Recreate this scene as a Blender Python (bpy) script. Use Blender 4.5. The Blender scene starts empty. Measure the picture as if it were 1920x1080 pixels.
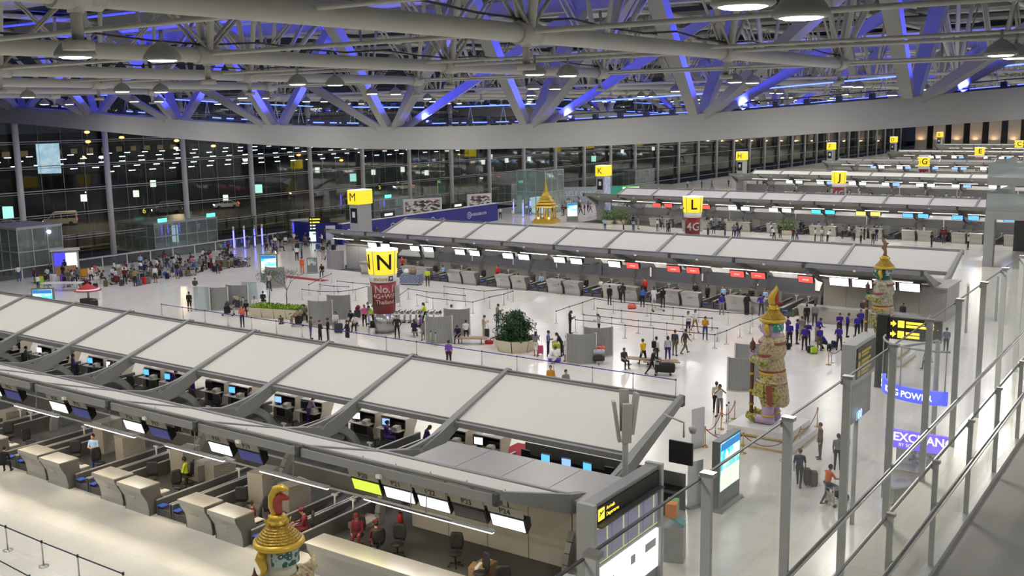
# Airport departure hall at night: check-in islands under fabric canopies, a lens-shaped roof truss, a glass wall.
# World axes: +X towards the airside, +Y along the hall, Z up, hall floor at z = 0 (metres).
import bpy, bmesh, math, random
import numpy as np
from mathutils import Vector, Matrix

random.seed(7)
rng = np.random.default_rng(7)
SC = bpy.context.scene
COL = SC.collection
PI = math.pi

# ------------------------------------------------------------------ camera
cam_data = bpy.data.cameras.new('camera')
cam_data.sensor_width = 36.0
cam_data.lens = 1941.17 * 36.0 / 1920.0
cam_data.clip_end = 2500.0
cam = bpy.data.objects.new('camera', cam_data)
COL.objects.link(cam)
_right = Vector((0.8199788, 0.57217629, -0.01578142))
_up = Vector((-0.08228969, 0.1451232, 0.98598563))
_back = Vector((0.56644785, -0.80718867, 0.16608216))
cam.matrix_world = Matrix(((_right.x, _up.x, _back.x, 0), (_right.y, _up.y, _back.y, 0), (_right.z, _up.z, _back.z, 16.0), (0, 0, 0, 1)))
SC.camera = cam

# ------------------------------------------------------------------ world, exposure
world = bpy.data.worlds.new('night'); SC.world = world
world.use_nodes = True
world.node_tree.nodes['Background'].inputs[0].default_value = (0.012, 0.014, 0.022, 1)
world.node_tree.nodes['Background'].inputs[1].default_value = 1.0
SC.view_settings.view_transform = 'Standard'
SC.view_settings.look = 'None'
SC.view_settings.exposure = 0.0
SC.view_settings.gamma = 1.0
SC.view_settings.use_curve_mapping = False
try:
    SC.cycles.max_bounces = 5; SC.cycles.diffuse_bounces = 2; SC.cycles.glossy_bounces = 2; SC.cycles.adaptive_threshold = 0.1; SC.cycles.adaptive_min_samples = 16
    SC.cycles.transmission_bounces = 4; SC.cycles.transparent_max_bounces = 16
    SC.cycles.sample_clamp_indirect = 4.0
    SC.cycles.use_light_tree = True
    SC.cycles.use_denoising = True
except Exception:
    pass

LAMP_W = 720.0      # each pair of downlights
def area_light(name, loc, size, power, color=(1, 1, 1), rot=(0, 0, 0), size_y=None, shape='DISK', parent=None, spread=PI, spec=1.0):
    d = bpy.data.lights.new(name, 'AREA')
    d.shape = shape; d.size = size
    if size_y: d.size_y = size_y
    d.energy = power; d.color = color; d.spread = spread; d.specular_factor = spec
    o = bpy.data.objects.new(name, d); COL.objects.link(o)
    o.location = loc; o.rotation_euler = rot
    if parent: o.parent = parent
    return o

# ------------------------------------------------------------------ materials
MATS = {}
def mat(name, col=(0.5, 0.5, 0.5), rough=0.6, metal=0.0, emit=None, es=0.0, noise=0.0, nscale=3.0, spec=0.5, bump=0.0):
    if name in MATS: return MATS[name]
    m = bpy.data.materials.new(name); m.use_nodes = True
    nt = m.node_tree; b = nt.nodes['Principled BSDF']
    b.inputs['Base Color'].default_value = (*col, 1)
    b.inputs['Roughness'].default_value = rough
    b.inputs['Metallic'].default_value = metal
    b.inputs['Specular IOR Level'].default_value = spec
    if emit is not None:
        b.inputs['Emission Color'].default_value = (*emit, 1)
        b.inputs['Emission Strength'].default_value = es
        try: m.cycles.emission_sampling = 'NONE'
        except Exception: pass
    if noise > 0:
        tc = nt.nodes.new('ShaderNodeTexCoord')
        nz = nt.nodes.new('ShaderNodeTexNoise'); nz.inputs['Scale'].default_value = nscale; nz.inputs['Detail'].default_value = 4
        nt.links.new(tc.outputs['Object'], nz.inputs['Vector'])
        mr = nt.nodes.new('ShaderNodeMapRange')
        mr.inputs['To Min'].default_value = 1 - noise; mr.inputs['To Max'].default_value = 1 + noise
        nt.links.new(nz.outputs['Fac'], mr.inputs['Value'])
        mx = nt.nodes.new('ShaderNodeMix'); mx.data_type = 'RGBA'; mx.blend_type = 'MULTIPLY'; mx.inputs[0].default_value = 1
        mx.inputs[6].default_value = (*col, 1)
        nt.links.new(mr.outputs['Result'], mx.inputs[7])
        nt.links.new(mx.outputs[2], b.inputs['Base Color'])
        if bump > 0:
            bp = nt.nodes.new('ShaderNodeBump'); bp.inputs['Strength'].default_value = bump; bp.inputs['Distance'].default_value = 0.02
            nt.links.new(nz.outputs['Fac'], bp.inputs['Height']); nt.links.new(bp.outputs['Normal'], b.inputs['Normal'])
    MATS[name] = m
    return m

def glow(name, col, s):
    return mat(name, (0.02, 0.02, 0.02), 0.4, emit=col, es=s)

def glass(name, tint=(0.85, 0.93, 0.92), refl=0.06, opac=0.06, fres=0.6):
    if name in MATS: return MATS[name]
    m = bpy.data.materials.new(name); m.use_nodes = True
    nt = m.node_tree; nt.nodes.clear()
    out = nt.nodes.new('ShaderNodeOutputMaterial')
    tr = nt.nodes.new('ShaderNodeBsdfTransparent'); tr.inputs[0].default_value = (*tint, 1)
    gl = nt.nodes.new('ShaderNodeBsdfGlossy'); gl.inputs[1].default_value = 0.03; gl.inputs[0].default_value = (1, 1, 1, 1)
    df = nt.nodes.new('ShaderNodeBsdfDiffuse'); df.inputs[0].default_value = (0.75, 0.78, 0.76, 1)
    fr = nt.nodes.new('ShaderNodeFresnel'); fr.inputs[0].default_value = 1.45
    mu = nt.nodes.new('ShaderNodeMath'); mu.operation = 'MULTIPLY_ADD'; mu.inputs[1].default_value = fres; mu.inputs[2].default_value = max(0.0, refl - 0.03)
    nt.links.new(fr.outputs[0], mu.inputs[0])
    m1 = nt.nodes.new('ShaderNodeMixShader'); nt.links.new(mu.outputs[0], m1.inputs[0])
    nt.links.new(tr.outputs[0], m1.inputs[1]); nt.links.new(gl.outputs[0], m1.inputs[2])
    m2 = nt.nodes.new('ShaderNodeMixShader'); m2.inputs[0].default_value = opac
    nt.links.new(m1.outputs[0], m2.inputs[1]); nt.links.new(df.outputs[0], m2.inputs[2])
    nt.links.new(m2.outputs[0], out.inputs[0])
    MATS[name] = m
    return m

def ramp_mat(name, kind, scale, stops, rough=0.6, metal=0.0, vec='Object', stretch=(1, 1, 1), emit=0.0, detail=2):
    """a procedural pattern: voronoi / noise / wave / brick fed through a colour ramp"""
    if name in MATS: return MATS[name]
    m = bpy.data.materials.new(name); m.use_nodes = True
    nt = m.node_tree; b = nt.nodes['Principled BSDF']
    b.inputs['Roughness'].default_value = rough; b.inputs['Metallic'].default_value = metal
    tc = nt.nodes.new('ShaderNodeTexCoord'); mp = nt.nodes.new('ShaderNodeMapping')
    mp.inputs['Scale'].default_value = stretch
    nt.links.new(tc.outputs[vec], mp.inputs['Vector'])
    if kind == 'voronoi':
        t = nt.nodes.new('ShaderNodeTexVoronoi'); t.inputs['Scale'].default_value = scale; o = t.outputs['Distance']
    elif kind == 'cells':
        t = nt.nodes.new('ShaderNodeTexVoronoi'); t.inputs['Scale'].default_value = scale
        s = nt.nodes.new('ShaderNodeSeparateColor'); nt.links.new(t.outputs['Color'], s.inputs[0]); o = s.outputs[0]
    elif kind == 'wave':
        t = nt.nodes.new('ShaderNodeTexWave'); t.inputs['Scale'].default_value = scale; o = t.outputs['Fac']
    elif kind == 'checker':
        t = nt.nodes.new('ShaderNodeTexChecker'); t.inputs['Scale'].default_value = scale; o = t.outputs['Fac']
    else:
        t = nt.nodes.new('ShaderNodeTexNoise'); t.inputs['Scale'].default_value = scale; t.inputs['Detail'].default_value = detail; o = t.outputs['Fac']
    nt.links.new(mp.outputs[0], t.inputs['Vector'])
    r = nt.nodes.new('ShaderNodeValToRGB'); e = r.color_ramp.elements
    r.color_ramp.interpolation = 'LINEAR'
    while len(e) > 1: e.remove(e[-1])
    e[0].position = stops[0][0]; e[0].color = (*stops[0][1], 1)
    for p, c in stops[1:]:
        q = e.new(p); q.color = (*c, 1)
    nt.links.new(o, r.inputs[0])
    nt.links.new(r.outputs[0], b.inputs['Base Color'])
    if emit > 0:
        nt.links.new(r.outputs[0], b.inputs['Emission Color']); b.inputs['Emission Strength'].default_value = emit; m.cycles.emission_sampling = 'NONE'
    MATS[name] = m
    return m

# ------------------------------------------------------------------ mesh builder
class MB:
    def __init__(self): self.v = []; self.f = []; self.m = []; self.s = []
    def add(self, vs, fs, m=0, s=False):
        o = len(self.v); self.v.extend([tuple(p) for p in vs])
        for q in fs:
            self.f.append([i + o for i in q]); self.m.append(m); self.s.append(s)
        return self
    def box(self, x0, x1, y0, y1, z0, z1, m=0):
        vs = [(x0, y0, z0), (x1, y0, z0), (x1, y1, z0), (x0, y1, z0), (x0, y0, z1), (x1, y0, z1), (x1, y1, z1), (x0, y1, z1)]
        return self.add(vs, [(0, 3, 2, 1), (4, 5, 6, 7), (0, 1, 5, 4), (1, 2, 6, 5), (2, 3, 7, 6), (3, 0, 4, 7)], m)
    def obox(self, c, sz, rz=0.0, m=0, rx=0.0, ry=0.0):
        M = Matrix.Translation(c) @ Matrix.Rotation(rz, 4, 'Z') @ Matrix.Rotation(ry, 4, 'Y') @ Matrix.Rotation(rx, 4, 'X')
        a, b, d = sz[0] / 2, sz[1] / 2, sz[2] / 2
        vs = [M @ Vector(p) for p in ((-a, -b, -d), (a, -b, -d), (a, b, -d), (-a, b, -d), (-a, -b, d), (a, -b, d), (a, b, d), (-a, b, d))]
        return self.add(vs, [(0, 3, 2, 1), (4, 5, 6, 7), (0, 1, 5, 4), (1, 2, 6, 5), (2, 3, 7, 6), (3, 0, 4, 7)], m)
    def tube(self, pts, r, n=8, m=0, caps=True, s=True):
        pts = [Vector(p) for p in pts]; k = len(pts)
        rs = r if isinstance(r, (list, tuple)) else [r] * k
        o = len(self.v); ref = None
        for i, p in enumerate(pts):
            d = (pts[min(i + 1, k - 1)] - pts[max(i - 1, 0)]).normalized()
            if ref is None:
                ref = Vector((0, 0, 1)) if abs(d.z) < 0.9 else Vector((1, 0, 0))
            u = d.cross(ref)
            if u.length < 1e-5: u = d.cross(Vector((0.3, 1, 0.2)))
            u.normalize(); w = u.cross(d).normalized(); ref = w
            for j in range(n):
                a = 2 * PI * j / n
                self.v.append(tuple(p + (u * math.cos(a) + w * math.sin(a)) * rs[i]))
        for i in range(k - 1):
            for j in range(n):
                a = o + i * n + j; b = o + i * n + (j + 1) % n
                self.f.append([a, b, b + n, a + n]); self.m.append(m); self.s.append(s)
        if caps:
            self.f.append([o + j for j in range(n)][::-1]); self.m.append(m); self.s.append(False)
            self.f.append([o + (k - 1) * n + j for j in range(n)]); self.m.append(m); self.s.append(False)
        return self
    def beam(self, p0, p1, w, h, m=0, up=(0, 0, 1)):
        p0 = Vector(p0); p1 = Vector(p1); d = (p1 - p0).normalized(); upv = Vector(up)
        u = d.cross(upv)
        if u.length < 1e-4: u = d.cross(Vector((0, 1, 0)))
        u.normalize(); q = u.cross(d).normalized()
        vs = []
        for p in (p0, p1):
            for a, b in ((-1, -1), (1, -1), (1, 1), (-1, 1)):
                vs.append(p + u * (a * w / 2) + q * (b * h / 2))
        return self.add(vs, [(0, 1, 2, 3), (7, 6, 5, 4), (0, 4, 5, 1), (1, 5, 6, 2), (2, 6, 7, 3), (3, 7, 4, 0)], m)
    def lathe(self, prof, n=16, c=(0, 0, 0), m=0, s=True, caps=True, sx=1.0, sy=1.0, a0=0.0):
        o = len(self.v); k = len(prof)
        for r, z in prof:
            for j in range(n):
                a = 2 * PI * j / n + a0
                self.v.append((c[0] + r * math.cos(a) * sx, c[1] + r * math.sin(a) * sy, c[2] + z))
        for i in range(k - 1):
            for j in range(n):
                a = o + i * n + j; b = o + i * n + (j + 1) % n
                self.f.append([a, b, b + n, a + n]); self.m.append(m); self.s.append(s)
        if caps:
            self.f.append([o + j for j in range(n)][::-1]); self.m.append(m); self.s.append(False)
            self.f.append([o + (k - 1) * n + j for j in range(n)]); self.m.append(m); self.s.append(False)
        return self
    def prism(self, poly, a0, a1, axis='x', m=0):
        """poly in the plane normal to axis: x -> (y, z), y -> (x, z), z -> (x, y)"""
        n = len(poly); vs = []
        for a in (a0, a1):
            for p, q in poly:
                vs.append((a, p, q) if axis == 'x' else (p, a, q) if axis == 'y' else (p, q, a))
        fs = [tuple(range(n))[::-1], tuple(range(n, 2 * n))]
        for i in range(n):
            j = (i + 1) % n; fs.append((i, j, j + n, i + n))
        return self.add(vs, fs, m)
    def ball(self, c, r, n=8, k=5, m=0, sc=(1, 1, 1)):
        o = len(self.v)
        for i in range(k + 1):
            t = PI * i / k
            for j in range(n):
                a = 2 * PI * j / n
                self.v.append((c[0] + r * math.sin(t) * math.cos(a) * sc[0], c[1] + r * math.sin(t) * math.sin(a) * sc[1], c[2] - r * math.cos(t) * sc[2]))
        for i in range(k):
            for j in range(n):
                a = o + i * n + j; b = o + i * n + (j + 1) % n
                self.f.append([a, b, b + n, a + n]); self.m.append(m); self.s.append(True)
        return self
    def mesh(self, name, *mats):
        me = bpy.data.meshes.new(name)
        me.from_pydata(self.v, [], self.f)
        for mt in mats: me.materials.append(mt)
        if len(mats) > 1: me.polygons.foreach_set('material_index', self.m)
        me.polygons.foreach_set('use_smooth', self.s)
        me.update()
        b = bmesh.new(); b.from_mesh(me)
        bmesh.ops.recalc_face_normals(b, faces=b.faces); b.to_mesh(me); b.free()
        return me

def tag(o, label=None, cat=None, group=None, kind=None):
    if label: o['label'] = label
    if cat: o['category'] = cat
    if group: o['group'] = group
    if kind: o['kind'] = kind
    return o
def obj(name, me, parent=None, loc=(0, 0, 0), rz=0.0, label=None, cat=None, group=None, kind=None, scale=None):
    if isinstance(me, tuple): me = me[0].mesh(name, *me[1:])
    o = bpy.data.objects.new(name, me); COL.objects.link(o)
    o.location = loc
    if rz: o.rotation_euler = (0, 0, rz)
    if scale: o.scale = scale if isinstance(scale, tuple) else (scale,) * 3
    if parent: o.parent = parent
    return tag(o, label, cat, group, kind)
def thing(name, label, cat, loc=(0, 0, 0), rz=0.0, group=None, kind=None):
    o = bpy.data.objects.new(name, None); COL.objects.link(o)
    o.empty_display_size = 0.2
    o.location = loc; o.rotation_euler = (0, 0, rz)
    return tag(o, label, cat, group, kind)
def copy_tree(o, loc=None, rz=None, label=None, group=None, parent=None):
    c = o.copy(); COL.objects.link(c)
    if parent: c.parent = parent
    if loc is not None: c.location = loc
    if rz is not None: c.rotation_euler = (0, 0, rz)
    if label: c['label'] = label
    if group: c['group'] = group
    for ch in list(o.children): copy_tree(ch, parent=c)
    return c

# text as flat mesh letters; returns a mesh in the XZ plane, facing -Y, centred on x
_tc = {}
def text_mesh(s, size, m, depth=0.01, align='CENTER', bold=0.0):
    key = (s, size, m.name, depth, align)
    if key in _tc: return _tc[key]
    cu = bpy.data.curves.new('lettering', 'FONT'); cu.body = s; cu.size = size; cu.extrude = depth / 2
    cu.align_x = align; cu.align_y = 'CENTER'; cu.offset = bold; cu.resolution_u = 3
    to = bpy.data.objects.new('lettering_tmp', cu)
    me = bpy.data.meshes.new_from_object(to); me.materials.clear(); me.materials.append(m)
    bpy.data.objects.remove(to)
    me.transform(Matrix.Rotation(PI / 2, 4, 'X'))
    _tc[key] = me
    return me

ORD = ['first', 'second', 'third', 'fourth', 'fifth', 'sixth', 'seventh', 'eighth', 'ninth', 'tenth', 'eleventh', 'twelfth', 'thirteenth', 'fourteenth', 'fifteenth', 'sixteenth', 'seventeenth', 'eighteenth', 'nineteenth', 'twentieth']
def nth(k):
    return ORD[k] if k < 20 else 'twenty-' + ORD[k - 20] if k < 29 else 'thirtieth' if k == 29 else 'thirty-' + ORD[k - 30]
# common finishes
WHITE_PAINT = mat('white_paint', (0.62, 0.62, 0.60), 0.5, noise=0.03, nscale=0.5)
ROOF_STEEL = mat('roof_steel', (0.60, 0.60, 0.565), 0.45, noise=0.06, nscale=0.6)
GREY_PAINT = mat('grey_paint', (0.36, 0.37, 0.36), 0.45, noise=0.04, nscale=1.0)
MID_GREY = mat('mid_grey', (0.24, 0.24, 0.235), 0.5, noise=0.05, nscale=2)
DARK_GREY = mat('dark_grey', (0.06, 0.06, 0.06), 0.55, noise=0.1, nscale=2)
BLACK = mat('black_plastic', (0.012, 0.012, 0.013), 0.45)
RUBBER = mat('rubber_belt', (0.03, 0.03, 0.03), 0.6, noise=0.15, nscale=4)
STEEL = mat('brushed_steel', (0.52, 0.51, 0.475), 0.28, 0.68, noise=0.05, nscale=3)
CHROME = mat('chrome', (0.78, 0.78, 0.77), 0.28, 0.75)
FABRIC = mat('canopy_fabric', (0.60, 0.59, 0.565), 0.85, noise=0.025, nscale=0.35, bump=0.05)
CANOPY_GREY = mat('canopy_steel', (0.24, 0.245, 0.24), 0.4, noise=0.04, nscale=1)
GOLD = mat('gold_paint', (0.62, 0.42, 0.05), 0.35, 0.35, noise=0.12, nscale=8)
WHITE = mat('white_plastic', (0.75, 0.75, 0.74), 0.4)
CREAM = mat('cream_panel', (0.62, 0.56, 0.44), 0.5, noise=0.05, nscale=3)
LAMP_GLOW = glow('lamp_glow', (1.0, 0.97, 0.90), 14.0)
TUBE_GLOW = glow('tube_glow', (1.0, 0.88, 0.80), 4.5)
BLUE_GLOW = glow('blue_led', (0.04, 0.07, 1.0), 9.0)
SCREEN_WHITE = glow('screen_white', (0.85, 0.93, 1.0), 2.2)
SCREEN_BLUE = glow('screen_blue', (0.08, 0.35, 1.0), 2.0)
SCREEN_CYAN = glow('screen_cyan', (0.05, 0.62, 0.75), 1.6)
SCREEN_RED = glow('screen_red', (0.95, 0.06, 0.05), 1.6)
SCREEN_ORANGE = glow('screen_orange', (1.0, 0.62, 0.12), 1.8)
SCREEN_GREEN = glow('screen_green', (0.55, 0.85, 0.05), 1.4)
SCREEN_OFF = mat('screen_dark', (0.02, 0.022, 0.03), 0.2)
SIGN_YELLOW = glow('sign_yellow', (1.0, 0.72, 0.02), 1.15)
SIGN_TOP = glow('sign_light_top', (1.0, 1.0, 0.95), 1.3)
LETTER_BLACK = mat('letter_black', (0.012, 0.012, 0.01), 0.6)
EXIT_GREEN = glow('exit_green', (0.1, 0.95, 0.55), 2.5)
BLUE_BOARD = mat('blue_board', (0.02, 0.025, 0.22), 0.4, noise=0.08, nscale=1)
RED_CARPET = mat('red_carpet', (0.28, 0.02, 0.03), 0.9, noise=0.1, nscale=5)

# ================================================================== the hall: floor, roof, glass wall
def floor_mat():
    m = bpy.data.materials.new('polished_floor'); m.use_nodes = True
    nt = m.node_tree; b = nt.nodes['Principled BSDF']
    tc = nt.nodes.new('ShaderNodeTexCoord')
    br = nt.nodes.new('ShaderNodeTexBrick'); br.offset = 0.0
    br.inputs['Scale'].default_value = 1.0; br.inputs['Brick Width'].default_value = 1.2; br.inputs['Row Height'].default_value = 1.2
    br.inputs['Mortar Size'].default_value = 0.008
    br.inputs['Color1'].default_value = (0.76, 0.745, 0.675, 1); br.inputs['Color2'].default_value = (0.72, 0.705, 0.64, 1)
    br.inputs['Mortar'].default_value = (0.62, 0.61, 0.55, 1)
    nt.links.new(tc.outputs['Object'], br.inputs['Vector'])
    nt.links.new(br.outputs['Color'], b.inputs['Base Color'])
    nz = nt.nodes.new('ShaderNodeTexNoise'); nz.inputs['Scale'].default_value = 0.35
    nt.links.new(tc.outputs['Object'], nz.inputs['Vector'])
    mr = nt.nodes.new('ShaderNodeMapRange'); mr.inputs['To Min'].default_value = 0.13; mr.inputs['To Max'].default_value = 0.25
    nt.links.new(nz.outputs['Fac'], mr.inputs['Value']); nt.links.new(mr.outputs['Result'], b.inputs['Roughness'])
    b.inputs['Specular IOR Level'].default_value = 0.5
    return m
FLOOR = floor_mat()
obj('floor', (MB().box(-103, 40, -40, 425, -0.4, 0.0), FLOOR), label='glossy white tiled floor of the departure hall', kind='structure')

# ---- lens-shaped roof trusses across the hall
NODE_X = [-15.6 - 13.05 * i for i in range(-2, 8)]           # 10.5 ... -106.95
_px = [-111.3, -101, -81.3, -54.8, -41, -28.7, -15.6, -9.8]
_pz = [17.7, 17.07, 16.1, 15.04, 15.26, 15.85, 16.53, 16.97]
_pc = np.polyfit(_px, _pz, 4)
def chord_top(x): return float(np.polyval(_pc, max(-112, min(-6, x)))) + (0.06 * (x + 6) if x > -6 else 0)
TB, TZ = 7.0, 23.7
def taper_beam(mb, p0, p1, w0, h0, w1, h1, side, m=0):
    p0 = Vector(p0); p1 = Vector(p1); d = (p1 - p0).normalized(); u = Vector(side); u = (u - d * u.dot(d)).normalized(); q = d.cross(u).normalized()
    vs = []
    for p, w, h in ((p0, w0, h0), (p1, w1, h1)):
        for a, b in ((-1, -1), (1, -1), (1, 1), (-1, 1)): vs.append(p + u * (a * w / 2) + q * (b * h / 2))
    mb.add(vs, [(0, 1, 2, 3), (7, 6, 5, 4), (0, 4, 5, 1), (1, 5, 6, 2), (2, 6, 7, 3), (3, 7, 4, 0)], m)
STRUT_WHITE = mat('strut_white', (0.345, 0.35, 0.325), 0.5, noise=0.04, nscale=0.4)
def mega_truss(Y, label, detail=True):
    t = thing('roof_truss', label, None, (0, Y, 0), kind='structure')
    xs = np.linspace(-112, 14, 64)
    mb = MB(); n = len(xs)
    vs = []
    for x in xs:
        zt = chord_top(x); w = 0.9
        vs += [(x, -w, zt - 1.7), (x, w, zt - 1.7), (x, w, zt), (x, -w, zt)]
    fs = []
    for i in range(n - 1):
        for j in range(4):
            a = 4 * i + j; b = 4 * i + (j + 1) % 4; fs.append((a, b, b + 4, a + 4))
    fs += [(3, 2, 1, 0), (4 * n - 4, 4 * n - 3, 4 * n - 2, 4 * n - 1)]
    mb.add(vs, fs)
    obj('bottom_chord', (mb, STRUT_WHITE), t)
    for sy in (-1, 1):
        obj('top_chord', (MB().beam((-112, sy * TB, TZ + 0.4), (14, sy * TB, TZ + 0.4), 1.2, 1.1), STRUT_WHITE), t)
    for i, x in enumerate(NODE_X):
        z0 = chord_top(x) - 0.3
        for sy in (-1, 1):
            mb = MB(); taper_beam(mb, (x, sy * 0.35, z0), (x, sy * TB, TZ), 0.62, 0.55, 1.05, 0.8, (1, 0, 0)); obj('strut', (mb, STRUT_WHITE), t)
            for dx in ((-13.05,) if x < -54.9 else (13.05,) if x > -54.6 else (-13.05, 13.05)):
                mb = MB(); taper_beam(mb, (x + dx * 0.04, sy * 0.4, z0), (x + dx, sy * TB, TZ), 0.5, 0.6, 0.8, 0.95, (0, 0, 1)); obj('strut', (mb, STRUT_WHITE), t)
        obj('node_plate', (MB().box(x - 1.1, x + 1.1, -0.7, 0.7, z0 - 0.1, z0 + 0.36), STRUT_WHITE), t)
    if detail:
        # walkway on the chord: cable tray, rail, blue light tubes on little A-frames
        for i in range(len(NODE_X) - 1):
            xa, xb = NODE_X[i + 1] + 1.6, NODE_X[i] - 1.6
            za, zb = chord_top(xa), chord_top(xb)
            obj('cable_tray', (MB().beam((xa, 1.35, za + 0.12), (xb, 1.35, zb + 0.12), 0.5, 0.12), DARK_GREY), t)
            obj('guard_rail', (MB().tube([(xa, 1.7, za + 0.55), (xb, 1.7, zb + 0.55)], 0.035, 6), DARK_GREY), t)
            for q in range(5):
                f = (q + 0.5) / 5; x = xa + (xb - xa) * f; z = za + (zb - za) * f
                obj('fixture', (MB().box(x - 0.16, x + 0.16, 1.25, 1.6, z + 0.15, z + 0.45).tube([(x, 1.7, z), (x, 1.7, z + 0.55)], 0.03, 5), DARK_GREY), t)
            for q in range(3):
                f0, f1 = q / 3 + 0.02, (q + 1) / 3 - 0.02
                p0 = Vector((xa, 2.4, za + 0.2)).lerp(Vector((xb, 2.4, zb + 0.2)), f0); p1 = Vector((xa, 2.4, za + 0.2)).lerp(Vector((xb, 2.4, zb + 0.2)), f1)
                obj('blue_light_tube', (MB().tube([p0, p1], 0.055, 6), BLUE_GLOW), t, label='glowing blue light tube')
                pm = (p0 + p1) / 2 + Vector((0, 3.5, 1.25))
                obj('frame_stand', (MB().tube([pm + Vector((-0.35, 0, -1.5)), pm, pm + Vector((0.35, 0, -1.5))], 0.05, 5), mat('blue_lit_stand', (0.4, 0.4, 0.42), 0.5)), t)
            obj('blue_light_tube', (MB().tube([(xa, 5.9, za + 1.5), (xb, 5.9, zb + 1.5)], 0.05, 6), BLUE_GLOW), t, label='glowing blue light tube')
    return t
mega_truss(62.0, 'white lens-shaped roof truss with blue-lit struts crossing the hall')
mega_truss(141.2, 'second roof truss, half hidden behind the blue-lit nearest one', True)
mega_truss(220.4, 'third roof truss, far along the hall', False)
# blue floodlights on the chords, aimed up into the truss
for Y, pw in ((62.0, 1.0), (141.2, 1.0), (220.4, 1.0)):
    for x in NODE_X[1:]:
        z = chord_top(x) + 0.35
        area_light('blue_flood', (x - 6.5, Y + 0.6, (z + chord_top(x - 13.05) + 0.35) / 2), 9.0, 750 * pw, (0.04, 0.05, 1.0), (PI, 0.0, 0), 0.4, 'RECTANGLE', spread=1.9)
        if Y < 100:
            for p, q, e in (((x + 3.4, Y + 0.7, z), (x + 0.2, Y - 3.4, z + 4.0), 520), ((x + 2.6, Y + 1.0, z), (x + 0.2, Y + 4.2, z + 5.0), 420)):
                d = Vector(q) - Vector(p); area_light('blue_spot', p, 0.4, e, (0.04, 0.05, 1.0), (-d).to_track_quat('Z', 'Y').to_euler(), spread=1.1)
        else: area_light('blue_flood', (x + 0.9, Y + 3.6, z + 0.4), 0.5, 200 * pw, (0.04, 0.05, 1.0), (PI - 0.25, 0.0, 0), spread=2.4)

# ---- secondary girders along the hall: bottom pipe, paired posts, cross rods
GIRD_X = [-2.85 - 13.05 * i for i in range(8)]
ROD = mat('roof_rod', (0.45, 0.45, 0.42), 0.4, noise=0.05)
def girder(x, y0, nb, idx):
    ys = [y0 + 13.2 * i for i in range(nb + 1)]
    where = ('over the check-in island nearest', 'beyond the blue-lit truss', 'beyond the second roof truss', 'far down the hall')[idx]
    t = thing('roof_girder', 'pipe roof girder %s, %s row from the airside' % (where, nth(GIRD_X.index(x))), None, (x, 0, 0), kind='structure')
    obj('bottom_pipe', (MB().tube([(0, ys[0], 18.1), (0, ys[-1], 18.1)], 0.25, 14), ROOF_STEEL), t)
    obj('top_pipe', (MB().tube([(0, ys[0] - 5, 24.3), (0, ys[-1] + 5, 24.3)], 0.22, 10), ROOF_STEEL), t)
    for k, y in enumerate(ys):
        obj('node_collar', (MB().tube([(0, y - 0.45, 18.1), (0, y + 0.45, 18.1)], 0.31, 14).tube([(0, y, 17.75), (0, y, 18.6)], 0.14, 8), ROOF_STEEL), t)
        for s in (-1, 1):
            obj('post', (MB().tube([(s * 0.14, y, 18.2), (s * 1.1, y, 24.3)], 0.13, 8), ROOF_STEEL), t)
        for dy in (-6.6, 6.6):
            for s in (-0.16, 0.16):
                obj('rod', (MB().tube([(s, y, 18.2), (s, y + dy, 24.3)], 0.06, 6), ROD), t)
        if idx < 2:
            obj('hanger', (MB().tube([(0, y, 18.0), (0, y, 17.2)], 0.1, 8).tube([(0, y, 17.15), (0, y, 17.3)], 0.26, 8), ROOF_STEEL), t)
    for y, e in ((ys[0], -5), (ys[-1], 5)):
        for s in (-1, 1):
            obj('end_strut', (MB().tube([(0, y, 18.1), (s * 1.0, y + e, 23.5)], 0.14, 8), ROOF_STEEL), t)
    for y in np.arange(ys[0], ys[-1], 6.6):
        if idx < 2: obj('cable', (MB().tube([(0.0, y, 18.45), (0.1, y + 2.2, 18.62), (0, y + 4.4, 18.5), (0.1, y + 6.6, 18.45)], 0.03, 4), DARK_GREY), t)
for i, x in enumerate(GIRD_X):
    girder(x, -2.9, 4, 0)
    girder(x, 74.2, 4, 1)
    if i < 7: girder(x, 153.4, 4, 2)
    if i in (2, 3, 4, 5): girder(x, 232.6, 10, 3)
# tie rods across the hall at the girder nodes
for k, y in enumerate([-2.9 + 13.2 * i for i in range(5)] + [74.2 + 13.2 * i for i in range(5)] + [153.4 + 13.2 * i for i in range(5)]):
    obj('tie_rod', (MB().tube([(-100, y, 18.15), (14, y, 18.15)], 0.075, 6), ROOF_STEEL), None,
        label='thin steel tie rod crossing under the roof, %s from the front' % nth(k), kind='structure')

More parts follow.
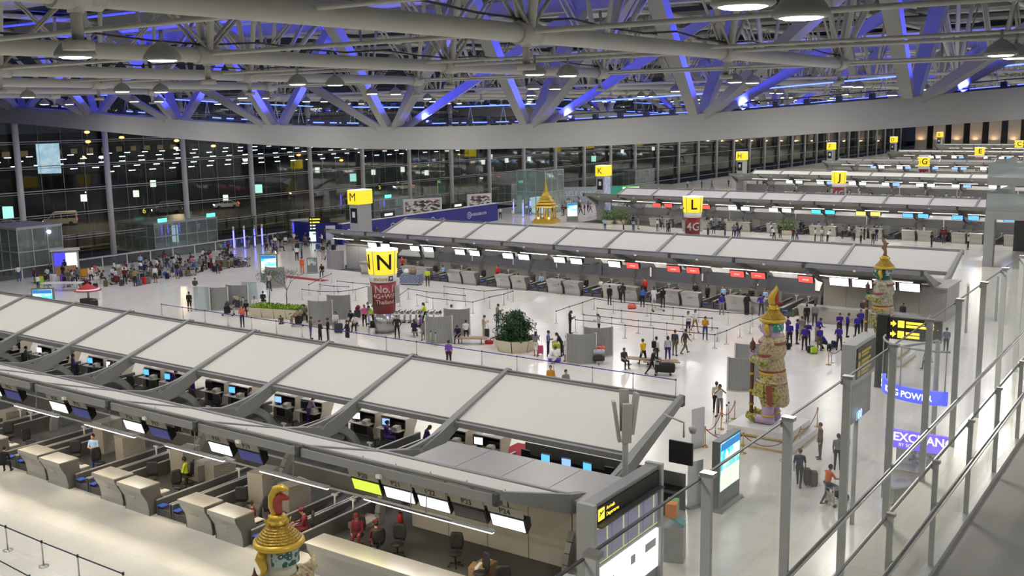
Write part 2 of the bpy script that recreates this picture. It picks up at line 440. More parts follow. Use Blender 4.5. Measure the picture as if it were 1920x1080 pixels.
# ---- the roof skin: white panels, dark louvre strips
roof = thing('ceiling', 'white roof panels and dark louvres above the hall', None, kind='structure')
PANEL = mat('roof_panel', (0.56, 0.56, 0.545), 0.7, noise=0.05, nscale=0.2)
LOUVRE = mat('roof_louvre', (0.42, 0.43, 0.41), 0.6, noise=0.08, nscale=0.5)
pan = MB().box(-6.1, 6.1, -4.3, 4.3, -0.15, 0.15).mesh('roof_panel', PANEL)
slat = MB().obox((0, 0, 0), (12.4, 0.62, 0.05), 0, 0, rx=0.9).mesh('louvre_slat', LOUVRE)
far_roof = MB()
for gx in GIRD_X:
    x = gx - 6.5
    for j in range(-1, 32):
        y = 3.7 + 13.2 * j
        solid = (j + int((gx - 10) / 13)) % 2 == 0
        if y < 150:
            obj('roof_panel', pan, roof, (x, y, 26.4 if solid else 27.2))
            if y > 66 and x > -62 or (y < 30 and x > -40 and j % 2):
                for q in range(6): obj('louvre_slat', slat, roof, (x, y + 4.75 + q * 0.74, 25.9))
            else:
                obj('roof_strip', (MB().box(x - 6.1, x + 6.1, y + 4.6, y + 8.6, 25.7, 25.85), PANEL), roof)
        else:
            far_roof.box(x - 6.1, x + 6.1, y - 4.3, y + 4.3, 26.0, 26.2)
            for q in range(4): far_roof.box(x - 6.1, x + 6.1, y + 4.8 + q, y + 5.2 + q, 25.9, 26.0)
obj('roof_panel', (far_roof, PANEL), roof, kind='stuff')
for Y in (62.0, 141.2):
    for gx in GIRD_X:
        obj('soffit_panel', (MB().box(gx - 12.9, gx - 0.15, Y - 7, Y + 7, 25.0, 25.2), PANEL), roof)

# ---- round downlights in pairs under the roof
hous = MB().lathe([(0.42, 0.0), (0.47, 0.04), (0.45, 0.12), (0.33, 0.3), (0.16, 0.42), (0.1, 0.46)], 18).tube([(0, 0, 0.45), (0, 0, 0.75)], 0.05, 6).mesh('housing', GREY_PAINT)
lens = MB().lathe([(0.0, -0.03), (0.28, -0.025), (0.41, 0.02)], 18, caps=False).mesh('lens', LAMP_GLOW)
LAMP_X = [7.5, -6.0, -22.4, -35.3, -48.4, -61.4, -74.6, -87.6]  # airside-most row is out of view, added to brighten the walkway
LY = [15.6 + 19.25 * k for k in range(-1, 20)]
for k, y in enumerate(LY):
    for c, x in enumerate(LAMP_X):
        if y < 235:
            for s in (-1.2, 1.2):
                t = thing('ceiling_lamp', 'round roof downlight, %s of the pair %s from the airside in the %s row' % ('nearer' if s < 0 else 'farther', nth(c), nth(k)), 'lamp', (x, y + s, 17.45), group='roof downlights')
                obj('housing', hous, t); obj('lens', lens, t)
        elif (k % 2 == 0):
            t = thing('ceiling_lamp', 'small far roof downlight, %s from the airside in the %s row' % (nth(c), nth(k)), 'lamp', (x, y, 17.45), group='roof downlights')
            obj('housing', hous, t); obj('lens', lens, t)
        if y < 425 and not (y > 170 and k % 2):
            area_light('downlight', (x, y, 17.35), 2.2, LAMP_W * (1.0 if y < 170 else 2.0), (1.0, 0.965, 0.895))
    if y < 235:
        obj('lamp_rail', (MB().tube([(-98, y, 18.2), (12, y, 18.2)], 0.07, 6), ROOF_STEEL), None,
            label='steel rail carrying the downlights, %s from the front' % nth(k), kind='structure')

# ---- glass wall on the landside
FX = -110.0
wall = thing('wall_left', 'tall glass wall on slim columns along the roadside', None, kind='structure')
GLASS = glass('facade_glass', (0.82, 0.86, 0.85), 0.03, 0.006, 0.4)
COL_Y = [62.7 + 10.95 * k for k in range(-3, 34)]
colm = MB().tube([(0, 0, -5), (0, 0, 21)], 0.34, 12).mesh('column', WHITE_PAINT)
pane = MB().box(-0.01, 0.01, 0.03, 2.705, 0.03, 2.72).mesh('pane', GLASS)
farp = MB()
for y in COL_Y:
    obj('column', colm, wall, (FX, y, 0))
    if y < 150:
        obj('bracket', (MB().lathe([(0.36, 0), (0.5, 0.5), (0.5, 0.9), (0.36, 1.4)], 10).beam((0, 0, 0.7), (1.7, 0, 0.3), 0.16, 0.3), WHITE_PAINT), wall, (FX, y, 16.2))
for i, y in enumerate(COL_Y):
    for q in range(4):
        for r in range(-1, 7):
            if y < 150 and y > 40: obj('pane', pane, wall, (FX - 0.5, y + q * 2.7375, r * 2.75))
            else: farp.box(FX - 0.51, FX - 0.49, y + q * 2.7375 + 0.03, y + q * 2.7375 + 2.705, r * 2.75 + 0.03, r * 2.75 + 2.72)
        if 40 < y < 150: obj('cable', (MB().tube([(FX - 0.3, y + q * 2.7375, -4), (FX - 0.3, y + q * 2.7375, 20)], 0.02, 4), STEEL), wall)
obj('pane', (farp, GLASS), wall, kind='stuff')
node = MB().ball((0, 0, 0), 0.11, 6, 4)
for i, y in enumerate(COL_Y[:14]):
    for q in range(4):
        for r in range(1, 7): node.ball((FX - 0.25, y + q * 2.7375, r * 2.75), 0.09, 6, 4)
obj('cable_clamp', (node, STEEL), wall, kind='stuff')
for r in range(0, 8):
    obj('rod', (MB().tube([(FX - 0.25, COL_Y[0], r * 2.75), (FX - 0.25, COL_Y[-1], r * 2.75)], 0.055, 6), WHITE_PAINT), wall)
    obj('rod', (MB().tube([(FX + 0.2, COL_Y[0], r * 2.75 - 0.22), (FX + 0.2, COL_Y[16], r * 2.75 - 0.22)], 0.03, 5), WHITE_PAINT), wall)

# ---- unseen airside wall, added for bounce light and for the fence glass to reflect
wr = thing('wall_right', 'unseen pale panelled airside wall added beside the walkway for bounce light', None, kind='structure')
for k in range(12): obj('wall_panel', (MB().box(12.0, 12.3, -40 + 19.9 * k, -20.2 + 19.9 * k, 0, 24), WHITE_PAINT), wr)
# ---- far end wall: pale piers and dark window strips
ew = thing('wall_back', 'far end wall of pale piers and dark window strips with warm uplight', None, kind='structure')
PIER = mat('pier_white', (0.66, 0.63, 0.58), 0.7)
for k in range(14):
    x = -104.5 + 6.6 * k
    obj('pier', (MB().box(x, x + 4.2, 424, 426, 0, 24), PIER), ew)
    obj('window_strip', (MB().box(x + 4.2, x + 6.6, 425.2, 425.6, 1.5, 24).box(x + 4.2, x + 6.6, 425, 425.8, 0, 1.5), SCREEN_OFF), ew)
    area_light('pier_uplight', (x + 2, 423.0, 3.0), 1.0, 110, (1.0, 0.6, 0.32), (PI + 0.3, 0, 0))

# ---- airside block at the back (grey box with glass rail over a dark opening)
mz = thing('mezzanine_block', 'grey upper-floor block with glass rail above a dark passage', 'mezzanine', (0, 0, 0))
obj('slab', (MB().box(-20.5, -9, 112, 128, 8.2, 9.0).box(-20.5, -9, 112, 128, 4.8, 5.6), GREY_PAINT), mz)
obj('pier', (MB().box(-20.5, -19.6, 112, 113, 0, 4.8), GREY_PAINT), mz)
obj('pier', (MB().box(-16.2, -15.2, 112, 113, 0, 4.8), GREY_PAINT), mz)
obj('pier', (MB().box(-18, -16.6, 116, 118, 9, 12.5), GREY_PAINT), mz)
obj('inner_wall', (MB().box(-20, -9, 126, 126.4, 0, 4.8), DARK_GREY), mz)
obj('glass_rail', (MB().box(-20.5, -20.46, 112, 128, 5.6, 7.4).box(-20.5, -9, 112, 112.04, 5.6, 7.4), glass('rail_glass_pale', (0.75, 0.85, 0.85), 0.12, 0.35)), mz)
obj('glass_rail', (MB().box(-20.5, -20.46, 112, 128, 9.0, 10.4).box(-20.5, -9, 112, 112.04, 9.0, 10.4), MATS['rail_glass_pale']), mz)

# ================================================================== check-in islands (52.8 m apart along the hall)
PITCH = 52.8
YC = [31.5 + PITCH * k for k in range(7)]
RIBS = [-27.0 - 5.72 * k for k in range(10)]           # -27 ... -78.5
ENDX = -18.2
BAY = 5.72
def slim(me):
    for v in me.vertices: v.co.x *= 1.0 - 0.5 * min(1.0, abs(v.co.y) / 6.5)
    return me
def rib_meshes():
    far = [(-0.5, 1.75), (0.9, 1.85), (2.6, 2.6), (6.55, 4.06), (6.55, 4.40), (2.5, 3.12), (1.3, 2.7), (0.2, 2.4)]
    near = [(-y, z) for y, z in far][::-1]
    a = slim(MB().prism(far, -0.2, 0.2).mesh('rib_arm', CANOPY_GREY))
    b = MB().prism([(-6.55, 4.08), (-2.6, 2.3), (-0.9, 1.85), (0.5, 1.75), (-0.2, 2.4), (-2.4, 2.95), (-6.55, 4.36)], -0.2, 0.2).mesh('rib_arm', CANOPY_GREY); slim(b)
    pts = []
    for i in range(15):
        t = i / 14; y = -4.2 + 7.2 * t
        pts.append((0.0, y, 2.48 + 0.054 * (y + 0.6) ** 2))
    c = MB()
    for i in range(14):
        c.beam(pts[i], pts[i + 1], 0.16, 0.13)
    arc = c.mesh('rib_arc', CANOPY_GREY)
    leg = {}
    for s in (-1, 1):
        g = MB()
        q = [(0.0, s * (0.3 + 2.2 * math.cos(a_)), 2.15 * math.sin(a_)) for a_ in np.linspace(0, PI / 2, 10)]
        for i in range(9): g.beam(q[i], q[i + 1], 0.24, 0.34)
        leg[s] = g.mesh('arch_leg', CANOPY_GREY)
    return a, b, arc, leg
RA, RB, RARC, RLEG = rib_meshes()
def panel_mesh(w, s):
    a, b = (s * 2.4, 2.88), (s * 6.35, 4.2)
    n = Vector((0, -(b[1] - a[1]), s * (b[0] - a[0]))).normalized() * 0.03
    mb = MB(); x0, x1 = 0.14, w - 0.14
    vs = []
    for sg in (-1, 1):
        for x, p in ((x0, a), (x1, a), (x1, b), (x0, b)):
            vs.append((x, p[0] + sg * n.y * (1 if s > 0 else 1), p[1] + sg * abs(n.z)))
    mb.add(vs, [(0, 1, 2, 3), (7, 6, 5, 4), (0, 4, 5, 1), (1, 5, 6, 2), (2, 6, 7, 3), (3, 7, 4, 0)])
    return mb.mesh('fabric_panel', FABRIC)
def edge_mesh(w, s):
    mb = MB(); y = s * 6.55
    mb.box(0.12, w - 0.12, y - 0.06, y + 0.06, 3.92, 4.22)
    mb.tube([(0.0, y - s * 0.12, 4.3), (w, y - s * 0.12, 4.3)], 0.05, 6)
    mb.box(0.05, w - 0.05, y - s * 0.32 - 0.05, y - s * 0.32 + 0.05, 4.18, 4.26)
    return mb.mesh('edge_beam', CANOPY_GREY)
def gutter_mesh(w, s):
    y = s * 2.34
    return MB().box(0, w, y - 0.1, y + 0.1, 2.72, 2.94).tube([(0, y + s * 0.16, 2.97), (w, y + s * 0.16, 2.97)], 0.04, 5).mesh('gutter', CANOPY_GREY)
PM = {(w, s): panel_mesh(w, s) for w in (BAY, 8.8) for s in (-1, 1)}
EM = {(w, s): edge_mesh(w, s) for w in (BAY, 8.8) for s in (-1, 1)}
GM = {(w, s): gutter_mesh(w, s) for w in (BAY, 8.8) for s in (-1, 1)}
CLIP = MB().box(-0.1, 0.1, -0.14, 0.14, -0.2, 0.2).tube([(0, -0.2, -0.12), (0, 0.25, 0.16)], 0.07, 6).mesh('edge_clip', DARK_GREY)
EYE = MB().box(-0.1, 0.1, -0.06, 0.06, -0.06, 0.06).mesh('spot_box', WHITE)
def canopy(Yc, words):
    t = thing('check_in_canopy', words, 'canopy', (0, Yc, 0))
    bays = [(RIBS[0], 8.8)] + [(RIBS[k + 1], BAY) for k in range(9)]
    for x0, w in bays:
        for s in (-1, 1):
            obj('fabric_panel', PM[(w, s)], t, (x0, 0, 0)); obj('edge_beam', EM[(w, s)], t, (x0, 0, 0)); obj('gutter', GM[(w, s)], t, (x0, 0, 0))
    for x in [ENDX] + RIBS:
        obj('rib_arm', RA, t, (x, 0, 0)); obj('rib_arm', RB, t, (x, 0, 0)); obj('rib_arc', RARC, t, (x, 0, 0))
        for s in (-1, 1): obj('arch_leg', RLEG[s], t, (x, 0, 0))
        for s in (-1, 1): obj('edge_clip', CLIP, t, (x, s * 6.55, 4.1))
    for x0, w in bays:
        obj('spot_box', EYE, t, (x0 + w * 0.45, -6.7, 3.95))
    return t
CANW = ['white fabric butterfly canopy with grey ribs over the island nearest, counters marked P',
        'white fabric canopy of the second island, above the red screens',
        'white fabric canopy of the third island, behind the brown L pillar',
        'white fabric canopy of the fourth island, behind the J pillar',
        'white fabric canopy of the fifth island, behind the G pillar',
        'white fabric canopy of the sixth island, behind the E pillar',
        'white fabric canopy of the last and smallest island, by the C pillar']
for k in range(7): canopy(YC[k], CANW[k])
# dark staff floor and central baggage belt of each island
for k in range(7):
    obj('floor_carpet', (MB().box(-79, -18.5, YC[k] - 6.2, YC[k] + 5.6, 0.0, 0.012), mat('staff_carpet', (0.07, 0.07, 0.068), 0.9, noise=0.12, nscale=2)), None,
        label='dark grey staff floor of the %s check-in island from the front' % nth(k), kind='structure')
    t = thing('baggage_belt', 'long black baggage belt along the middle of the %s island from the front' % nth(k), 'conveyor belt', (0, YC[k], 0))
    obj('belt', (MB().box(-76.6, -27.4, -0.55, 0.55, 0.42, 0.5), RUBBER), t)
    obj('side_wall', (MB().box(-76.6, -27.4, -0.72, -0.55, 0.0, 0.72), MID_GREY), t)
    obj('side_wall', (MB().box(-76.6, -27.4, 0.55, 0.72, 0.0, 0.72), MID_GREY), t)

# ---- check-in counter (local: staff side towards +y, customers at -y, x to the side)
SIDE = mat('counter_side_shaded', (0.12, 0.115, 0.105), 0.45, noise=0.06, nscale=3)  # shade on these side panels is put into the dark colour
PROF = [(-0.44, 1.22), (-0.42, 1.0), (-0.20, 0.60), (-0.14, 0.2), (-0.16, 0.0), (0.02, 0.0), (0.02, 1.08), (-0.25, 1.22)]
SPROF = [(-0.44, 1.22), (-0.42, 1.0), (-0.20, 0.60), (-0.14, 0.2), (-0.16, 0.0), (0.62, 0.0), (0.60, 0.45), (0.44, 0.8), (0.42, 1.22)]
W2 = 0.78
CT_BODY = MB().prism(PROF, -W2, W2).mesh('front_panel', STEEL)
CT_TOP = MB().box(-W2 - 0.02, W2 + 0.02, -0.48, 0.44, 1.22, 1.27).box(-W2 - 0.02, W2 + 0.02, -0.495, -0.46, 1.10, 1.27).mesh('counter_top', STEEL)
CT_SIDE = MB().prism(SPROF, -0.03, 0.03).mesh('side_panel', SIDE)
CT_IN = MB().box(-W2 + 0.04, W2 - 0.04, 0.05, 0.4, 0.05, 1.08).mesh('inner_cabinet', BLACK)
CT_DESK = MB().box(-W2 + 0.04, W2 - 0.04, 0.38, 0.95, 0.72, 0.76).mesh('desk_shelf', mat('desk_top', (0.5, 0.49, 0.46), 0.5))
CT_PLATE = MB().box(-0.22, 0.22, -0.412, -0.36, 0.72, 0.78).mesh('name_strip', mat('strip_grey', (0.45, 0.44, 0.42), 0.5))
MON_CASE = MB().box(-0.24, 0.24, -0.03, 0.03, 0.1, 0.48).box(-0.04, 0.04, -0.03, 0.02, 0.0, 0.12).box(-0.13, 0.13, -0.1, 0.1, 0.0, 0.015).mesh('casing', BLACK)
MON_SCR = {n: MB().box(-0.215, 0.215, 0.03, 0.036, 0.13, 0.455).mesh('screen', m) for n, m in (('b', SCREEN_BLUE), ('w', SCREEN_WHITE), ('o', SCREEN_OFF), ('l', glow('screen_pale_blue', (0.25, 0.45, 1.0), 1.5)))}
KEYB = MB().box(-0.2, 0.2, -0.07, 0.07, 0, 0.025).mesh('keyboard', DARK_GREY)
PRINTER = MB().box(-0.16, 0.16, -0.18, 0.18, 0, 0.16).prism([(-0.18, 0.16), (0.18, 0.16), (0.1, 0.22), (-0.12, 0.22)], -0.14, 0.14).mesh('body', mat('printer_grey', (0.5, 0.5, 0.48), 0.5))
def counter(x, y, rz, label, group, detail=2, name='check_in_counter'):
    t = thing(name, label, 'counter', (x, y, 0), rz, group)
    obj('front_panel', CT_BODY, t); obj('counter_top', CT_TOP, t)
    if detail:
        for s in (-1, 1): obj('side_panel', CT_SIDE, t, (s * W2, 0, 0))
        obj('inner_cabinet', CT_IN, t)
    if detail > 1:
        obj('desk_shelf', CT_DESK, t); obj('name_strip', CT_PLATE, t)
    return t
def monitor(x, y, z, rz, kind, label, group):
    t = thing('monitor', label, 'monitor', (x, y, z), rz, group)
    obj('casing', MON_CASE, t); obj('screen', MON_SCR[kind], t)
    return t
# ---- weighing conveyor beside a counter (local: customer end at y = 0, runs to +y)
CV_FR = MB().box(-0.46, -0.38, 0, 4.9, 0, 0.62).box(0.38, 0.46, 0, 4.9, 0, 0.62).box(-0.38, 0.38, 0.02, 0.1, 0, 0.3).mesh('frame', mat('conveyor_frame', (0.085, 0.085, 0.082), 0.5))
CV_BELT = MB().prism([(0.05, 0.2), (1.2, 0.24), (4.9, 0.52), (4.9, 0.42), (1.2, 0.12), (0.05, 0.1)], -0.38, 0.38).mesh('belt', RUBBER)
CV_TRIM = MB().box(-0.46, -0.39, 0, 4.9, 0.62, 0.66).box(0.39, 0.46, 0, 4.9, 0.62, 0.66).mesh('edge_trim', mat('trim_pale', (0.55, 0.55, 0.54), 0.35, 0.5))
CV_CAP = MB().box(-0.38, -0.05, -0.02, 0.3, 0.40, 0.44).mesh('blue_cap', mat('blue_cap', (0.05, 0.12, 0.55), 0.4))
CV_POST = MB().tube([(0, 0, 0.5), (0, 0, 1.05)], 0.04, 8).box(-0.14, 0.14, -0.05, 0.05, 1.03, 1.1).mesh('sensor_post', WHITE_PAINT)
def conveyor(x, y, rz, label, group):
    t = thing('weighing_conveyor', label, 'conveyor belt', (x, y, 0), rz, group)
    obj('frame', CV_FR, t); obj('belt', CV_BELT, t); obj('edge_trim', CV_TRIM, t); obj('blue_cap', CV_CAP, t, label='bright blue end cap')
    obj('sensor_post', CV_POST, t, (0.42, 3.6, 0))
    return t
# ---- office chair
def chair_proto():
    t = thing('office_chair', 'x', 'chair')
    fab = mat('chair_black', (0.015, 0.015, 0.017), 0.7)
    obj('seat', (MB().lathe([(0.0, 0.44), (0.22, 0.44), (0.25, 0.47), (0.24, 0.51), (0.0, 0.52)], 12, caps=False), fab), t)
    bk = MB(); n = 7
    vs = []; 
    for sgn in (0, 1):
        for i in range(n):
            for j in range(5):
                u = (j / 4 - 0.5) * 2; v = i / (n - 1)
                w = 0.26 * (0.78 + 0.22 * math.sin(PI * v))
                vs.append((u * w, 0.24 + 0.06 * v - 0.05 * u * u + sgn * 0.05, 0.56 + 0.6 * v))
    fs = []
    for i in range(n - 1):
        for j in range(4):
            a = i * 5 + j; fs.append((a, a + 1, a + 6, a + 5)); fs.append((a + 35, a + 40, a + 41, a + 36))
    for i in range(n - 1):
        fs.append((i * 5, i * 5 + 5, i * 5 + 40, i * 5 + 35)); fs.append((i * 5 + 4, i * 5 + 39, i * 5 + 44, i * 5 + 9))
    fs.append((30, 31, 32, 33, 34, 69, 68, 67, 66, 65)); fs.append((0, 35, 36, 37, 38, 39, 4, 3, 2, 1))
    bk.add(vs, fs, 0, True)
    obj('backrest', (bk, fab), t)
    obj('back_bar', (MB().tube([(0, 0.05, 0.42), (0, 0.3, 0.45), (0, 0.31, 0.7)], 0.025, 6), BLACK), t)
    obj('stem', (MB().tube([(0, 0, 0.1), (0, 0, 0.45)], 0.035, 8), BLACK), t)
    st = MB()
    for i in range(5):
        a = 2 * PI * i / 5; st.tube([(0, 0, 0.12), (0.28 * math.cos(a), 0.28 * math.sin(a), 0.07)], 0.025, 5); st.ball((0.28 * math.cos(a), 0.28 * math.sin(a), 0.04), 0.04, 6, 4)
    obj('star_base', (st, BLACK), t)
    return t
CHAIR = chair_proto(); _cu = [False]
def chair(x, y, rz, label, group):
    if not _cu[0]:
        _cu[0] = True; o = CHAIR; o.location = (x, y, 0.01); o.rotation_euler = (0, 0, rz); o['label'] = label; o['group'] = group; return o
    return copy_tree(CHAIR, (x, y, 0.01), rz, label, group)
# ---- overhead display panel (local: face towards -y, tilted down)
def display_mesh(w, h):
    return MB().prism([(0.0, -h / 2), (0.30, -h / 2 + 0.12), (0.34, h / 2 - 0.1), (0.1, h / 2 + 0.02), (0.0, h / 2)], -w / 2, w / 2).mesh('casing', BLACK)
DISP = {}
def display(x, y, z, w, h, m, label, group, text=None, tilt=0.32, rz=0.0, plate=None, tm=None):
    key = (w, h)
    if key not in DISP: DISP[key] = (display_mesh(w, h), {})
    me, sc = DISP[key]
    t = thing('overhead_display', label, 'screen', (x, y, z), 0, group)
    t.rotation_euler = (tilt, 0, rz)
    obj('casing', me, t)
    if m.name not in sc: sc[m.name] = MB().box(-w / 2 + 0.05, w / 2 - 0.05, -0.02, 0.0, -h / 2 + 0.05, h / 2 - 0.05).mesh('screen', m)
    s = obj('screen', sc[m.name], t)
    if text:
        obj('lettering', text_mesh(text, h * 0.32, tm or WHITE, 0.006), s, (0, -0.025, 0))
    if plate:
        p = obj('number_plate', (MB().box(-w / 2, w / 2, -0.03, 0.02, h / 2 + 0.06, h / 2 + 0.40), mat('plate_cream', (0.40, 0.39, 0.32), 0.6)), t)
        obj('lettering', text_mesh(plate, 0.30, LETTER_BLACK, 0.006), p, (0, -0.04, h / 2 + 0.22))
    obj('hanger', (MB().tube([(0, 0.2, h / 2), (0, 0.25, h / 2 + 0.9)], 0.025, 5), GREY_PAINT), t)
    return t
TUBE = {}
def light_tube(x, y, z, L, label, group):
    if L not in TUBE:
        TUBE[L] = (MB().box(-L / 2, L / 2, -0.06, 0.06, -0.05, 0.0).mesh('glowing_tube', TUBE_GLOW), MB().box(-L / 2 - 0.04, L / 2 + 0.04, -0.09, 0.09, 0.0, 0.07).mesh('batten', GREY_PAINT),
                   MB().tube([(0, 0, 0.05), (0, 0.1, 1.0)], 0.02, 5).mesh('hanger', GREY_PAINT))
    t = thing('strip_light', label, 'light', (x, y, z), 0, group)
    a, b, c = TUBE[L]
    obj('glowing_tube', a, t); obj('batten', b, t); obj('hanger', c, t)
    return t

# ---------------------------------------------------------------- island one: P side (towards us), N side behind
P_Y = 24.6
PAIRX = [-33.2 - BAY * k for k in range(0, 5)]
ordn = ORD
pn = 18
for k, x0 in enumerate(PAIRX):
    for j, cx in enumerate((x0 + 0.85, x0 + 2.75)):
        counter(cx, P_Y - 0.1 * j, 0, 'steel P row counter, %s one of the %s pair from the island office' % (('outer', 'inner')[j], ordn[k]), 'steel counters of the P row')
        obj('keyboard', KEYB, None, (cx + 0.2, P_Y + 0.75, 0.76), 0.1, label='dark keyboard on the desk of a P row counter', cat='keyboard', group='keyboards on the P desks')
        chair(cx + 0.15, P_Y + 1.75, 0.5 + 0.7 * j + 0.2 * k, 'black office chair behind the %s counter of the %s P pair from the office' % (('outer', 'inner')[j], ordn[k]), 'chairs of the P row')
        display(x0 + (0.3, 2.1)[j], 26.15, 2.8, 1.35, 0.55, (SCREEN_WHITE, glow('screen_navy', (0.03, 0.04, 0.16), 1.0))[j], 'overhead screen with plate P%d, hanging under the canopy edge' % (pn - 2 * k + j), 'P row screens', plate='P%d' % (pn - 2 * k + j))
    for j, cx in enumerate((x0 + 4.15, x0 + 5.15)):
        conveyor(cx, P_Y, 0, 'black weighing conveyor, %s one of two beside the %s P pair from the office' % (('closer', 'farther')[j], ordn[k]), 'conveyors of the P row')
for k in range(6):
    light_tube(-24.0 - BAY * (k - 0.3), 25.5, 2.68, 3.6, 'bright strip light under the near canopy edge, %s from the island office' % nth(k), 'P row strip lights')
    if k < 6: obj('light_pipe', (MB().tube([(-24.0 - BAY * (k - 0.3) - 3.85, 25.5, 2.71), (-24.0 - BAY * (k - 0.3) - 1.87, 25.5, 2.71)], 0.045, 6), GREY_PAINT), None,
                  label='grey pipe joining strip lights over the P row, %s from the office' % nth(k), cat='pipe', group='P row light pipes')
area_light('strip_fill_glow', (-36, 25.4, 2.55), 36, 560, (1.0, 0.84, 0.58), (0.25, 0, 0), 0.15, 'RECTANGLE', spec=0.03)
for i in range(5):
    m = (SCREEN_GREEN, SCREEN_WHITE, SCREEN_WHITE, SCREEN_OFF, SCREEN_WHITE)[i]
    display(-24.9 + 1.56 * i, 26.15, 2.8, 1.4, 0.55, m, ('green', 'white', 'white', 'dark', 'white')[i] + ' overhead screen with plate P%d in front of the island office' % (20 + i), 'office screens', plate='P%d' % (20 + i))
light_tube(-21.6, 25.5, 2.68, 5.6, 'bright strip light under the screens P20 to P24', 'P row strip lights')
# long steel desk at the end of the P row
t = thing('service_desk', 'long steel service desk with bright top in front of the office wall', 'counter', (-21.4, 24.35, 0))
obj('front_panel', (MB().prism(PROF, -4.4, 4.4), STEEL), t); obj('counter_top', (MB().box(-4.45, 4.45, -0.48, 0.5, 1.22, 1.27), STEEL), t)
obj('desk_shelf', (MB().box(-4.3, 4.3, 0.5, 1.1, 0.72, 0.76), MATS['desk_top']), t)
for s in (-1, 1): obj('side_panel', CT_SIDE, t, (s * 4.4, 0, 0))
for i, (x, y, a) in enumerate(((-21.9, 27.4, 0.4), (-20.2, 26.6, -0.5), (-18.8, 26.1, 0.8), (-24.2, 26.9, 0.3))):
    chair(x, y, a, 'black office chair, %s along the office wall behind the service desk' % ordn[i], 'chairs behind the service desk')
# office block at the end of the island
t = thing('island_office', 'grey panelled office block with a flat slab roof at the end of the nearest island', 'office', (0, 0, 0))
WP = mat('office_panel', (0.40, 0.385, 0.34), 0.5, noise=0.05, nscale=1)
for i in range(4): obj('wall_panel', (MB().box(-25.6 + i * 1.85, -23.78 + i * 1.85, 29.38, 29.5, 0.02, 2.5), WP), t)
obj('wall_panel', (MB().box(-18.18, -17.3, 29.38, 29.5, 0.02, 2.5), WP), t)
obj('end_wall', (MB().box(-17.42, -17.3, 29.5, 32.0, 0.02, 2.55), GREY_PAINT), t)
obj('end_wall', (MB().box(-25.6, -25.5, 29.5, 32.0, 0.02, 2.5), GREY_PAINT), t)
obj('back_wall', (MB().box(-25.6, -17.3, 31.95, 32.0, 0.02, 2.5), GREY_PAINT), t)
SLAB = mat('roof_slab', (0.36, 0.355, 0.33), 0.35, 0.2, noise=0.12, nscale=0.8)
for i in range(4): obj('roof_slab', (MB().box(-25.8 + i * 2.13, -23.7 + i * 2.13, 29.2, 32.15, 2.55, 2.7), SLAB), t)
obj('hazard_sign', (MB().box(-23.9, -22.5, 29.33, 29.37, 2.05, 2.3), mat('dark_red', (0.2, 0.02, 0.02), 0.5)), t)
obj('line_of_print', (MB().box(-23.75, -22.65, 29.32, 29.33, 2.12, 2.22), WHITE), t.children[-1])
# antenna mast on the office roof
t = thing('antenna_mast', 'grey mast with four panel antennas on the office roof', 'antenna', (-17.19,31.39, 2.7))
obj('pole', (MB().tube([(0, 0, 0), (0, 0, 2.1)], 0.11, 10).tube([(0, 0, 2.1), (0, 0, 2.9)], 0.05, 8), GREY_PAINT), t)
for i, (a, h) in enumerate(((3.8, 0), (5.4, 0.0), (0.9, 0.25), (2.2, 0.3))):
    obj('panel_antenna', (MB().obox((0.32 * math.cos(a), 0.32 * math.sin(a), 2.45 + h), (0.12, 0.34, 1.5), a, 0, ry=0.14), mat('antenna_grey', (0.42, 0.42, 0.40), 0.5)), t)
# trays stacked behind the P conveyors
TRAY = MB().add([(-0.37, -0.53, 0), (0.37, -0.53, 0), (0.37, 0.53, 0), (-0.37, 0.53, 0), (-0.40, -0.56, 0.1), (0.40, -0.56, 0.1), (0.40, 0.56, 0.1), (-0.40, 0.56, 0.1),
                 (-0.40, 0, 0.07), (0.40, 0, 0.07), (-0.36, -0.5, 0.08), (0.36, -0.5, 0.08), (0.36, 0.5, 0.08), (-0.36, 0.5, 0.08)],
                [(0, 3, 2, 1), (0, 1, 5, 4), (1, 2, 6, 9, 5), (2, 3, 7, 6), (3, 0, 4, 8, 7), (4, 5, 11, 10), (5, 9, 6, 12, 11), (6, 7, 13, 12), (7, 8, 4, 10, 13), (10, 11, 12, 13)]).mesh('luggage_tray', mat('tray_grey', (0.40, 0.38, 0.345), 0.6, noise=0.05))
for si, (x, y, n) in enumerate(((-41.52,27.83, 19), (-44.33,28.55, 20), (-38.03,28.25, 17), (-35.96,28.50, 13), (-37.29,28.55, 9), (-32.24,27.72, 20), (-31.00,28.23, 14), (-52.34,28.20, 12), (-27.28,28.41, 3), (-47.21,28.22, 4))):
    for q in range(n):
        obj('luggage_tray', TRAY, None, (x, y, 0.012 + q * 0.078), 0.15 * (si % 3 - 1) + 0.008 * (q % 3), label='grey luggage tray, %s from the bottom of the %s stack' % (nth(q), ordn[[8, 1, 3, 5, 4, 6, 7, 0, 9, 2][si] % 10].replace('first', 'leftmost') + ' from the left'), cat='tray', group='stacked luggage trays')
area_light('strip_fill_glow', (-45, 37.7, 3.3), 50, 420, (1.0, 0.9, 0.74), (-0.2, 0, 0), 0.15, 'RECTANGLE', spec=0.03)  # added to brighten the N side, where no strip light hangs
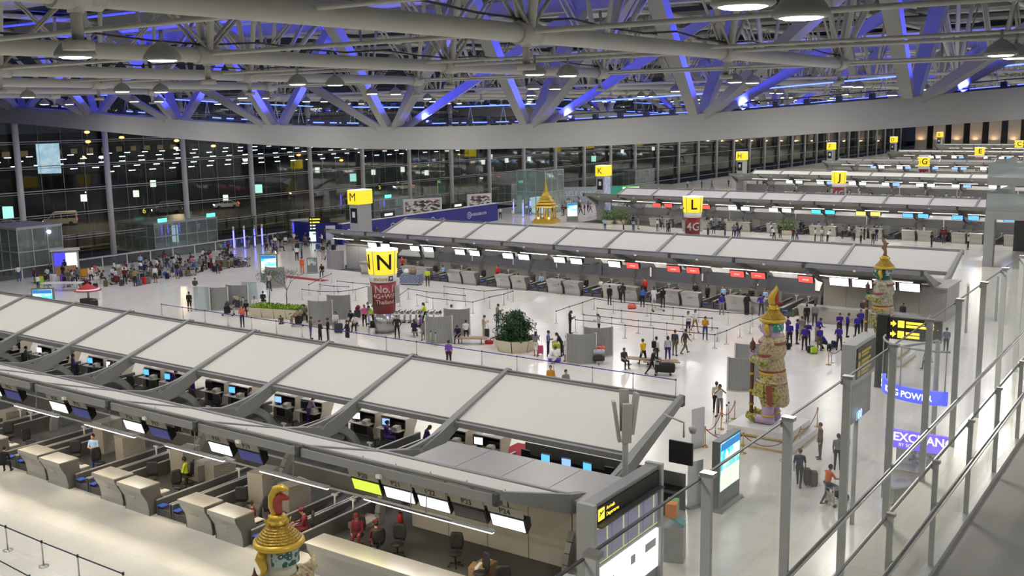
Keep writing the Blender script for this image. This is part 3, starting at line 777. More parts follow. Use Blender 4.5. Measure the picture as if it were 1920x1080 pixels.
# N side: the same counters turned round, seen from their staff side
N_Y = 37.5
SIDE_N = mat('counter_side_lit', (0.55, 0.51, 0.43), 0.5, noise=0.04)  # same side panels in their lit tone, light put into the colour
CT_SIDE_N = CT_SIDE.copy(); CT_SIDE_N.materials[0] = SIDE_N
nx = 0
for k in range(8):
    x0 = -29.6 - BAY * k
    for j, cx in enumerate((x0, x0 + 2.0)):
        w = '%s' % ordn[k]
        t = counter(cx, N_Y, PI, 'pale N row counter seen from behind, %s of the %s pair' % (('left', 'right')[j], w), 'counters of the N row')
        for q in t.children:
            if q.name.startswith('side_panel'): q.data = CT_SIDE_N
        monitor(cx - 0.3, N_Y - 0.62, 0.76, PI + 0.15, 'bwlob'[(k + j) % 5], 'monitor on the %s counter of the N row, %s pair' % (('left', 'right')[j], w), 'N row monitors')
        t = thing('document_printer', 'grey document printer on the %s counter of the N row, %s pair' % (('left', 'right')[j], w), 'printer', (cx + 0.42, N_Y - 0.68, 0.76), PI, 'N row printers')
        obj('body', PRINTER, t); obj('paper', (MB().box(-0.1, 0.1, -0.3, -0.1, 0.17, 0.175), WHITE), t)
        chair(cx - 0.1, N_Y - 1.7, PI + 0.3 * (k - 3 + j), 'black office chair at the %s counter of the N row, %s pair' % (('left', 'right')[j], w), 'N row chairs')
        if k < 5: obj('paper_sheet', (MB().box(-0.3, 0.3, -0.2, 0.2, 0, 0.004), WHITE), None, (cx - 0.1, N_Y - 0.05, 1.27), 0.2 * j, label='white paper on the top of the %s N counter, %s pair' % (('left', 'right')[j], w), cat='paper', group='papers on the N counters')
    conveyor(x0 + 3.75, N_Y, PI, 'weighing conveyor of the N row beside the %s pair from the island office' % ordn[k], 'N row conveyors')
# desks behind the office: a row of monitors
for i in range(7):
    cx = -24.6 + 1.05 * i
    monitor(cx, 35.9, 1.0, PI + 0.1 * (i % 3 - 1), 'oblbowl'[i], 'monitor in the row behind the office roof, %s from the staff coat' % ordn[i], 'office back row monitors')
t = thing('monitor_bench', 'black bench under the row of monitors behind the office roof', 'desk', (-21.5, 36.1, 0))
obj('top', (MB().box(-3.6, 4.2, -0.45, 0.55, 0.95, 1.0), BLACK), t); obj('back_panel', (MB().box(-3.6, 4.2, 0.5, 0.56, 0, 1.55), mat('bench_grey', (0.2, 0.2, 0.19), 0.5)), t); obj('front_panel', (MB().box(-3.6, 4.2, -0.4, -0.36, 0, 0.95), BLACK), t)
obj('carpet_runner', (MB().box(-28.0, -25.6, 37.6, 40.2, 0.013, 0.03), RED_CARPET), None, label='dark red carpet patch beside the N counters', cat='carpet')

# ---------------------------------------------------------------- island two: M side
def m_screen(x):
    if x < -61: return SCREEN_WHITE, None, 'white and blue'
    if x < -42.5: return SCREEN_WHITE, None, 'plain white'
    if x < -25: return SCREEN_RED, 'airasia', 'red'
    return SCREEN_WHITE, None, 'white'
Y2 = YC[1] - 6.9
c2 = 1
display(-27.2, 78.9, 2.8, 1.25, 0.62, SCREEN_RED, 'red overhead screen over the M row, first from the long desk', 'M row screens', text='airasia')
for k in range(1, 9):
    x0 = -33.2 - BAY * (k - 1)
    for j, cx in enumerate((x0 + 0.9, x0 + 2.75)):
        c2 += 1
        counter(cx, Y2 - 0.1 * j, 0, 'steel M row counter, %s one of the %s pair from the long desk' % (('outer', 'inner')[j], ordn[k]), 'steel counters of the M row')
        m, tx, wd = m_screen(cx)
        display(x0 + (0.3, 2.1)[j], 78.9, 2.8, 1.25, 0.62, m, '%s overhead screen over the M row, %s from the long desk' % (wd, nth(c2 - 1)), 'M row screens', text=tx)
        chair(cx + 0.1, Y2 + 1.7, 0.4 * j + k, 'black office chair behind the %s counter of the %s M pair' % (('outer', 'inner')[j], ordn[k]), 'chairs of the M row')
    conveyor(x0 + 4.15, Y2, 0, 'closer weighing conveyor of the %s M counter pair' % ordn[k], 'conveyors of the M row')
    conveyor(x0 + 5.15, Y2, 0, 'farther weighing conveyor of the %s M counter pair' % ordn[k], 'conveyors of the M row')
    for j in range(2):
        t = thing('desk_partition', 'dark grey desk partition behind the %s M counter pair, %s one' % (ordn[k], ('outer', 'inner')[j]), 'partition', (x0 + 0.7 + 2.1 * j, Y2 + 3.2, 0))
        obj('panel', (MB().box(-0.7, 0.7, -0.04, 0.04, 0.1, 1.35), MID_GREY), t); obj('cabinet', (MB().box(-0.6, 0.6, 0.04, 0.6, 0.0, 0.85), MID_GREY), t)
for k in range(15):
    light_tube(-20.5 - 4.02 * k, 78.6, 3.28, 2.9, 'strip light over the M row, %s from the statue end' % nth(k), 'M row strip lights')
area_light('strip_fill_glow', (-48, 78.4, 3.1), 56, 650, (1.0, 0.88, 0.70), (0.25, 0, 0), 0.15, 'RECTANGLE', spec=0.03)
for i in range(4):
    display(-24.6 + 1.75 * i, 79.0, 2.8, 1.55, 0.75, SCREEN_WHITE, 'large white screen over the long M desk, %s from the red screens' % ordn[i], 'screens over the long M desk')
t = thing('service_desk', 'long pale desk with steel top where the blue shirted team waits', 'counter', (-22.0, 76.4, 0))
obj('front_panel', (MB().prism(PROF, -4.7, 4.7), mat('desk_cream', (0.5, 0.46, 0.38), 0.45)), t); obj('counter_top', (MB().box(-4.75, 4.75, -0.48, 0.5, 1.22, 1.27), STEEL), t); obj('steel_band', (MB().box(-4.72, 4.72, -0.47, -0.43, 1.0, 1.22), STEEL), t)
t = thing('island_office', 'grey panelled office block behind the long pale desk of the second island', 'office', (0, 0, 0))
for i in range(5): obj('wall_panel', (MB().box(-26.5 + i * 1.85, -24.68 + i * 1.85, 81.2, 81.3, 0.02, 2.5), WP), t)
obj('end_wall', (MB().box(-17.3, -17.2, 81.3, 85.5, 0.02, 2.5), GREY_PAINT), t); obj('roof_slab', (MB().box(-26.6, -17.1, 81.0, 85.6, 2.5, 2.62), SLAB), t)
t = thing('island_office', 'grey panelled block at the roadside end of the second island behind the cone pillar', 'office', (0, 0, 0))
for i in range(3): obj('wall_panel', (MB().box(-77.2 + i * 1.85, -75.38 + i * 1.85, 79.4, 79.5, 0.02, 2.6), GREY_PAINT), t)
obj('end_wall', (MB().box(-77.2, -77.1, 79.5, 86, 0.02, 2.6), GREY_PAINT), t); obj('roof_slab', (MB().box(-77.25, -71.6, 79.2, 86.1, 2.6, 2.72), SLAB), t)

# ---------------------------------------------------------------- islands three to seven, seen small
isl = ['third', 'fourth', 'fifth', 'sixth', 'last']
for q in range(2, 7):
    Yq = YC[q] - 6.9; n = 0
    wd = isl[q - 2]
    for k in range(-1, 8):
        x0 = -33.2 - BAY * (k - 1)
        for j, cx in enumerate((x0 + 0.9, x0 + 2.75)):
            n += 1
            if q <= 3 or k % 2 == 0:
                counter(cx, Yq, 0, 'pale counter of the %s island from the front, %s from the airside' % (wd, nth(n - 1)), 'counters of the %s island' % wd, 1 if q == 2 else 0)
            if q == 2:
                m, s_ = ((SCREEN_RED, 'pink red') if cx < -57 else (SCREEN_WHITE, 'white') if cx < -47 else (SCREEN_CYAN, 'cyan') if cx < -41 else (SCREEN_ORANGE, 'orange') if cx < -35 else (SCREEN_BLUE, 'blue'))
            else:
                m, s_ = ((MATS['screen_pale_blue'], 'pale blue') if (q == 4 and n % 3) or n % 4 == 0 else (SCREEN_WHITE, 'white'))
            if q < 6: display(x0 + (0.3, 2.1)[j], Yq + 1.6, 2.9, 1.3, 0.62, m, '%s overhead screen of the %s island from the front, %s from the airside' % (s_, wd, nth(n - 1)), 'screens of the %s island' % wd)
            if q == 2:
                t = thing('desk_partition', 'dark grey desk partition of the third island, %s from the airside' % nth(n - 1), 'partition', (cx, Yq + 3.2, 0))
                obj('panel', (MB().box(-0.8, 0.8, -0.04, 0.04, 0.1, 1.35), MID_GREY), t); obj('cabinet', (MB().box(-0.6, 0.6, 0.04, 0.6, 0.0, 0.85), MID_GREY), t)
                if k % 2 == 0: chair(cx, Yq + 1.8, j + k, 'black office chair of the third island, %s from the airside' % nth(n - 1), 'chairs of the third island')
        if q == 2: conveyor(x0 + 4.5, Yq, 0, 'weighing conveyor of the third island beside its %s counter pair' % nth(k + 1), 'conveyors of the third island')
    for k in range(14):
        light_tube(-20.5 - 4.02 * k, Yq + 1.3, 3.35, 2.9, 'strip light over the %s island from the front, %s from the airside' % (wd, nth(k)), 'strip lights of the %s island' % wd)
    area_light('strip_fill_glow', (-48, Yq + 1.2, 3.1), 56, 420, (1.0, 0.9, 0.78), (0.25, 0, 0), 0.15, 'RECTANGLE', spec=0.03)
    t = thing('island_wall', 'grey back wall down the middle of the %s island from the front' % wd, 'partition', (0, YC[q], 0))
    for i in range(6): obj('wall_panel', (MB().box(-78 + i * 9.6, -68.5 + i * 9.6, 0.9, 1.0, 0.02, 1.9), MID_GREY), t)

t = thing('island_wall', 'dark back partition along the middle of the second island', 'partition', (0, YC[1], 0))
for i in range(8): obj('wall_panel', (MB().box(-70 + i * 5.2, -65.0 + i * 5.2, 1.0, 1.1, 0.02, 1.75), MID_GREY), t)

# ================================================================== figures: one continuous surface each, grown from a posed skeleton
def surface_nets(D, org, h):
    ins = D < 0
    sh = tuple(s - 1 for s in D.shape)
    offs = [(i, j, k) for i in (0, 1) for j in (0, 1) for k in (0, 1)]
    sl = lambda A, o: A[o[0]:o[0] + sh[0], o[1]:o[1] + sh[1], o[2]:o[2] + sh[2]]
    cnt = sum(sl(ins, o).astype(np.int8) for o in offs)
    act = (cnt > 0) & (cnt < 8)
    ci = np.argwhere(act); n = len(ci)
    idx = -np.ones(sh, dtype=np.int64); idx[act] = np.arange(n)
    pos = np.zeros((n, 3)); num = np.zeros(n)
    for a in offs:
        for ax in range(3):
            if a[ax]: continue
            b = list(a); b[ax] = 1
            da = D[ci[:, 0] + a[0], ci[:, 1] + a[1], ci[:, 2] + a[2]]; db = D[ci[:, 0] + b[0], ci[:, 1] + b[1], ci[:, 2] + b[2]]
            c = (da < 0) != (db < 0)
            t = np.where(c, da / np.where(c, da - db, 1), 0)
            p = np.array(a, float)[None, :] + 0 * pos; p[:, ax] += t
            pos += p * c[:, None]; num += c
    V = (ci + pos / num[:, None]) * h + org
    F = []
    for ax in range(3):
        u, v = (ax + 1) % 3, (ax + 2) % 3
        s0 = [slice(None)] * 3; s1 = [slice(None)] * 3
        s0[ax] = slice(0, -1); s1[ax] = slice(1, None)
        e = ins[tuple(s0)] != ins[tuple(s1)]
        q = np.argwhere(e); q = q[(q[:, u] > 0) & (q[:, v] > 0) & (q[:, u] < D.shape[u] - 1) & (q[:, v] < D.shape[v] - 1)]
        first = ins[q[:, 0], q[:, 1], q[:, 2]]
        def cell(du, dv):
            r = q.copy(); r[:, u] -= du; r[:, v] -= dv
            return idx[r[:, 0], r[:, 1], r[:, 2]]
        A, B, C_, E_ = cell(1, 1), cell(0, 1), cell(0, 0), cell(1, 0)
        F.append(np.where(first[:, None], np.stack([A, B, C_, E_], 1), np.stack([A, E_, C_, B], 1)))
    return V, np.concatenate(F)
def _cap(P, a, b, ra, rb, sq=None):
    a = np.array(a, float); b = np.array(b, float); ab = b - a
    t = np.clip(((P - a) @ ab) / max(ab @ ab, 1e-9), 0, 1)
    q = P - a - t[..., None] * ab
    if sq is not None: q = q / np.array(sq)
    return np.sqrt((q * q).sum(-1)) - (ra + (rb - ra) * t)
def _ell(P, c, r):
    q = (P - np.array(c)) / np.array(r)
    return (np.sqrt((q * q).sum(-1)) - 1) * min(r)
def prim_d(P, p):
    return _cap(P, *p[1:]) if p[0] == 'c' else _ell(P, *p[1:])
def prim_box(p):
    if p[0] == 'c':
        r = max(p[3], p[4]) * (max(p[5]) if len(p) > 5 and p[5] is not None else 1); lo = np.minimum(p[1], p[2]) - r; hi = np.maximum(p[1], p[2]) + r
    else: lo = np.array(p[1]) - p[2]; hi = np.array(p[1]) + np.array(p[2])
    return lo, hi
def grow(prims, vox):
    """prims: list of (primitive, material, blend, carve)"""
    los, his = zip(*[prim_box(p[0]) for p in prims if not p[3]])
    lo = np.min(los, 0) - 3 * vox; hi = np.max(his, 0) + 3 * vox
    n = np.ceil((hi - lo) / vox).astype(int) + 1
    D = np.full(tuple(n), 9.0)
    ax = [lo[i] + vox * np.arange(n[i]) for i in range(3)]
    for p, m, k, carve in prims:
        bl, bh = prim_box(p); bl = bl - 0.06 - 2 * vox - k; bh = bh + 0.06 + 2 * vox + k
        i0 = np.clip(((bl - lo) / vox).astype(int), 0, n - 1); i1 = np.clip(((bh - lo) / vox).astype(int) + 2, 1, n)
        S = tuple(slice(i0[i], i1[i]) for i in range(3))
        G = np.stack(np.meshgrid(ax[0][S[0]], ax[1][S[1]], ax[2][S[2]], indexing='ij'), -1)
        d = prim_d(G, p); a = D[S]
        if carve:
            D[S] = np.maximum(a, -d)
        else:
            h_ = np.maximum(k - np.abs(a - d), 0) / max(k, 1e-6)
            D[S] = np.minimum(a, d) - h_ * h_ * k / 4
    V, F = surface_nets(D, lo, vox)
    C = V[F].mean(1)
    best = np.full(len(C), 1e9); mi = np.zeros(len(C), int)
    for p, m, k, carve in prims:
        if carve: continue
        d = prim_d(C, p) - (0.002 if m in (4,) else 0)
        w = d < best; best[w] = d[w]; mi[w] = m
    return V, F, mi
def sdf_mesh(name, prims, vox, mats, extra=None):
    V, F, mi = grow(prims, vox)
    v = V.tolist(); f = F.tolist(); mm = mi.tolist()
    if extra:
        o = len(v); v += [list(q) for q in extra.v]; f += [[i + o for i in q] for q in extra.f]; mm += extra.m
    me = bpy.data.meshes.new(name); me.from_pydata(v, [], f)
    for m in mats: me.materials.append(m)
    me.polygons.foreach_set('material_index', mm)
    me.polygons.foreach_set('use_smooth', [True] * len(f)); me.update()
    return me
# slots: 0 skin, 1 top, 2 bottoms, 3 shoes, 4 eyes and mouth, 5 forearm, 6 shin
def roty(v, a):
    c, s = math.cos(a), math.sin(a); return np.array((v[0] * c + v[2] * s, v[1], -v[0] * s + v[2] * c))
def skeleton(arms, legs, lean=0.0, nod=0.0, skirt=0, female=False, wide=1.0, coat=False):
    pr = []; ex = MB(); A = np.array
    def add(p, m, k=0.03, carve=False): pr.append((p, m, k, carve))
    P = A((0, 0, 0.0))
    up = lambda x, y, z: P + roty(A((x, y, z)), lean)
    w = wide
    fl = (0.72, 1, 1)
    add(('e', P + A((0, 0, -0.01)), A((0.112, 0.158, 0.12)) * w), 2, 0.04)
    add(('c', up(0, 0, 0.06), up(0.01, 0, 0.2), 0.135 * w, 0.145 * w, (0.78, 1, 1)), 1, 0.05)
    add(('c', up(0.01, 0, 0.2), up(0.0, 0, 0.36), 0.145 * w, 0.155 * w, (0.74, 1.02, 1)), 1, 0.05)
    if female: 
        for s in (-1, 1): add(('e', up(0.085, s * 0.065, 0.3), A((0.06, 0.06, 0.06))), 1, 0.04)
    if coat: add(('c', P + A((0, 0, 0.05)), P + A((0, 0, -0.12)), 0.15 * w, 0.17 * w, (0.8, 1, 1)), 1, 0.04)
    add(('c', up(0, -0.15, 0.43), up(0, 0.15, 0.43), 0.062, 0.062), 1, 0.06)
    nb = up(0, 0, 0.47); hd = up(0.015, 0, 0.54)
    add(('c', nb, hd, 0.05, 0.048), 0, 0.03)
    hc = hd + roty(A((0.02, 0, 0.115)), lean + nod)
    H = lambda x, y, z: hc + roty(A((x, y, z)), lean + nod)
    add(('e', H(0, 0, 0.02), A((0.098, 0.079, 0.105))), 0, 0.03)
    add(('e', H(0.025, 0, -0.055), A((0.07, 0.06, 0.062))), 0, 0.03)
    add(('c', H(0.088, 0, 0.01), H(0.112, 0, -0.028), 0.012, 0.018), 0, 0.012)
    for s in (-1, 1):
        add(('e', H(-0.005, s * 0.082, -0.005), A((0.022, 0.012, 0.032))), 0, 0.01)
        add(('e', H(0.086, s * 0.034, 0.014), A((0.012, 0.015, 0.007))), 4, 0.004)
    add(('e', H(0.083, 0, -0.066), A((0.009, 0.022, 0.005))), 4, 0.003)
    hands = []
    for s, (a, b, e, e2) in zip((1, -1), arms):
        sh = up(0, s * 0.185, 0.425)
        d = A((math.sin(a) * math.cos(b), s * math.sin(b), -math.cos(a) * math.cos(b)))
        d = roty(d, lean * 0.6)
        el = sh + d * 0.28
        a2 = a + e
        d2 = A((math.sin(a2) * math.cos(e2), -s * math.sin(e2) + s * math.sin(b) * 0.3, -math.cos(a2) * math.cos(e2))); d2 = roty(d2, lean * 0.6); d2 /= np.linalg.norm(d2)
        wr = el + d2 * 0.24
        add(('c', sh, el, 0.056 * w, 0.043 * w), 1, 0.03); add(('c', el, wr, 0.042, 0.029), 5, 0.02)
        pm_ = wr + d2 * 0.05
        add(('c', wr, wr + d2 * 0.075, 0.024, 0.034, None), 0, 0.015)
        side = np.cross(d2, A((0, 1, 0)) if abs(d2[1]) < 0.8 else A((1, 0, 0))); side /= np.linalg.norm(side)
        cur = np.cross(side, d2) * s
        base = wr + d2 * 0.08
        for q in range(4):
            o_ = side * (q - 1.5) * 0.019; L = (0.068, 0.078, 0.074, 0.058)[q]
            ex.tube([base + o_ - d2 * 0.02, base + o_ * 1.1 + d2 * L * 0.5 - cur * 0.006, base + o_ * 1.1 + d2 * L * 0.9 - cur * 0.022], [0.0105, 0.0095, 0.007], 5)
        th = wr + d2 * 0.03 + side * 0.026
        ex.tube([th - side * 0.01, th + side * 0.022 + d2 * 0.022, th + side * 0.026 + d2 * 0.05 - cur * 0.01], [0.0125, 0.011, 0.008], 5)
        hands.append(wr + d2 * 0.1)
    low = 9
    for s, (t, k, sp) in zip((1, -1), legs):
        hp = P + A((0, s * 0.088, -0.04))
        d = A((math.sin(t), s * math.sin(sp), -math.cos(t)))
        kn = hp + d / np.linalg.norm(d) * 0.43
        t2 = t - k
        an = kn + A((math.sin(t2), s * 0.02, -math.cos(t2))) * 0.41
        add(('c', hp, kn, 0.092 * w, 0.06), 2, 0.02); add(('c', kn, kn + (an - kn) * 0.35, 0.058, 0.056), 6, 0.02); add(('c', kn + (an - kn) * 0.35, an, 0.056, 0.038), 6, 0.02)
        f = A((math.cos(t2 * 0.5), s * 0.12, math.sin(t2 * 0.5) * 0.6)); f /= np.linalg.norm(f)
        heel = an + A((-0.03, 0, -0.045)); toe = heel + f * 0.19
        add(('c', heel, toe, 0.04, 0.032, (1, 1.05, 0.9)), 3, 0.015)
        low = min(low, heel[2] - 0.04, toe[2] - 0.032)
    if skirt: add(('c', P + A((0, 0, 0.0)), P + A((0, 0, -0.42 * skirt)), 0.15 * w, 0.19 * w, (0.85, 1, 1)), 2, 0.03)
    return pr, ex, hc, lean + nod, low
ST = [(0, 0, 0.03), (0.0, 0.0, 0.03)]
POSES = {
    'stand': dict(arms=[(0.05, 0.12, 0.15, 0.1)] * 2, legs=[(0.03, 0.03, 0.07), (-0.03, 0.02, 0.07)]),
    'fold': dict(arms=[(0.25, 0.15, 1.5, 0.75), (0.3, 0.15, 1.4, 0.8)], legs=[(0.04, 0.04, 0.09), (-0.04, 0.02, 0.06)]),
    'phone': dict(arms=[(0.35, 0.1, 1.75, 0.35), (0.3, 0.1, 1.6, 0.35)], legs=[(0.05, 0.04, 0.07), (-0.05, 0.02, 0.07)], nod=0.4),
    'pocket': dict(arms=[(-0.15, 0.45, 0.75, 0.4)] * 2, legs=[(0.02, 0.02, 0.12), (-0.02, 0.02, 0.12)]),
    'walk': dict(arms=[(-0.45, 0.1, 0.3, 0.05), (0.45, 0.1, 0.4, 0.1)], legs=[(0.42, 0.1, 0.04), (-0.32, 0.35, 0.04)], lean=0.06),
    'push': dict(arms=[(0.7, 0.1, 0.7, 0.1)] * 2, legs=[(0.38, 0.15, 0.05), (-0.35, 0.3, 0.05)], lean=0.2),
    'lean': dict(arms=[(0.6, 0.15, 1.0, 0.2)] * 2, legs=[(0.05, 0.05, 0.1), (-0.15, 0.03, 0.08)], lean=0.5, nod=-0.1),
    'sit': dict(arms=[(0.35, 0.12, 1.0, 0.3)] * 2, legs=[(1.5, 1.45, 0.08), (1.45, 1.5, 0.06)], lean=0.08),
    'slump': dict(arms=[(0.55, 0.12, 0.9, 0.4)] * 2, legs=[(1.5, 1.5, 0.12), (1.4, 1.2, 0.08)], lean=0.35, nod=0.3),
    'type': dict(arms=[(0.55, 0.1, 1.05, 0.2)] * 2, legs=[(1.45, 1.5, 0.08), (1.45, 1.4, 0.06)], lean=0.12),
    'crouch': dict(arms=[(0.8, 0.1, 0.5, 0.2)] * 2, legs=[(1.75, 2.3, 0.15), (1.5, 2.2, 0.12)], lean=0.6, nod=0.0),
    'bow': dict(arms=[(0.9, 0.1, 0.3, 0.1)] * 2, legs=[(0.35, 0.6, 0.1), (0.2, 0.5, 0.1)], lean=1.15),
    'skirt': dict(arms=[(0.05, 0.12, 0.2, 0.1), (0.2, 0.1, 1.2, 0.4)], legs=[(0.05, 0.04, 0.03), (-0.03, 0.02, 0.03)], skirt=1.0, female=True),
    'skwalk': dict(arms=[(-0.3, 0.1, 0.3, 0.1), (0.3, 0.1, 0.7, 0.2)], legs=[(0.3, 0.1, 0.02), (-0.22, 0.35, 0.02)], skirt=0.95, female=True),
    'robe': dict(arms=[(0.2, 0.1, 1.2, 0.5)] * 2, legs=[(0.03, 0.03, 0.03), (-0.03, 0.02, 0.03)], skirt=1.95, wide=1.08),
    'wstand': dict(arms=[(0.05, 0.1, 0.2, 0.1), (0.35, 0.1, 1.6, 0.5)], legs=[(0.05, 0.04, 0.04), (-0.03, 0.02, 0.04)], female=True, wide=0.93),
    'arms_up': dict(arms=[(1.4, 0.3, 1.4, 0.8)] * 2, legs=[(0.03, 0.03, 0.06), (-0.03, 0.02, 0.06)], female=True, wide=0.93),
}
_dm = [mat('slot_%d' % i, (0.4, 0.3, 0.25), 0.7) for i in range(7)]
BODY = {}
def body(pose, fine):
    key = (pose, fine)
    if key not in BODY:
        pr, ex, hc, ang, low = skeleton(**POSES[pose])
        if fine is not True: ex = None
        me = sdf_mesh('body', pr, 0.055 if fine == 'tiny' else 0.0155 if fine else 0.03, _dm, ex)
        me.transform(Matrix.Translation((0, 0, -low)))
        BODY[key] = (me, hc + np.array((0, 0, -low)), ang)
    return BODY[key]
def hair_mesh(kind):
    A = np.array
    pr = [(('e', A((-0.012, 0, 0.03)), A((0.108, 0.09, 0.115))), 0, 0.02, False)]
    if kind in ('long', 'tail'):
        pr.append((('c', A((-0.06, 0, 0.0)), A((-0.10, 0, -0.22 if kind == 'long' else -0.16)), 0.085 if kind == 'long' else 0.045, 0.05 if kind == 'long' else 0.03, (0.7, 1.1, 1)), 0, 0.04, False))
    if kind == 'bun': pr.append((('e', A((-0.11, 0, 0.04)), A((0.04, 0.045, 0.045))), 0, 0.01, False))
    if kind == 'bob': pr.append((('e', A((-0.03, 0, -0.03)), A((0.1, 0.11, 0.11))), 0, 0.02, False))
    pr.append((('e', A((0.12, 0, -0.045)), A((0.10, 0.085, 0.125))), 0, 0, True))
    pr.append((('e', A((0.05, 0, -0.14)), A((0.11, 0.12, 0.11))), 0, 0, True))
    return sdf_mesh('hair', pr, 0.016, [_dm[0]])
HAIR = {k: hair_mesh(k) for k in ('short', 'long', 'tail', 'bun', 'bob')}
def cap_mesh():
    mb = MB().lathe([(0.1, 0.06), (0.115, 0.075), (0.108, 0.135), (0.06, 0.155), (0.0, 0.16)], 12, caps=False)
    mb.prism([(0.08, 0.06), (0.17, 0.05), (0.17, 0.06), (0.08, 0.075)], -0.07, 0.07, 'y')
    return mb
PC = dict(black=(0.012, 0.012, 0.014), charcoal=(0.04, 0.04, 0.045), grey=(0.2, 0.2, 0.2), silver=(0.42, 0.43, 0.45), white=(0.72, 0.72, 0.72), cream=(0.6, 0.54, 0.42), khaki=(0.36, 0.30, 0.2), brown=(0.12, 0.07, 0.045),
          navy=(0.012, 0.015, 0.06), blue=(0.03, 0.10, 0.42), royal=(0.035, 0.02, 0.28), slate=(0.12, 0.14, 0.22), denim=(0.04, 0.06, 0.16), skyblue=(0.3, 0.45, 0.7), purple=(0.17, 0.07, 0.42), violet=(0.05, 0.025, 0.18), lilac=(0.35, 0.25, 0.42),
          red=(0.5, 0.02, 0.02), maroon=(0.115, 0.008, 0.02), coral=(0.7, 0.13, 0.08), orange=(0.75, 0.14, 0.02), mustard=(0.55, 0.26, 0.02), yellow=(0.7, 0.47, 0.01), hivis=(0.55, 0.68, 0.03), lime=(0.4, 0.6, 0.04), green=(0.03, 0.2, 0.05), teal=(0.03, 0.22, 0.2), pink=(0.7, 0.12, 0.28), olive=(0.11, 0.11, 0.05), tan=(0.3, 0.19, 0.1))
SKIN = [mat('skin_%d' % i, c, 0.55) for i, c in enumerate(((0.42, 0.24, 0.15), (0.34, 0.18, 0.11), (0.50, 0.31, 0.21)))]
HAIRM = [mat('hair_%d' % i, c, 0.5) for i, c in enumerate(((0.012, 0.010, 0.009), (0.02, 0.014, 0.01), (0.05, 0.025, 0.012)))]
FEAT = mat('face_feature', (0.06, 0.02, 0.018), 0.4)
def cloth(n):
    return mat('cloth_' + n, PC[n], 0.85, noise=0.08, nscale=6)
_pn = [0]
def person(x, y, face, pose, top, bottom, label, hair='short', sleeve=False, legs_bare=False, shoes='black', group='people in the hall', z=0.0, scale=1.0, fine=True, cap=None, skin=None):
    me, hc, ang = body(pose, fine)
    i = _pn[0]; _pn[0] += 1
    o = obj('person', me, None, (x, y, z), math.radians(face), label, 'person', group, scale=scale * (0.97 + 0.05 * ((i * 37) % 10) / 10))
    sk = SKIN[i % 3 if skin is None else skin]
    ms = [sk, cloth(top), cloth(bottom), cloth(shoes), FEAT, cloth(top) if sleeve else sk, sk if legs_bare else cloth(bottom)]
    for q, m in enumerate(ms):
        o.material_slots[q].link = 'OBJECT'; o.material_slots[q].material = m
    h = obj('hair', HAIR[hair], o, tuple(hc))
    h.rotation_euler = (0, ang, 0)
    h.material_slots[0].link = 'OBJECT'; h.material_slots[0].material = HAIRM[i % 3]
    if cap:
        c = obj('cap', (cap_mesh(), cloth(cap)), o, tuple(hc)); c.rotation_euler = (0, ang, 0)
    return o

# ================================================================== things standing in the hall
def sliced(me, step=0.07):
    b = bmesh.new(); b.from_mesh(me); xs = [v.co.x for v in b.verts]; x = min(xs) + step
    while x < max(xs):
        bmesh.ops.bisect_plane(b, geom=b.verts[:] + b.edges[:] + b.faces[:], plane_co=(x, 0, 0), plane_no=(1, 0, 0)); x += step
    r = me.copy(); b.to_mesh(r); b.free(); return r
def bent_text(s, size, m, R, z, a, slope=0.0):
    """lettering wrapped round a cone of radius R at height z, centred on angle a"""
    me = sliced(text_mesh(s, size, m, 0.01, 'CENTER', 0.02 if size > 0.6 else 0.008))
    for v in me.vertices:
        r = R + 0.015 + slope * v.co.z; th = a + v.co.x / R
        v.co = Vector((r * math.cos(th), r * math.sin(th), z + v.co.z))
    return me
AD_RED = ramp_mat('ad_brown_red', 'noise', 0.6, [(0.3, (0.10, 0.01, 0.01)), (0.6, (0.26, 0.02, 0.015)), (0.8, (0.4, 0.06, 0.03))], 0.5)
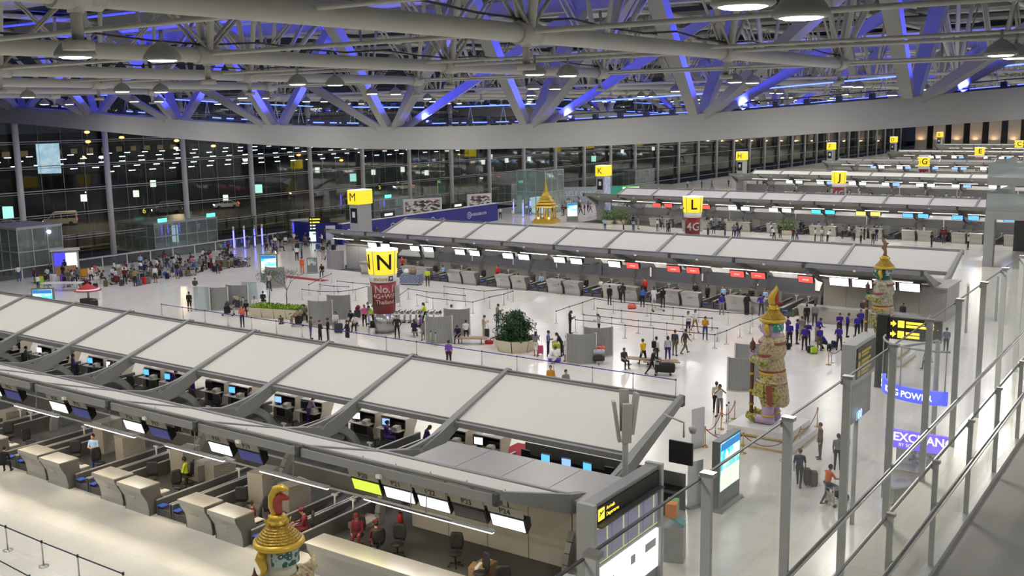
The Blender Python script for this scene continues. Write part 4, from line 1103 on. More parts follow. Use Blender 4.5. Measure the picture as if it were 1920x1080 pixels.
def cone_pillar(x, y, letter, ad, label):
    t = thing('cone_pillar', label, 'pillar', (x, y, 0))
    rad = lambda z: 0.72 + 0.40 * z / 6.4
    sec = lambda a, b, m, e=0.0: (MB().lathe([(rad(a) + e, a), (rad(b) + e, b)], 32), m)
    obj('base_ring', (MB().lathe([(0.8, 0), (0.8, 0.08), (0.74, 0.1)], 32), STEEL), t)
    obj('steel_base', sec(0.1, 1.6, mat('cone_steel', (0.34, 0.34, 0.325), 0.25, 0.75)), t)
    obj('advert_wrap', sec(1.6, 3.95, AD_RED), t)
    obj('white_band', sec(3.95, 4.55, WHITE, 0.02), t)
    obj('light_drum', sec(4.55, 6.3, SIGN_YELLOW, 0.05), t, label='glowing yellow drum with the letter %s' % letter)
    obj('top_light', (MB().lathe([(rad(6.3) + 0.07, 6.3), (rad(6.3) + 0.05, 6.34), (0.0, 6.35)], 32, caps=False), SIGN_TOP), t)
    d = t.children[-2]
    for k in range(4):
        a = math.atan2(-y, -x) + 0.12 + k * PI / 2
        obj('letter', bent_text(letter, 1.6, LETTER_BLACK, rad(5.4) + 0.05, 5.42, a, 0.06), d)
    for k in range(4):
        a = math.atan2(-y, -x) + 0.12 + (k + 0.5) * PI / 2
        obj('drum_bar', (MB().tube([(math.cos(a) * (rad(4.55) + 0.06), math.sin(a) * (rad(4.55) + 0.06), 4.55), (math.cos(a) * (rad(6.3) + 0.06), math.sin(a) * (rad(6.3) + 0.06), 6.3)], 0.03, 5), GREY_PAINT), d)
    a0 = math.atan2(-y, -x) + 0.1
    for tx, sz, z, m in ad:
        obj('lettering', bent_text(tx, sz, m, rad(z) + 0.03, z, a0 - (0.3 if tx == 'move' else 0), 0.06), t)
    for s in (-1, 1):
        a = math.atan2(-y, -x) + s * 1.25
        obj('speaker_box', (MB().obox((math.cos(a) * (rad(3) + 0.14), math.sin(a) * (rad(3) + 0.14), 3.0), (0.24, 0.42, 1.3), a), GREY_PAINT), t)
    return t
AMBER = mat('amber_letter', (0.7, 0.42, 0.15), 0.5)
PINKW = mat('pink_white', (0.8, 0.7, 0.68), 0.5)
cone_pillar(-51.2, 56.4, 'N', [('move', 0.5, 4.25, AMBER), ('No.1', 0.78, 3.45, PINKW), ('4G+WiFi', 0.5, 2.92, PINKW), ('Thailand', 0.42, 2.5, PINKW)], 'cone pillar with glowing yellow letter N and red telecom advert')
_a = math.atan2(-56.4, 51.2) + 0.58
_t = [q for q in COL.objects if q.name == 'cone_pillar'][0]
o = obj('logo_tile', (MB().obox((1.02 * math.cos(_a), 1.02 * math.sin(_a), 4.25), (0.05, 0.36, 0.36), _a), LETTER_BLACK), _t)
_h = text_mesh('H', 0.3, WHITE, 0.006, 'CENTER', 0.01).copy(); _h.transform(Matrix.Rotation(PI / 2, 4, 'Z')); obj('letter', _h, o, (1.05 * math.cos(_a), 1.05 * math.sin(_a), 4.25), _a)
for k, (L, w) in enumerate((('L', 'L and a brown advert reading 4G'), ('J', 'J behind the third island canopy'), ('G', 'G among the far islands'), ('E', 'E among the far islands'), ('C', 'C, farthest of the cone pillars'))):
    cone_pillar(-51.0, 56.2 + PITCH * (k + 1), L, [('4G', 1.3, 2.9, WHITE)], 'cone pillar with glowing yellow letter ' + w)
def square_pillar(x, y, letter, label, blue=False):
    t = thing('letter_pillar', label, 'pillar', (x, y, 0))
    a, b = 0.62, 1.05
    obj('body', (MB().box(-a, a, -b, b, 0, 6.6), GREY_PAINT), t)
    h = obj('light_box', (MB().box(-a - 0.12, a + 0.12, -b - 0.12, b + 0.12, 6.6, 8.1), SIGN_YELLOW), t, label='glowing yellow box with the letter ' + letter)
    obj('top_light', (MB().box(-a - 0.1, a + 0.1, -b - 0.1, b + 0.1, 8.1, 8.16), SIGN_TOP), t)
    obj('letter', text_mesh(letter, 1.25, LETTER_BLACK, 0.01), h, (0, -b - 0.14, 7.35))
    obj('info_panel', (MB().box(-a + 0.15, a - 0.15, -b - 0.03, -b, 4.6, 6.2), SCREEN_OFF), t)
    obj('notice', (MB().box(-0.2, 0.2, -b - 0.05, -b - 0.03, 5.2, 5.8), WHITE), t)
    if blue: obj('advert', (MB().box(a, a + 0.03, -b + 0.1, b - 0.1, 0.5, 6.5), ramp_mat('ice_blue_ad', 'noise', 1.5, [(0.35, (0.75, 0.8, 0.9)), (0.6, (0.35, 0.45, 0.7))], 0.4)), t)
for k, L in enumerate('MKHFDB'):
    square_pillar(-78.0, 82.7 + PITCH * k, L, 'tall grey pillar with glowing yellow box lettered %s' % L, k == 1)

# ---- curved ribbed screens
def rib_screen_mesh():
    mb = MB(); n = 46; R = 1.25; vs = []
    for i in range(n + 1):
        a = (i / n - 0.5) * 1.7; r = R + (0.022 if i % 2 else 0.0)
        for z in (0.08, 1.98):
            vs.append((r * math.sin(a), -r * math.cos(a) + R, z)); 
    for i in range(n + 1):
        a = (i / n - 0.5) * 1.7; r = R - 0.05
        for z in (0.08, 1.98): vs.append((r * math.sin(a), -r * math.cos(a) + R, z))
    o = 2 * (n + 1); fs = []
    for i in range(n):
        fs += [(2 * i, 2 * i + 2, 2 * i + 3, 2 * i + 1), (o + 2 * i, o + 2 * i + 1, o + 2 * i + 3, o + 2 * i + 2), (2 * i + 1, 2 * i + 3, o + 2 * i + 3, o + 2 * i + 1), (2 * i, o + 2 * i, o + 2 * i + 2, 2 * i + 2)]
    fs += [(0, 1, o + 1, o), (2 * n, o + 2 * n, o + 2 * n + 1, 2 * n + 1)]
    mb.add(vs, fs); return mb.mesh('ribbed_panel', mat('ribbed_grey', (0.30, 0.305, 0.30), 0.4, 0.3, noise=0.05))
RSM = rib_screen_mesh()
RSB = MB()
for i in range(12):
    a0, a1 = (i / 12 - 0.5) * 1.75, ((i + 1) / 12 - 0.5) * 1.75
    RSB.add([(1.3 * math.sin(a), -1.3 * math.cos(a) + 1.25, z) for a in (a0, a1) for z in (0, 0.08)] + [(1.15 * math.sin(a), -1.15 * math.cos(a) + 1.25, z) for a in (a0, a1) for z in (0, 0.08)], [(0, 2, 3, 1), (4, 5, 7, 6), (1, 3, 7, 5), (0, 4, 6, 2)])
RSB = RSB.mesh('base_strip', STEEL)
RSE = MB().box(-0.04, 0.04, -0.05, 0.05, 0, 2.02).mesh('end_post', WHITE_PAINT)
def rib_screen(x, y, rz, label):
    t = thing('ribbed_screen', label, 'partition', (x, y, 0), math.radians(rz), 'curved ribbed screens')
    obj('ribbed_panel', RSM, t); obj('base_strip', RSB, t)
    for s in (-1, 1): obj('end_post', RSE, t, (s * 1.25 * math.sin(0.85), 1.25 - 1.25 * math.cos(0.85), 0), s * 0.85)
for x, y, rz, w in ((-69.71,55.86, 30, 'grey ribbed screen beside the glass panel behind the piled trolley'), (-69.17,57.57, 30, 'grey ribbed screen with a purple light behind the seated group'), (-57.35,55.71, 30, 'curved ribbed screen nearer the cone, left of it'), (-57.89,58.30, 30, 'darker ribbed screen just beside the seated woman in white'),
                    (-45.36,55.47, 30, 'curved ribbed screen in front of the bench with white posts'), (-46.01,58.39, 30, 'darker ribbed screen between the cone pillar and the bush'), (-33.66,55.58, 30, 'large curved ribbed screen beside the loaded trolley'), (-33.76,57.93, 32, 'darker ribbed screen behind the loaded trolley'),
                    (-22.22,54.89, 40, 'tall grey screen behind the lilac statue'), (-23.31,58.53, 40, 'second grey screen behind the lilac statue'), (-77.82,78.23, 30, 'ribbed screen at the roadside end of the second island'), (-74.30,66.58, 30, 'ribbed screen beside the teal lightbox')):
    rib_screen(x, y, rz, w)
# glass side panels and white frames
for i, (x, y, w) in enumerate(((-70.51,55.12, 'pale glass panel at the end of the ribbed screens'), (-68.86,58.89, 'pale lettered glass panel behind the seated group'))):
    t = thing('display_partition', w, 'partition', (x, y, 0), 0.5)
    obj('pane', (MB().box(-0.65, 0.65, -0.02, 0.02, 0.1, 2.1), glass('panel_glass', (0.7, 0.8, 0.86), 0.1, 0.3)), t)
    obj('frame', (MB().box(-0.72, -0.65, -0.04, 0.04, 0, 2.15).box(0.65, 0.72, -0.04, 0.04, 0, 2.15).box(-0.72, 0.72, -0.04, 0.04, 2.1, 2.17).box(-0.72, 0.72, -0.1, 0.1, 0, 0.1), WHITE_PAINT), t)
# ---- planters
PLANTER = mat('planter_cream', (0.62, 0.56, 0.42), 0.6, noise=0.04)
SOIL = mat('soil', (0.05, 0.035, 0.02), 0.9, noise=0.2)
def leaves(mb, pts, size, flat=0.4, m=0):
    for p in pts:
        n = Vector((random.gauss(0, 1), random.gauss(0, 1), random.gauss(0.4, 1))).normalized(); u = n.orthogonal().normalized(); u.rotate(Matrix.Rotation(random.random() * 6.28, 3, n)); v = n.cross(u)
        s = size * random.uniform(0.6, 1.3); p = Vector(p)
        mb.add([p - u * s, p + v * s * flat + n * s * 0.1, p + u * s, p - v * s * flat + n * s * 0.1], [(0, 1, 2, 3)], m)
t = thing('bush_planter', 'big dark green bush in a cream faceted planter', 'planter', (-39.83,57.03, 0))
for k in range(8):
    a = 2 * PI * k / 8 + PI / 8; a2 = a + PI / 4
    q = lambda r, an, z: (r * math.cos(an) * 1.1, r * math.sin(an), z)
    obj('side_slab', (MB().add([q(1.25, a + 0.03, 0), q(1.25, a2 - 0.03, 0), q(1.5, a2 - 0.02, 0.82), q(1.5, a + 0.02, 0.82), q(1.17, a + 0.03, 0), q(1.17, a2 - 0.03, 0), q(1.42, a2 - 0.02, 0.82), q(1.42, a + 0.02, 0.82)],
                               [(0, 1, 2, 3), (7, 6, 5, 4), (0, 4, 5, 1), (1, 5, 6, 2), (2, 6, 7, 3), (3, 7, 4, 0)]), PLANTER), t)
obj('soil', (MB().lathe([(1.3, 0.6), (1.32, 0.72), (0, 0.76)], 12, caps=False), SOIL), t)
mb = MB(); pts = []
for k in range(60):
    c = Vector((random.gauss(0, 0.62), random.gauss(0, 0.6), random.uniform(0.9, 2.5)));
    for q in range(110):
        d = Vector((random.gauss(0, 1), random.gauss(0, 1), random.gauss(0, 1))).normalized() * random.uniform(0.2, 0.48)
        p = c + d
        if p.z > 0.72 and (p.x / 1.75) ** 2 + (p.y / 1.6) ** 2 + ((p.z - 1.65) / 1.35) ** 2 < 1: pts.append(p)
leaves(mb, pts, 0.10, 0.35)
obj('foliage', (mb, ramp_mat('bush_green', 'noise', 2.5, [(0.3, (0.008, 0.03, 0.008)), (0.55, (0.02, 0.075, 0.015)), (0.75, (0.05, 0.13, 0.03))], 0.6)), t, kind='stuff')
mb = MB(); leaves(mb, [(random.uniform(-1.3, 1.3), random.uniform(-1.2, 1.2), 0.8 + random.uniform(0, 0.12)) for _ in range(700)], 0.09)
obj('ground_cover', (mb, MATS['bush_green']), t, kind='stuff')
for k in range(6):
    a = k * 1.05; obj('branch', (MB().tube([(0.1 * math.cos(a), 0.1 * math.sin(a), 0.7), (0.35 * math.cos(a), 0.35 * math.sin(a), 1.5), (0.8 * math.cos(a), 0.8 * math.sin(a), 2.2)], [0.05, 0.035, 0.015], 6), SOIL), t)
t = thing('tree_planter', 'long cream planter with lime ground cover and two thin trees', 'planter', (-63.03,56.82, 0), 0.25)
for k in range(4):
    x0 = -2.3 + 1.15 * k
    for s in (-1, 1):
        obj('side_slab', (MB().add([(x0 + 0.04, s * 0.75, 0), (x0 + 1.11, s * 0.75, 0), (x0 + 1.14, s * 0.95, 0.8), (x0 + 0.01, s * 0.95, 0.8), (x0 + 0.04, s * 0.68, 0), (x0 + 1.11, s * 0.68, 0), (x0 + 1.14, s * 0.88, 0.8), (x0 + 0.01, s * 0.88, 0.8)], [(0, 1, 2, 3), (7, 6, 5, 4), (0, 4, 5, 1), (1, 5, 6, 2), (2, 6, 7, 3), (3, 7, 4, 0)]), PLANTER), t)
for s in (-1, 1):
    obj('end_slab', (MB().add([(s * 2.3, -0.7, 0), (s * 2.3, 0.7, 0), (s * 2.5, 0.9, 0.8), (s * 2.5, -0.9, 0.8), (s * 2.22, -0.7, 0), (s * 2.22, 0.7, 0), (s * 2.42, 0.9, 0.8), (s * 2.42, -0.9, 0.8)], [(0, 1, 2, 3), (7, 6, 5, 4), (0, 4, 5, 1), (1, 5, 6, 2), (2, 6, 7, 3), (3, 7, 4, 0)]), PLANTER), t)
obj('soil', (MB().box(-2.35, 2.35, -0.85, 0.85, 0.5, 0.68), SOIL), t)
mb = MB(); leaves(mb, [(random.uniform(-2.4, 2.4), random.uniform(-0.9, 0.9), random.uniform(0.68, 0.98)) for _ in range(1800)], 0.09, 0.55)
obj('ground_cover', (mb, ramp_mat('lime_cover', 'noise', 5, [(0.3, (0.10, 0.22, 0.01)), (0.6, (0.25, 0.42, 0.02)), (0.8, (0.42, 0.58, 0.05))], 0.6)), t, kind='stuff')
BARK = mat('bark_grey', (0.10, 0.085, 0.07), 0.8, noise=0.2)
for tx, hgt_ in ((-0.9, 3.3), (0.75, 3.7)):
    mb = MB(); lf = []
    def grow_branch(p, d, L, r, dep):
        q = p + d * L; mid = p + d * L * 0.5 + Vector((random.gauss(0, 0.04), random.gauss(0, 0.04), 0)) * L
        mb.tube([p, mid, q], [r, r * 0.85, r * 0.65], 5)
        if dep == 0:
            lf.append(q); lf.append(mid); return
        for _ in range(3 if dep > 1 else 2):
            nd = (d + Vector((random.gauss(0, 0.55), random.gauss(0, 0.55), random.uniform(-0.05, 0.3)))).normalized()
            grow_branch(q, nd, L * random.uniform(0.68, 0.88), r * 0.6, dep - 1)
    mb.tube([(tx, 0, 0.6), (tx + 0.02, 0.02, 1.5)], [0.05, 0.045], 6)
    grow_branch(Vector((tx + 0.02, 0.02, 1.5)), Vector((0.05, 0.02, 1)).normalized(), 0.72, 0.045, 5)
    tr = obj('thin_tree', (mb, BARK), t)
    lb = MB(); leaves(lb, [p + Vector((random.gauss(0, 0.08), random.gauss(0, 0.08), random.gauss(0, 0.08))) for p in lf for _ in range(2 if tx < 0 else 1)], 0.045, 0.5)
    obj('leaves', (lb, mat('leaf_olive', (0.08, 0.14, 0.04), 0.7)), tr, kind='stuff')
# ---- benches with wooden tops
def bench(x, y, rz, label):
    t = thing('bench', label, 'bench', (x, y, 0), math.radians(rz), 'wooden topped benches')
    obj('seat', (MB().add([(-1.15, -0.28, 0.42), (1.15, -0.42, 0.42), (1.0, 0.42, 0.42), (-1.0, 0.3, 0.42), (-1.15, -0.28, 0.47), (1.15, -0.42, 0.47), (1.0, 0.42, 0.47), (-1.0, 0.3, 0.47)], [(0, 3, 2, 1), (4, 5, 6, 7), (0, 1, 5, 4), (1, 2, 6, 5), (2, 3, 7, 6), (3, 0, 4, 7)]), mat('bench_wood', (0.30, 0.19, 0.10), 0.5, noise=0.15, nscale=6)), t)
    for s in (-0.7, 0.7):
        obj('leg', (MB().tube([(s, 0, 0.02), (s, 0, 0.42)], 0.05, 8).lathe([(0.2, 0), (0.2, 0.02), (0.05, 0.03)], 12, (s, 0, 0)), STEEL), t)
bench(-43.44,56.82, 30, 'wooden bench where the two men sit beside the ribbed screen')
bench(-30.44,57.37, 10, 'wooden bench beside the walker in yellow vest')
bench(-28.91,57.48, 30, 'wooden bench half hidden behind the golf bag trolley')
bench(-60.42,57.32, 35, 'wooden bench behind the loaded trolley by the lime planter')
# ---- luggage
def suitcase_mesh(w, d, h):
    mb = MB(); b = min(w, d) * 0.22
    pr = [(-w / 2 + b, -d / 2), (w / 2 - b, -d / 2), (w / 2, -d / 2 + b), (w / 2, d / 2 - b), (w / 2 - b, d / 2), (-w / 2 + b, d / 2), (-w / 2, d / 2 - b), (-w / 2, -d / 2 + b)]
    vs = []; 
    for z, s in ((0.06, 0.9), (0.1, 1.0), (h - 0.05, 1.0), (h, 0.88)): vs += [(x * s, y * s, z) for x, y in pr]
    fs = [tuple(range(8))[::-1], tuple(range(24, 32))]
    for k in range(3):
        for i in range(8): j = (i + 1) % 8; fs.append((k * 8 + i, k * 8 + j, k * 8 + 8 + j, k * 8 + 8 + i))
    mb.add(vs, fs); return mb
SUIT = {}
SW = MB().ball((0, 0, 0), 0.035, 6, 4).mesh('wheel', BLACK)
def suitcase(x, y, rz, c, label, size=(0.45, 0.27, 0.68), z=0.0, handle=True, group='suitcases'):
    k = (size, c)
    if k not in SUIT: SUIT[k] = suitcase_mesh(*size).mesh('shell', cloth(c))
    t = thing('suitcase', label, 'suitcase', (x, y, z), math.radians(rz), group)
    obj('shell', SUIT[k], t)
    w, d, h = size
    hp = 0.3 if handle else 0.05
    obj('handle', (MB().tube([(-0.1, d / 2 - 0.05, h - 0.02), (-0.1, d / 2 - 0.05, h + hp), (0.1, d / 2 - 0.05, h + hp), (0.1, d / 2 - 0.05, h - 0.02)], 0.012, 5), BLACK), t)
    for a in (-1, 1):
        for b in (-1, 1): obj('wheel', SW, t, (a * w * 0.36, b * d * 0.3, 0.035))
    return t
DUF = {}
def duffel(x, y, rz, c, label, L=0.75, r=0.17, z=0.0, group='soft bags'):
    k = (c, L, r)
    if k not in DUF:
        mb = MB(); mb.tube([(-L / 2, 0, r), (-L / 2 + 0.05, 0, r), (0, 0, r * 1.02), (L / 2 - 0.05, 0, r), (L / 2, 0, r)], [r * 0.75, r * 0.98, r * 1.04, r * 0.98, r * 0.75], 10); DUF[k] = mb.mesh('body', cloth(c))
    t = thing('bag', label, 'bag', (x, y, z), math.radians(rz), group)
    obj('body', DUF[k], t)
    obj('strap', (MB().tube([(-L * 0.25, -r * 0.7, r * 1.6), (-L * 0.2, 0, r * 2.4), (L * 0.2, 0, r * 2.4), (L * 0.25, -r * 0.7, r * 1.6)], 0.015, 5), BLACK), t)
    return t
# ---- luggage trolley (local: pushed towards +x)
TR_FR = MB().tube([(-0.45, -0.25, 0.12), (-0.52, -0.25, 0.95)], 0.022, 6).tube([(-0.45, 0.25, 0.12), (-0.52, 0.25, 0.95)], 0.022, 6)
TR_FR.tube([(-0.5, -0.27, 0.16), (0.5, -0.14, 0.14)], 0.022, 6).tube([(-0.5, 0.27, 0.16), (0.5, 0.14, 0.14)], 0.022, 6)
for q in range(5): TR_FR.tube([(-0.4 + 0.2 * q, -0.24 + 0.03 * q, 0.17), (-0.4 + 0.2 * q, 0.24 - 0.03 * q, 0.17)], 0.014, 5)
for q in range(3): TR_FR.tube([(-0.47 - 0.015 * q, -0.25, 0.35 + 0.2 * q), (-0.47 - 0.015 * q, 0.25, 0.35 + 0.2 * q)], 0.014, 5)
TR_FR = TR_FR.mesh('frame', STEEL)
TR_H = MB().tube([(-0.56, -0.3, 0.98), (-0.56, 0.3, 0.98)], 0.03, 8).mesh('handle', BLACK)
TR_B = MB().box(-0.48, -0.22, -0.24, 0.24, 0.72, 0.74).box(-0.23, -0.21, -0.24, 0.24, 0.74, 0.9).box(-0.48, -0.22, -0.25, -0.23, 0.74, 0.88).box(-0.48, -0.22, 0.23, 0.25, 0.74, 0.88).mesh('basket', mat('basket_grey', (0.3, 0.3, 0.3), 0.4, 0.6))
TR_W = MB().tube([(0, -0.02, 0), (0, 0.02, 0)], 0.08, 10).mesh('wheel', BLACK)
TR_P = MB().box(-0.5, -0.48, -0.22, 0.22, 0.25, 0.62).mesh('advert_plate', ramp_mat('plate_mix', 'noise', 6, [(0.4, (0.5, 0.48, 0.42)), (0.6, (0.3, 0.25, 0.15))], 0.5))
def trolley(x, y, rz, label, load=(), group='luggage trolleys', parts=True):
    t = thing('luggage_trolley', label, 'trolley', (x, y, 0), math.radians(rz), group)
    obj('frame', TR_FR, t); obj('handle', TR_H, t)
    obj('basket', TR_B, t); obj('advert_plate', TR_P, t)
    for a, b in ((-0.42, -0.25), (-0.42, 0.25), (0.45, 0.0)): obj('wheel', TR_W, t, (a, b, 0.08))
    c, s = math.cos(math.radians(rz)), math.sin(math.radians(rz))
    for kind, lx, ly, lz, col, lb in load:
        px, py = x + c * lx - s * ly, y + s * lx + c * ly
        if kind == 'd': duffel(px, py, rz + 90, col, lb, z=lz, group='soft bags' if 'crowd' not in lb else 'trolley loads in the crowd')
        elif kind == 'D': duffel(px, py, rz, col, lb, 1.25, 0.3, z=lz)
        else: suitcase(px, py, rz, col, lb, (0.5, 0.42, 0.62), lz, False, 'suitcases' if 'crowd' not in lb else 'trolley cases in the crowd')
    return t
trolley(-67.09,54.97, 215, 'trolley with black bags in front of the ribbed screens', [('s', 0.05, 0, 0.18, 'black', 'black case on the trolley in front of the ribbed screens'), ('d', 0.0, 0, 0.82, 'charcoal', 'charcoal bag on top of the black case by the ribbed screens')])
trolley(-68.73,57.26, 250, 'trolley piled with wire baskets behind the black bags', [('s', 0.05, 0, 0.18, 'charcoal', 'charcoal case on the trolley by the dark woman seated'), ('d', 0.0, 0, 0.82, 'khaki', 'khaki bag on top beside the dark ribbed screen')])
trolley(-58.84,54.83, 25, 'trolley with black case beside the boy with the pink bag', [('s', 0.1, 0, 0.18, 'black', 'black case on the trolley beside the boy'), ('d', 0.0, 0, 0.82, 'tan', 'tan bag on top of the black case beside the boy')])
trolley(-32.84,56.42, 300, 'trolley with plastic bags inside the ribbed screen bay', [('d', 0.05, 0, 0.2, 'charcoal', 'charcoal bag low on the trolley in the ribbed bay'), ('d', 0.0, 0, 0.62, 'silver', 'silver plastic bag on the trolley in the ribbed bay'), ('d', -0.3, 0.02, 0.76, 'coral', 'coral plastic bag on the trolley in the ribbed bay')])
trolley(-27.97,55.84, 20, 'low trolley carrying the big black golf bag', [('D', 0.1, 0, 0.2, 'black', 'big black golf bag with red piping on the low trolley'), ('s', -0.25, 0.02, 0.18, 'charcoal', 'charcoal case upright beside the golf bag')])
trolley(-37.67,74.24, 35, 'empty trolley standing by the M counters', [])
trolley(-56.48,59.13, 215, 'trolley of bags beside the child in pink', [('s', 0.05, 0, 0.18, 'charcoal', 'charcoal case beside the child in pink'), ('d', 0.0, 0, 0.82, 'maroon', 'maroon bag on the case beside the child in pink')])
for i in range(9):
    x, y = -51.96,59.84
    trolley(x - 1.9 + 0.42 * i, y - 0.2 + 0.2 * i, 205, 'steel trolley in the nested row behind the cone, %s from the cone' % nth(i), group='nested trolleys behind the cone')
for i in range(4):
    x, y = -56.04,60.40
    trolley(x - 0.9 + 0.4 * i, y + 0.6 + 0.2 * i, 205, 'steel trolley in the short row left of the cone, %s from the left' % nth(i), group='nested trolleys left of the cone')
suitcase(-37.56,56.72, 30, 'pink', 'hot pink suitcase by the cream planter', (0.42, 0.26, 0.6))
suitcase(-54.35,54.74, 30, 'charcoal', 'big charcoal suitcase in front of the woman in white', (0.62, 0.34, 0.72))
duffel(-42.37,57.46, 30, 'red', 'red bag on the floor near the man on his phone', 0.6, 0.14)
duffel(-35.59,55.43, 20, 'purple', 'purple bag open on the floor by the crouching traveller', 0.8, 0.17)
suitcase(-36.52,57.35, 20, 'lime', 'lime green suitcase on its side by the travellers', (0.8, 0.4, 0.4), 0.35)
suitcase(-43.87,59.24, 20, 'charcoal', 'charcoal pull case leaning behind the man on his phone', (0.36, 0.24, 0.6))
# wheelchair beside the cone
t = thing('wheelchair', 'folded black wheelchair beside the cone pillar', 'wheelchair', (-51.86,55.77, 0), math.radians(300))
for s in (-1, 1):
    w = MB(); w.lathe([(0.30, -0.015), (0.32, 0.0), (0.30, 0.015)], 18, caps=False)
    for q in range(6): a = q * PI / 3; w.tube([(0, 0, 0), (0.3 * math.cos(a), 0.3 * math.sin(a), 0)], 0.006, 4)
    me = w.mesh('wheel', BLACK); me.transform(Matrix.Rotation(PI / 2, 4, 'X')); obj('wheel', me, t, (0, s * 0.27, 0.32))
    obj('side_frame', (MB().tube([(-0.25, s * 0.22, 1.0), (-0.2, s * 0.22, 0.5), (0.25, s * 0.22, 0.5), (0.4, s * 0.22, 0.1)], 0.018, 6).tube([(-0.38, s * 0.22, 1.0), (-0.25, s * 0.22, 1.0)], 0.022, 6), STEEL), t)
obj('seat', (MB().box(-0.2, 0.25, -0.21, 0.21, 0.49, 0.52), BLACK), t); obj('backrest', (MB().box(-0.25, -0.21, -0.21, 0.21, 0.52, 0.95), BLACK), t)

# ---- queue barriers
QB = MB().lathe([(0.18, 0), (0.18, 0.02), (0.06, 0.045), (0.03, 0.05)], 14).mesh('foot', STEEL)
QP = MB().tube([(0, 0, 0.04), (0, 0, 0.95)], 0.03, 8).mesh('pole', STEEL)
QH = MB().tube([(0, 0, 0.9), (0, 0, 1.0)], 0.042, 8).mesh('head', BLACK)
BELT = mat('queue_belt', (0.05, 0.05, 0.09), 0.7)
BELT_BLUE = mat('queue_belt_blue', (0.03, 0.03, 0.30), 0.7)
def barrier(pts, label, group, belt=BELT, close=True):
    for i, (x, y) in enumerate(pts):
        t = thing('queue_post', label % nth(i), 'queue post', (x, y, 0), 0, group)
        obj('foot', QB, t); obj('pole', QP, t); obj('head', QH, t)
        if i + 1 < len(pts):
            dx, dy = pts[i + 1][0] - x, pts[i + 1][1] - y
            obj('belt', (MB().beam((0, 0, 0.94), (dx, dy, 0.94), 0.008, 0.055), belt), t, label='dark stretched belt')
barrier([(-72.0 + 2.75 * i, 52.2 - 0.01 * i) for i in range(18)], 'steel post with blue belt along the near canopy edge, %s from the left', 'posts along the near canopy', BELT_BLUE)
barrier([(-67.24,63.40), (-65.21,63.36), (-63.46,64.07), (-62.88,65.60), (-63.23,67.57)], 'queue post in the front line left of the cone, %s from the left', 'posts left of the cone')
barrier([(-67.24,63.40), (-68.53,65.49), (-70.19,68.56), (-71.51,71.38)][1:], 'queue post in the side line left of the cone, %s from the front', 'posts left of the cone')
barrier([(-67.67,65.99), (-65.91,66.04), (-64.52,66.51)], 'queue post in the middle line left of the cone, %s from the left', 'posts left of the cone')
barrier([(-67.69,68.27), (-65.81,68.35), (-63.92,68.45)], 'queue post in the back line left of the cone, %s from the left', 'posts left of the cone')
barrier([(-56.47,66.35), (-54.19,65.71), (-52.17,65.80), (-50.16,65.90), (-50.37,68.48), (-50.18,70.28), (-50.37,71.91)], 'queue post in the front line right of the cone, %s from the left', 'posts right of the cone')
barrier([(-57.58,65.42), (-59.14,68.36), (-56.73,67.95), (-54.56,68.03), (-52.57,68.05)], 'queue post in the middle line right of the cone, %s from the left', 'posts right of the cone')
barrier([(-57.06,70.79), (-54.87,70.82), (-52.54,70.66), (-51.37,72.53)], 'queue post in the back line right of the cone, %s from the left', 'posts right of the cone')
barrier([(-39.21,63.94), (-37.19,64.06), (-35.10,64.03), (-32.89,64.12), (-30.61,64.10), (-28.33,64.32), (-28.18,65.95), (-28.20,68.35), (-28.07,69.90), (-28.05,72.10)], 'queue post in the front line of the maze, %s from the left', 'posts of the maze before the red screens')
barrier([(-39.70,65.90), (-37.29,65.96), (-35.06,65.97), (-32.88,66.19), (-30.76,66.21), (-29.06,66.41)], 'queue post in the second line of the maze, %s from the left', 'posts of the maze before the red screens')
barrier([(-42.23,66.04), (-42.34,68.17), (-42.37,70.19), (-42.49,72.24), (-40.46,71.83), (-37.51,72.00), (-35.17,71.88), (-33.03,71.93), (-30.72,72.12), (-28.95,72.47)], 'queue post in the back line of the maze, %s from the left', 'posts of the maze before the red screens')
barrier([(-40.14,68.72), (-38.02,68.76), (-35.53,68.82), (-32.96,68.97), (-30.87,69.54)], 'queue post in the third line of the maze, %s from the left', 'posts of the maze before the red screens')
barrier([(-39.81,19.21), (-37.02,19.27), (-34.53,19.22), (-32.28,19.22), (-29.66,19.23)], 'steel queue post on the cream floor before the P counters, %s from the left', 'posts before the P counters')
barrier([(-37.49,17.41), (-34.73,17.53), (-32.16,17.37)], 'steel queue post in the corner line before the P counters, %s from the left', 'posts before the P counters')
for i, (x, y) in enumerate(((-45.81,55.20,), (-45.19,54.98,), (-48.83,76.76,), (-48.62,76.88,), (-45.55,78.95, ))):
    barrier([(x, y)], ('white post before the bench screen, the first %s', 'white post before the bench screen, next to the %s', 'loose queue post near the M counters, %s', 'loose queue post beside the M counters, next to the %s', 'single queue post by the M counters, the %s')[i], 'loose queue posts')
# ---- rope stanchions round the statues
RPOST = MB().lathe([(0.17, 0), (0.17, 0.03), (0.05, 0.06), (0.025, 0.08), (0.025, 0.85), (0.05, 0.87), (0.05, 0.93), (0.02, 0.95), (0.045, 1.0), (0.0, 1.04)], 12, caps=False).mesh('post', mat('brass', (0.55, 0.40, 0.14), 0.25, 0.9))
ROPE = mat('red_rope', (0.30, 0.03, 0.03), 0.8)
def ropes(pts, label, group):
    for i, (x, y) in enumerate(pts):
        t = thing('rope_stanchion', label % nth(i), 'stanchion', (x, y, 0), 0, group); obj('post', RPOST, t)
        if i + 1 < len(pts):
            dx, dy = pts[i + 1][0] - x, pts[i + 1][1] - y
            obj('rope', (MB().tube([(dx * f, dy * f, 0.9 - 0.9 * f * (1 - f) * 1.6) for f in [j / 8 for j in range(9)]], 0.022, 6), ROPE), t, label='sagging dark red rope')
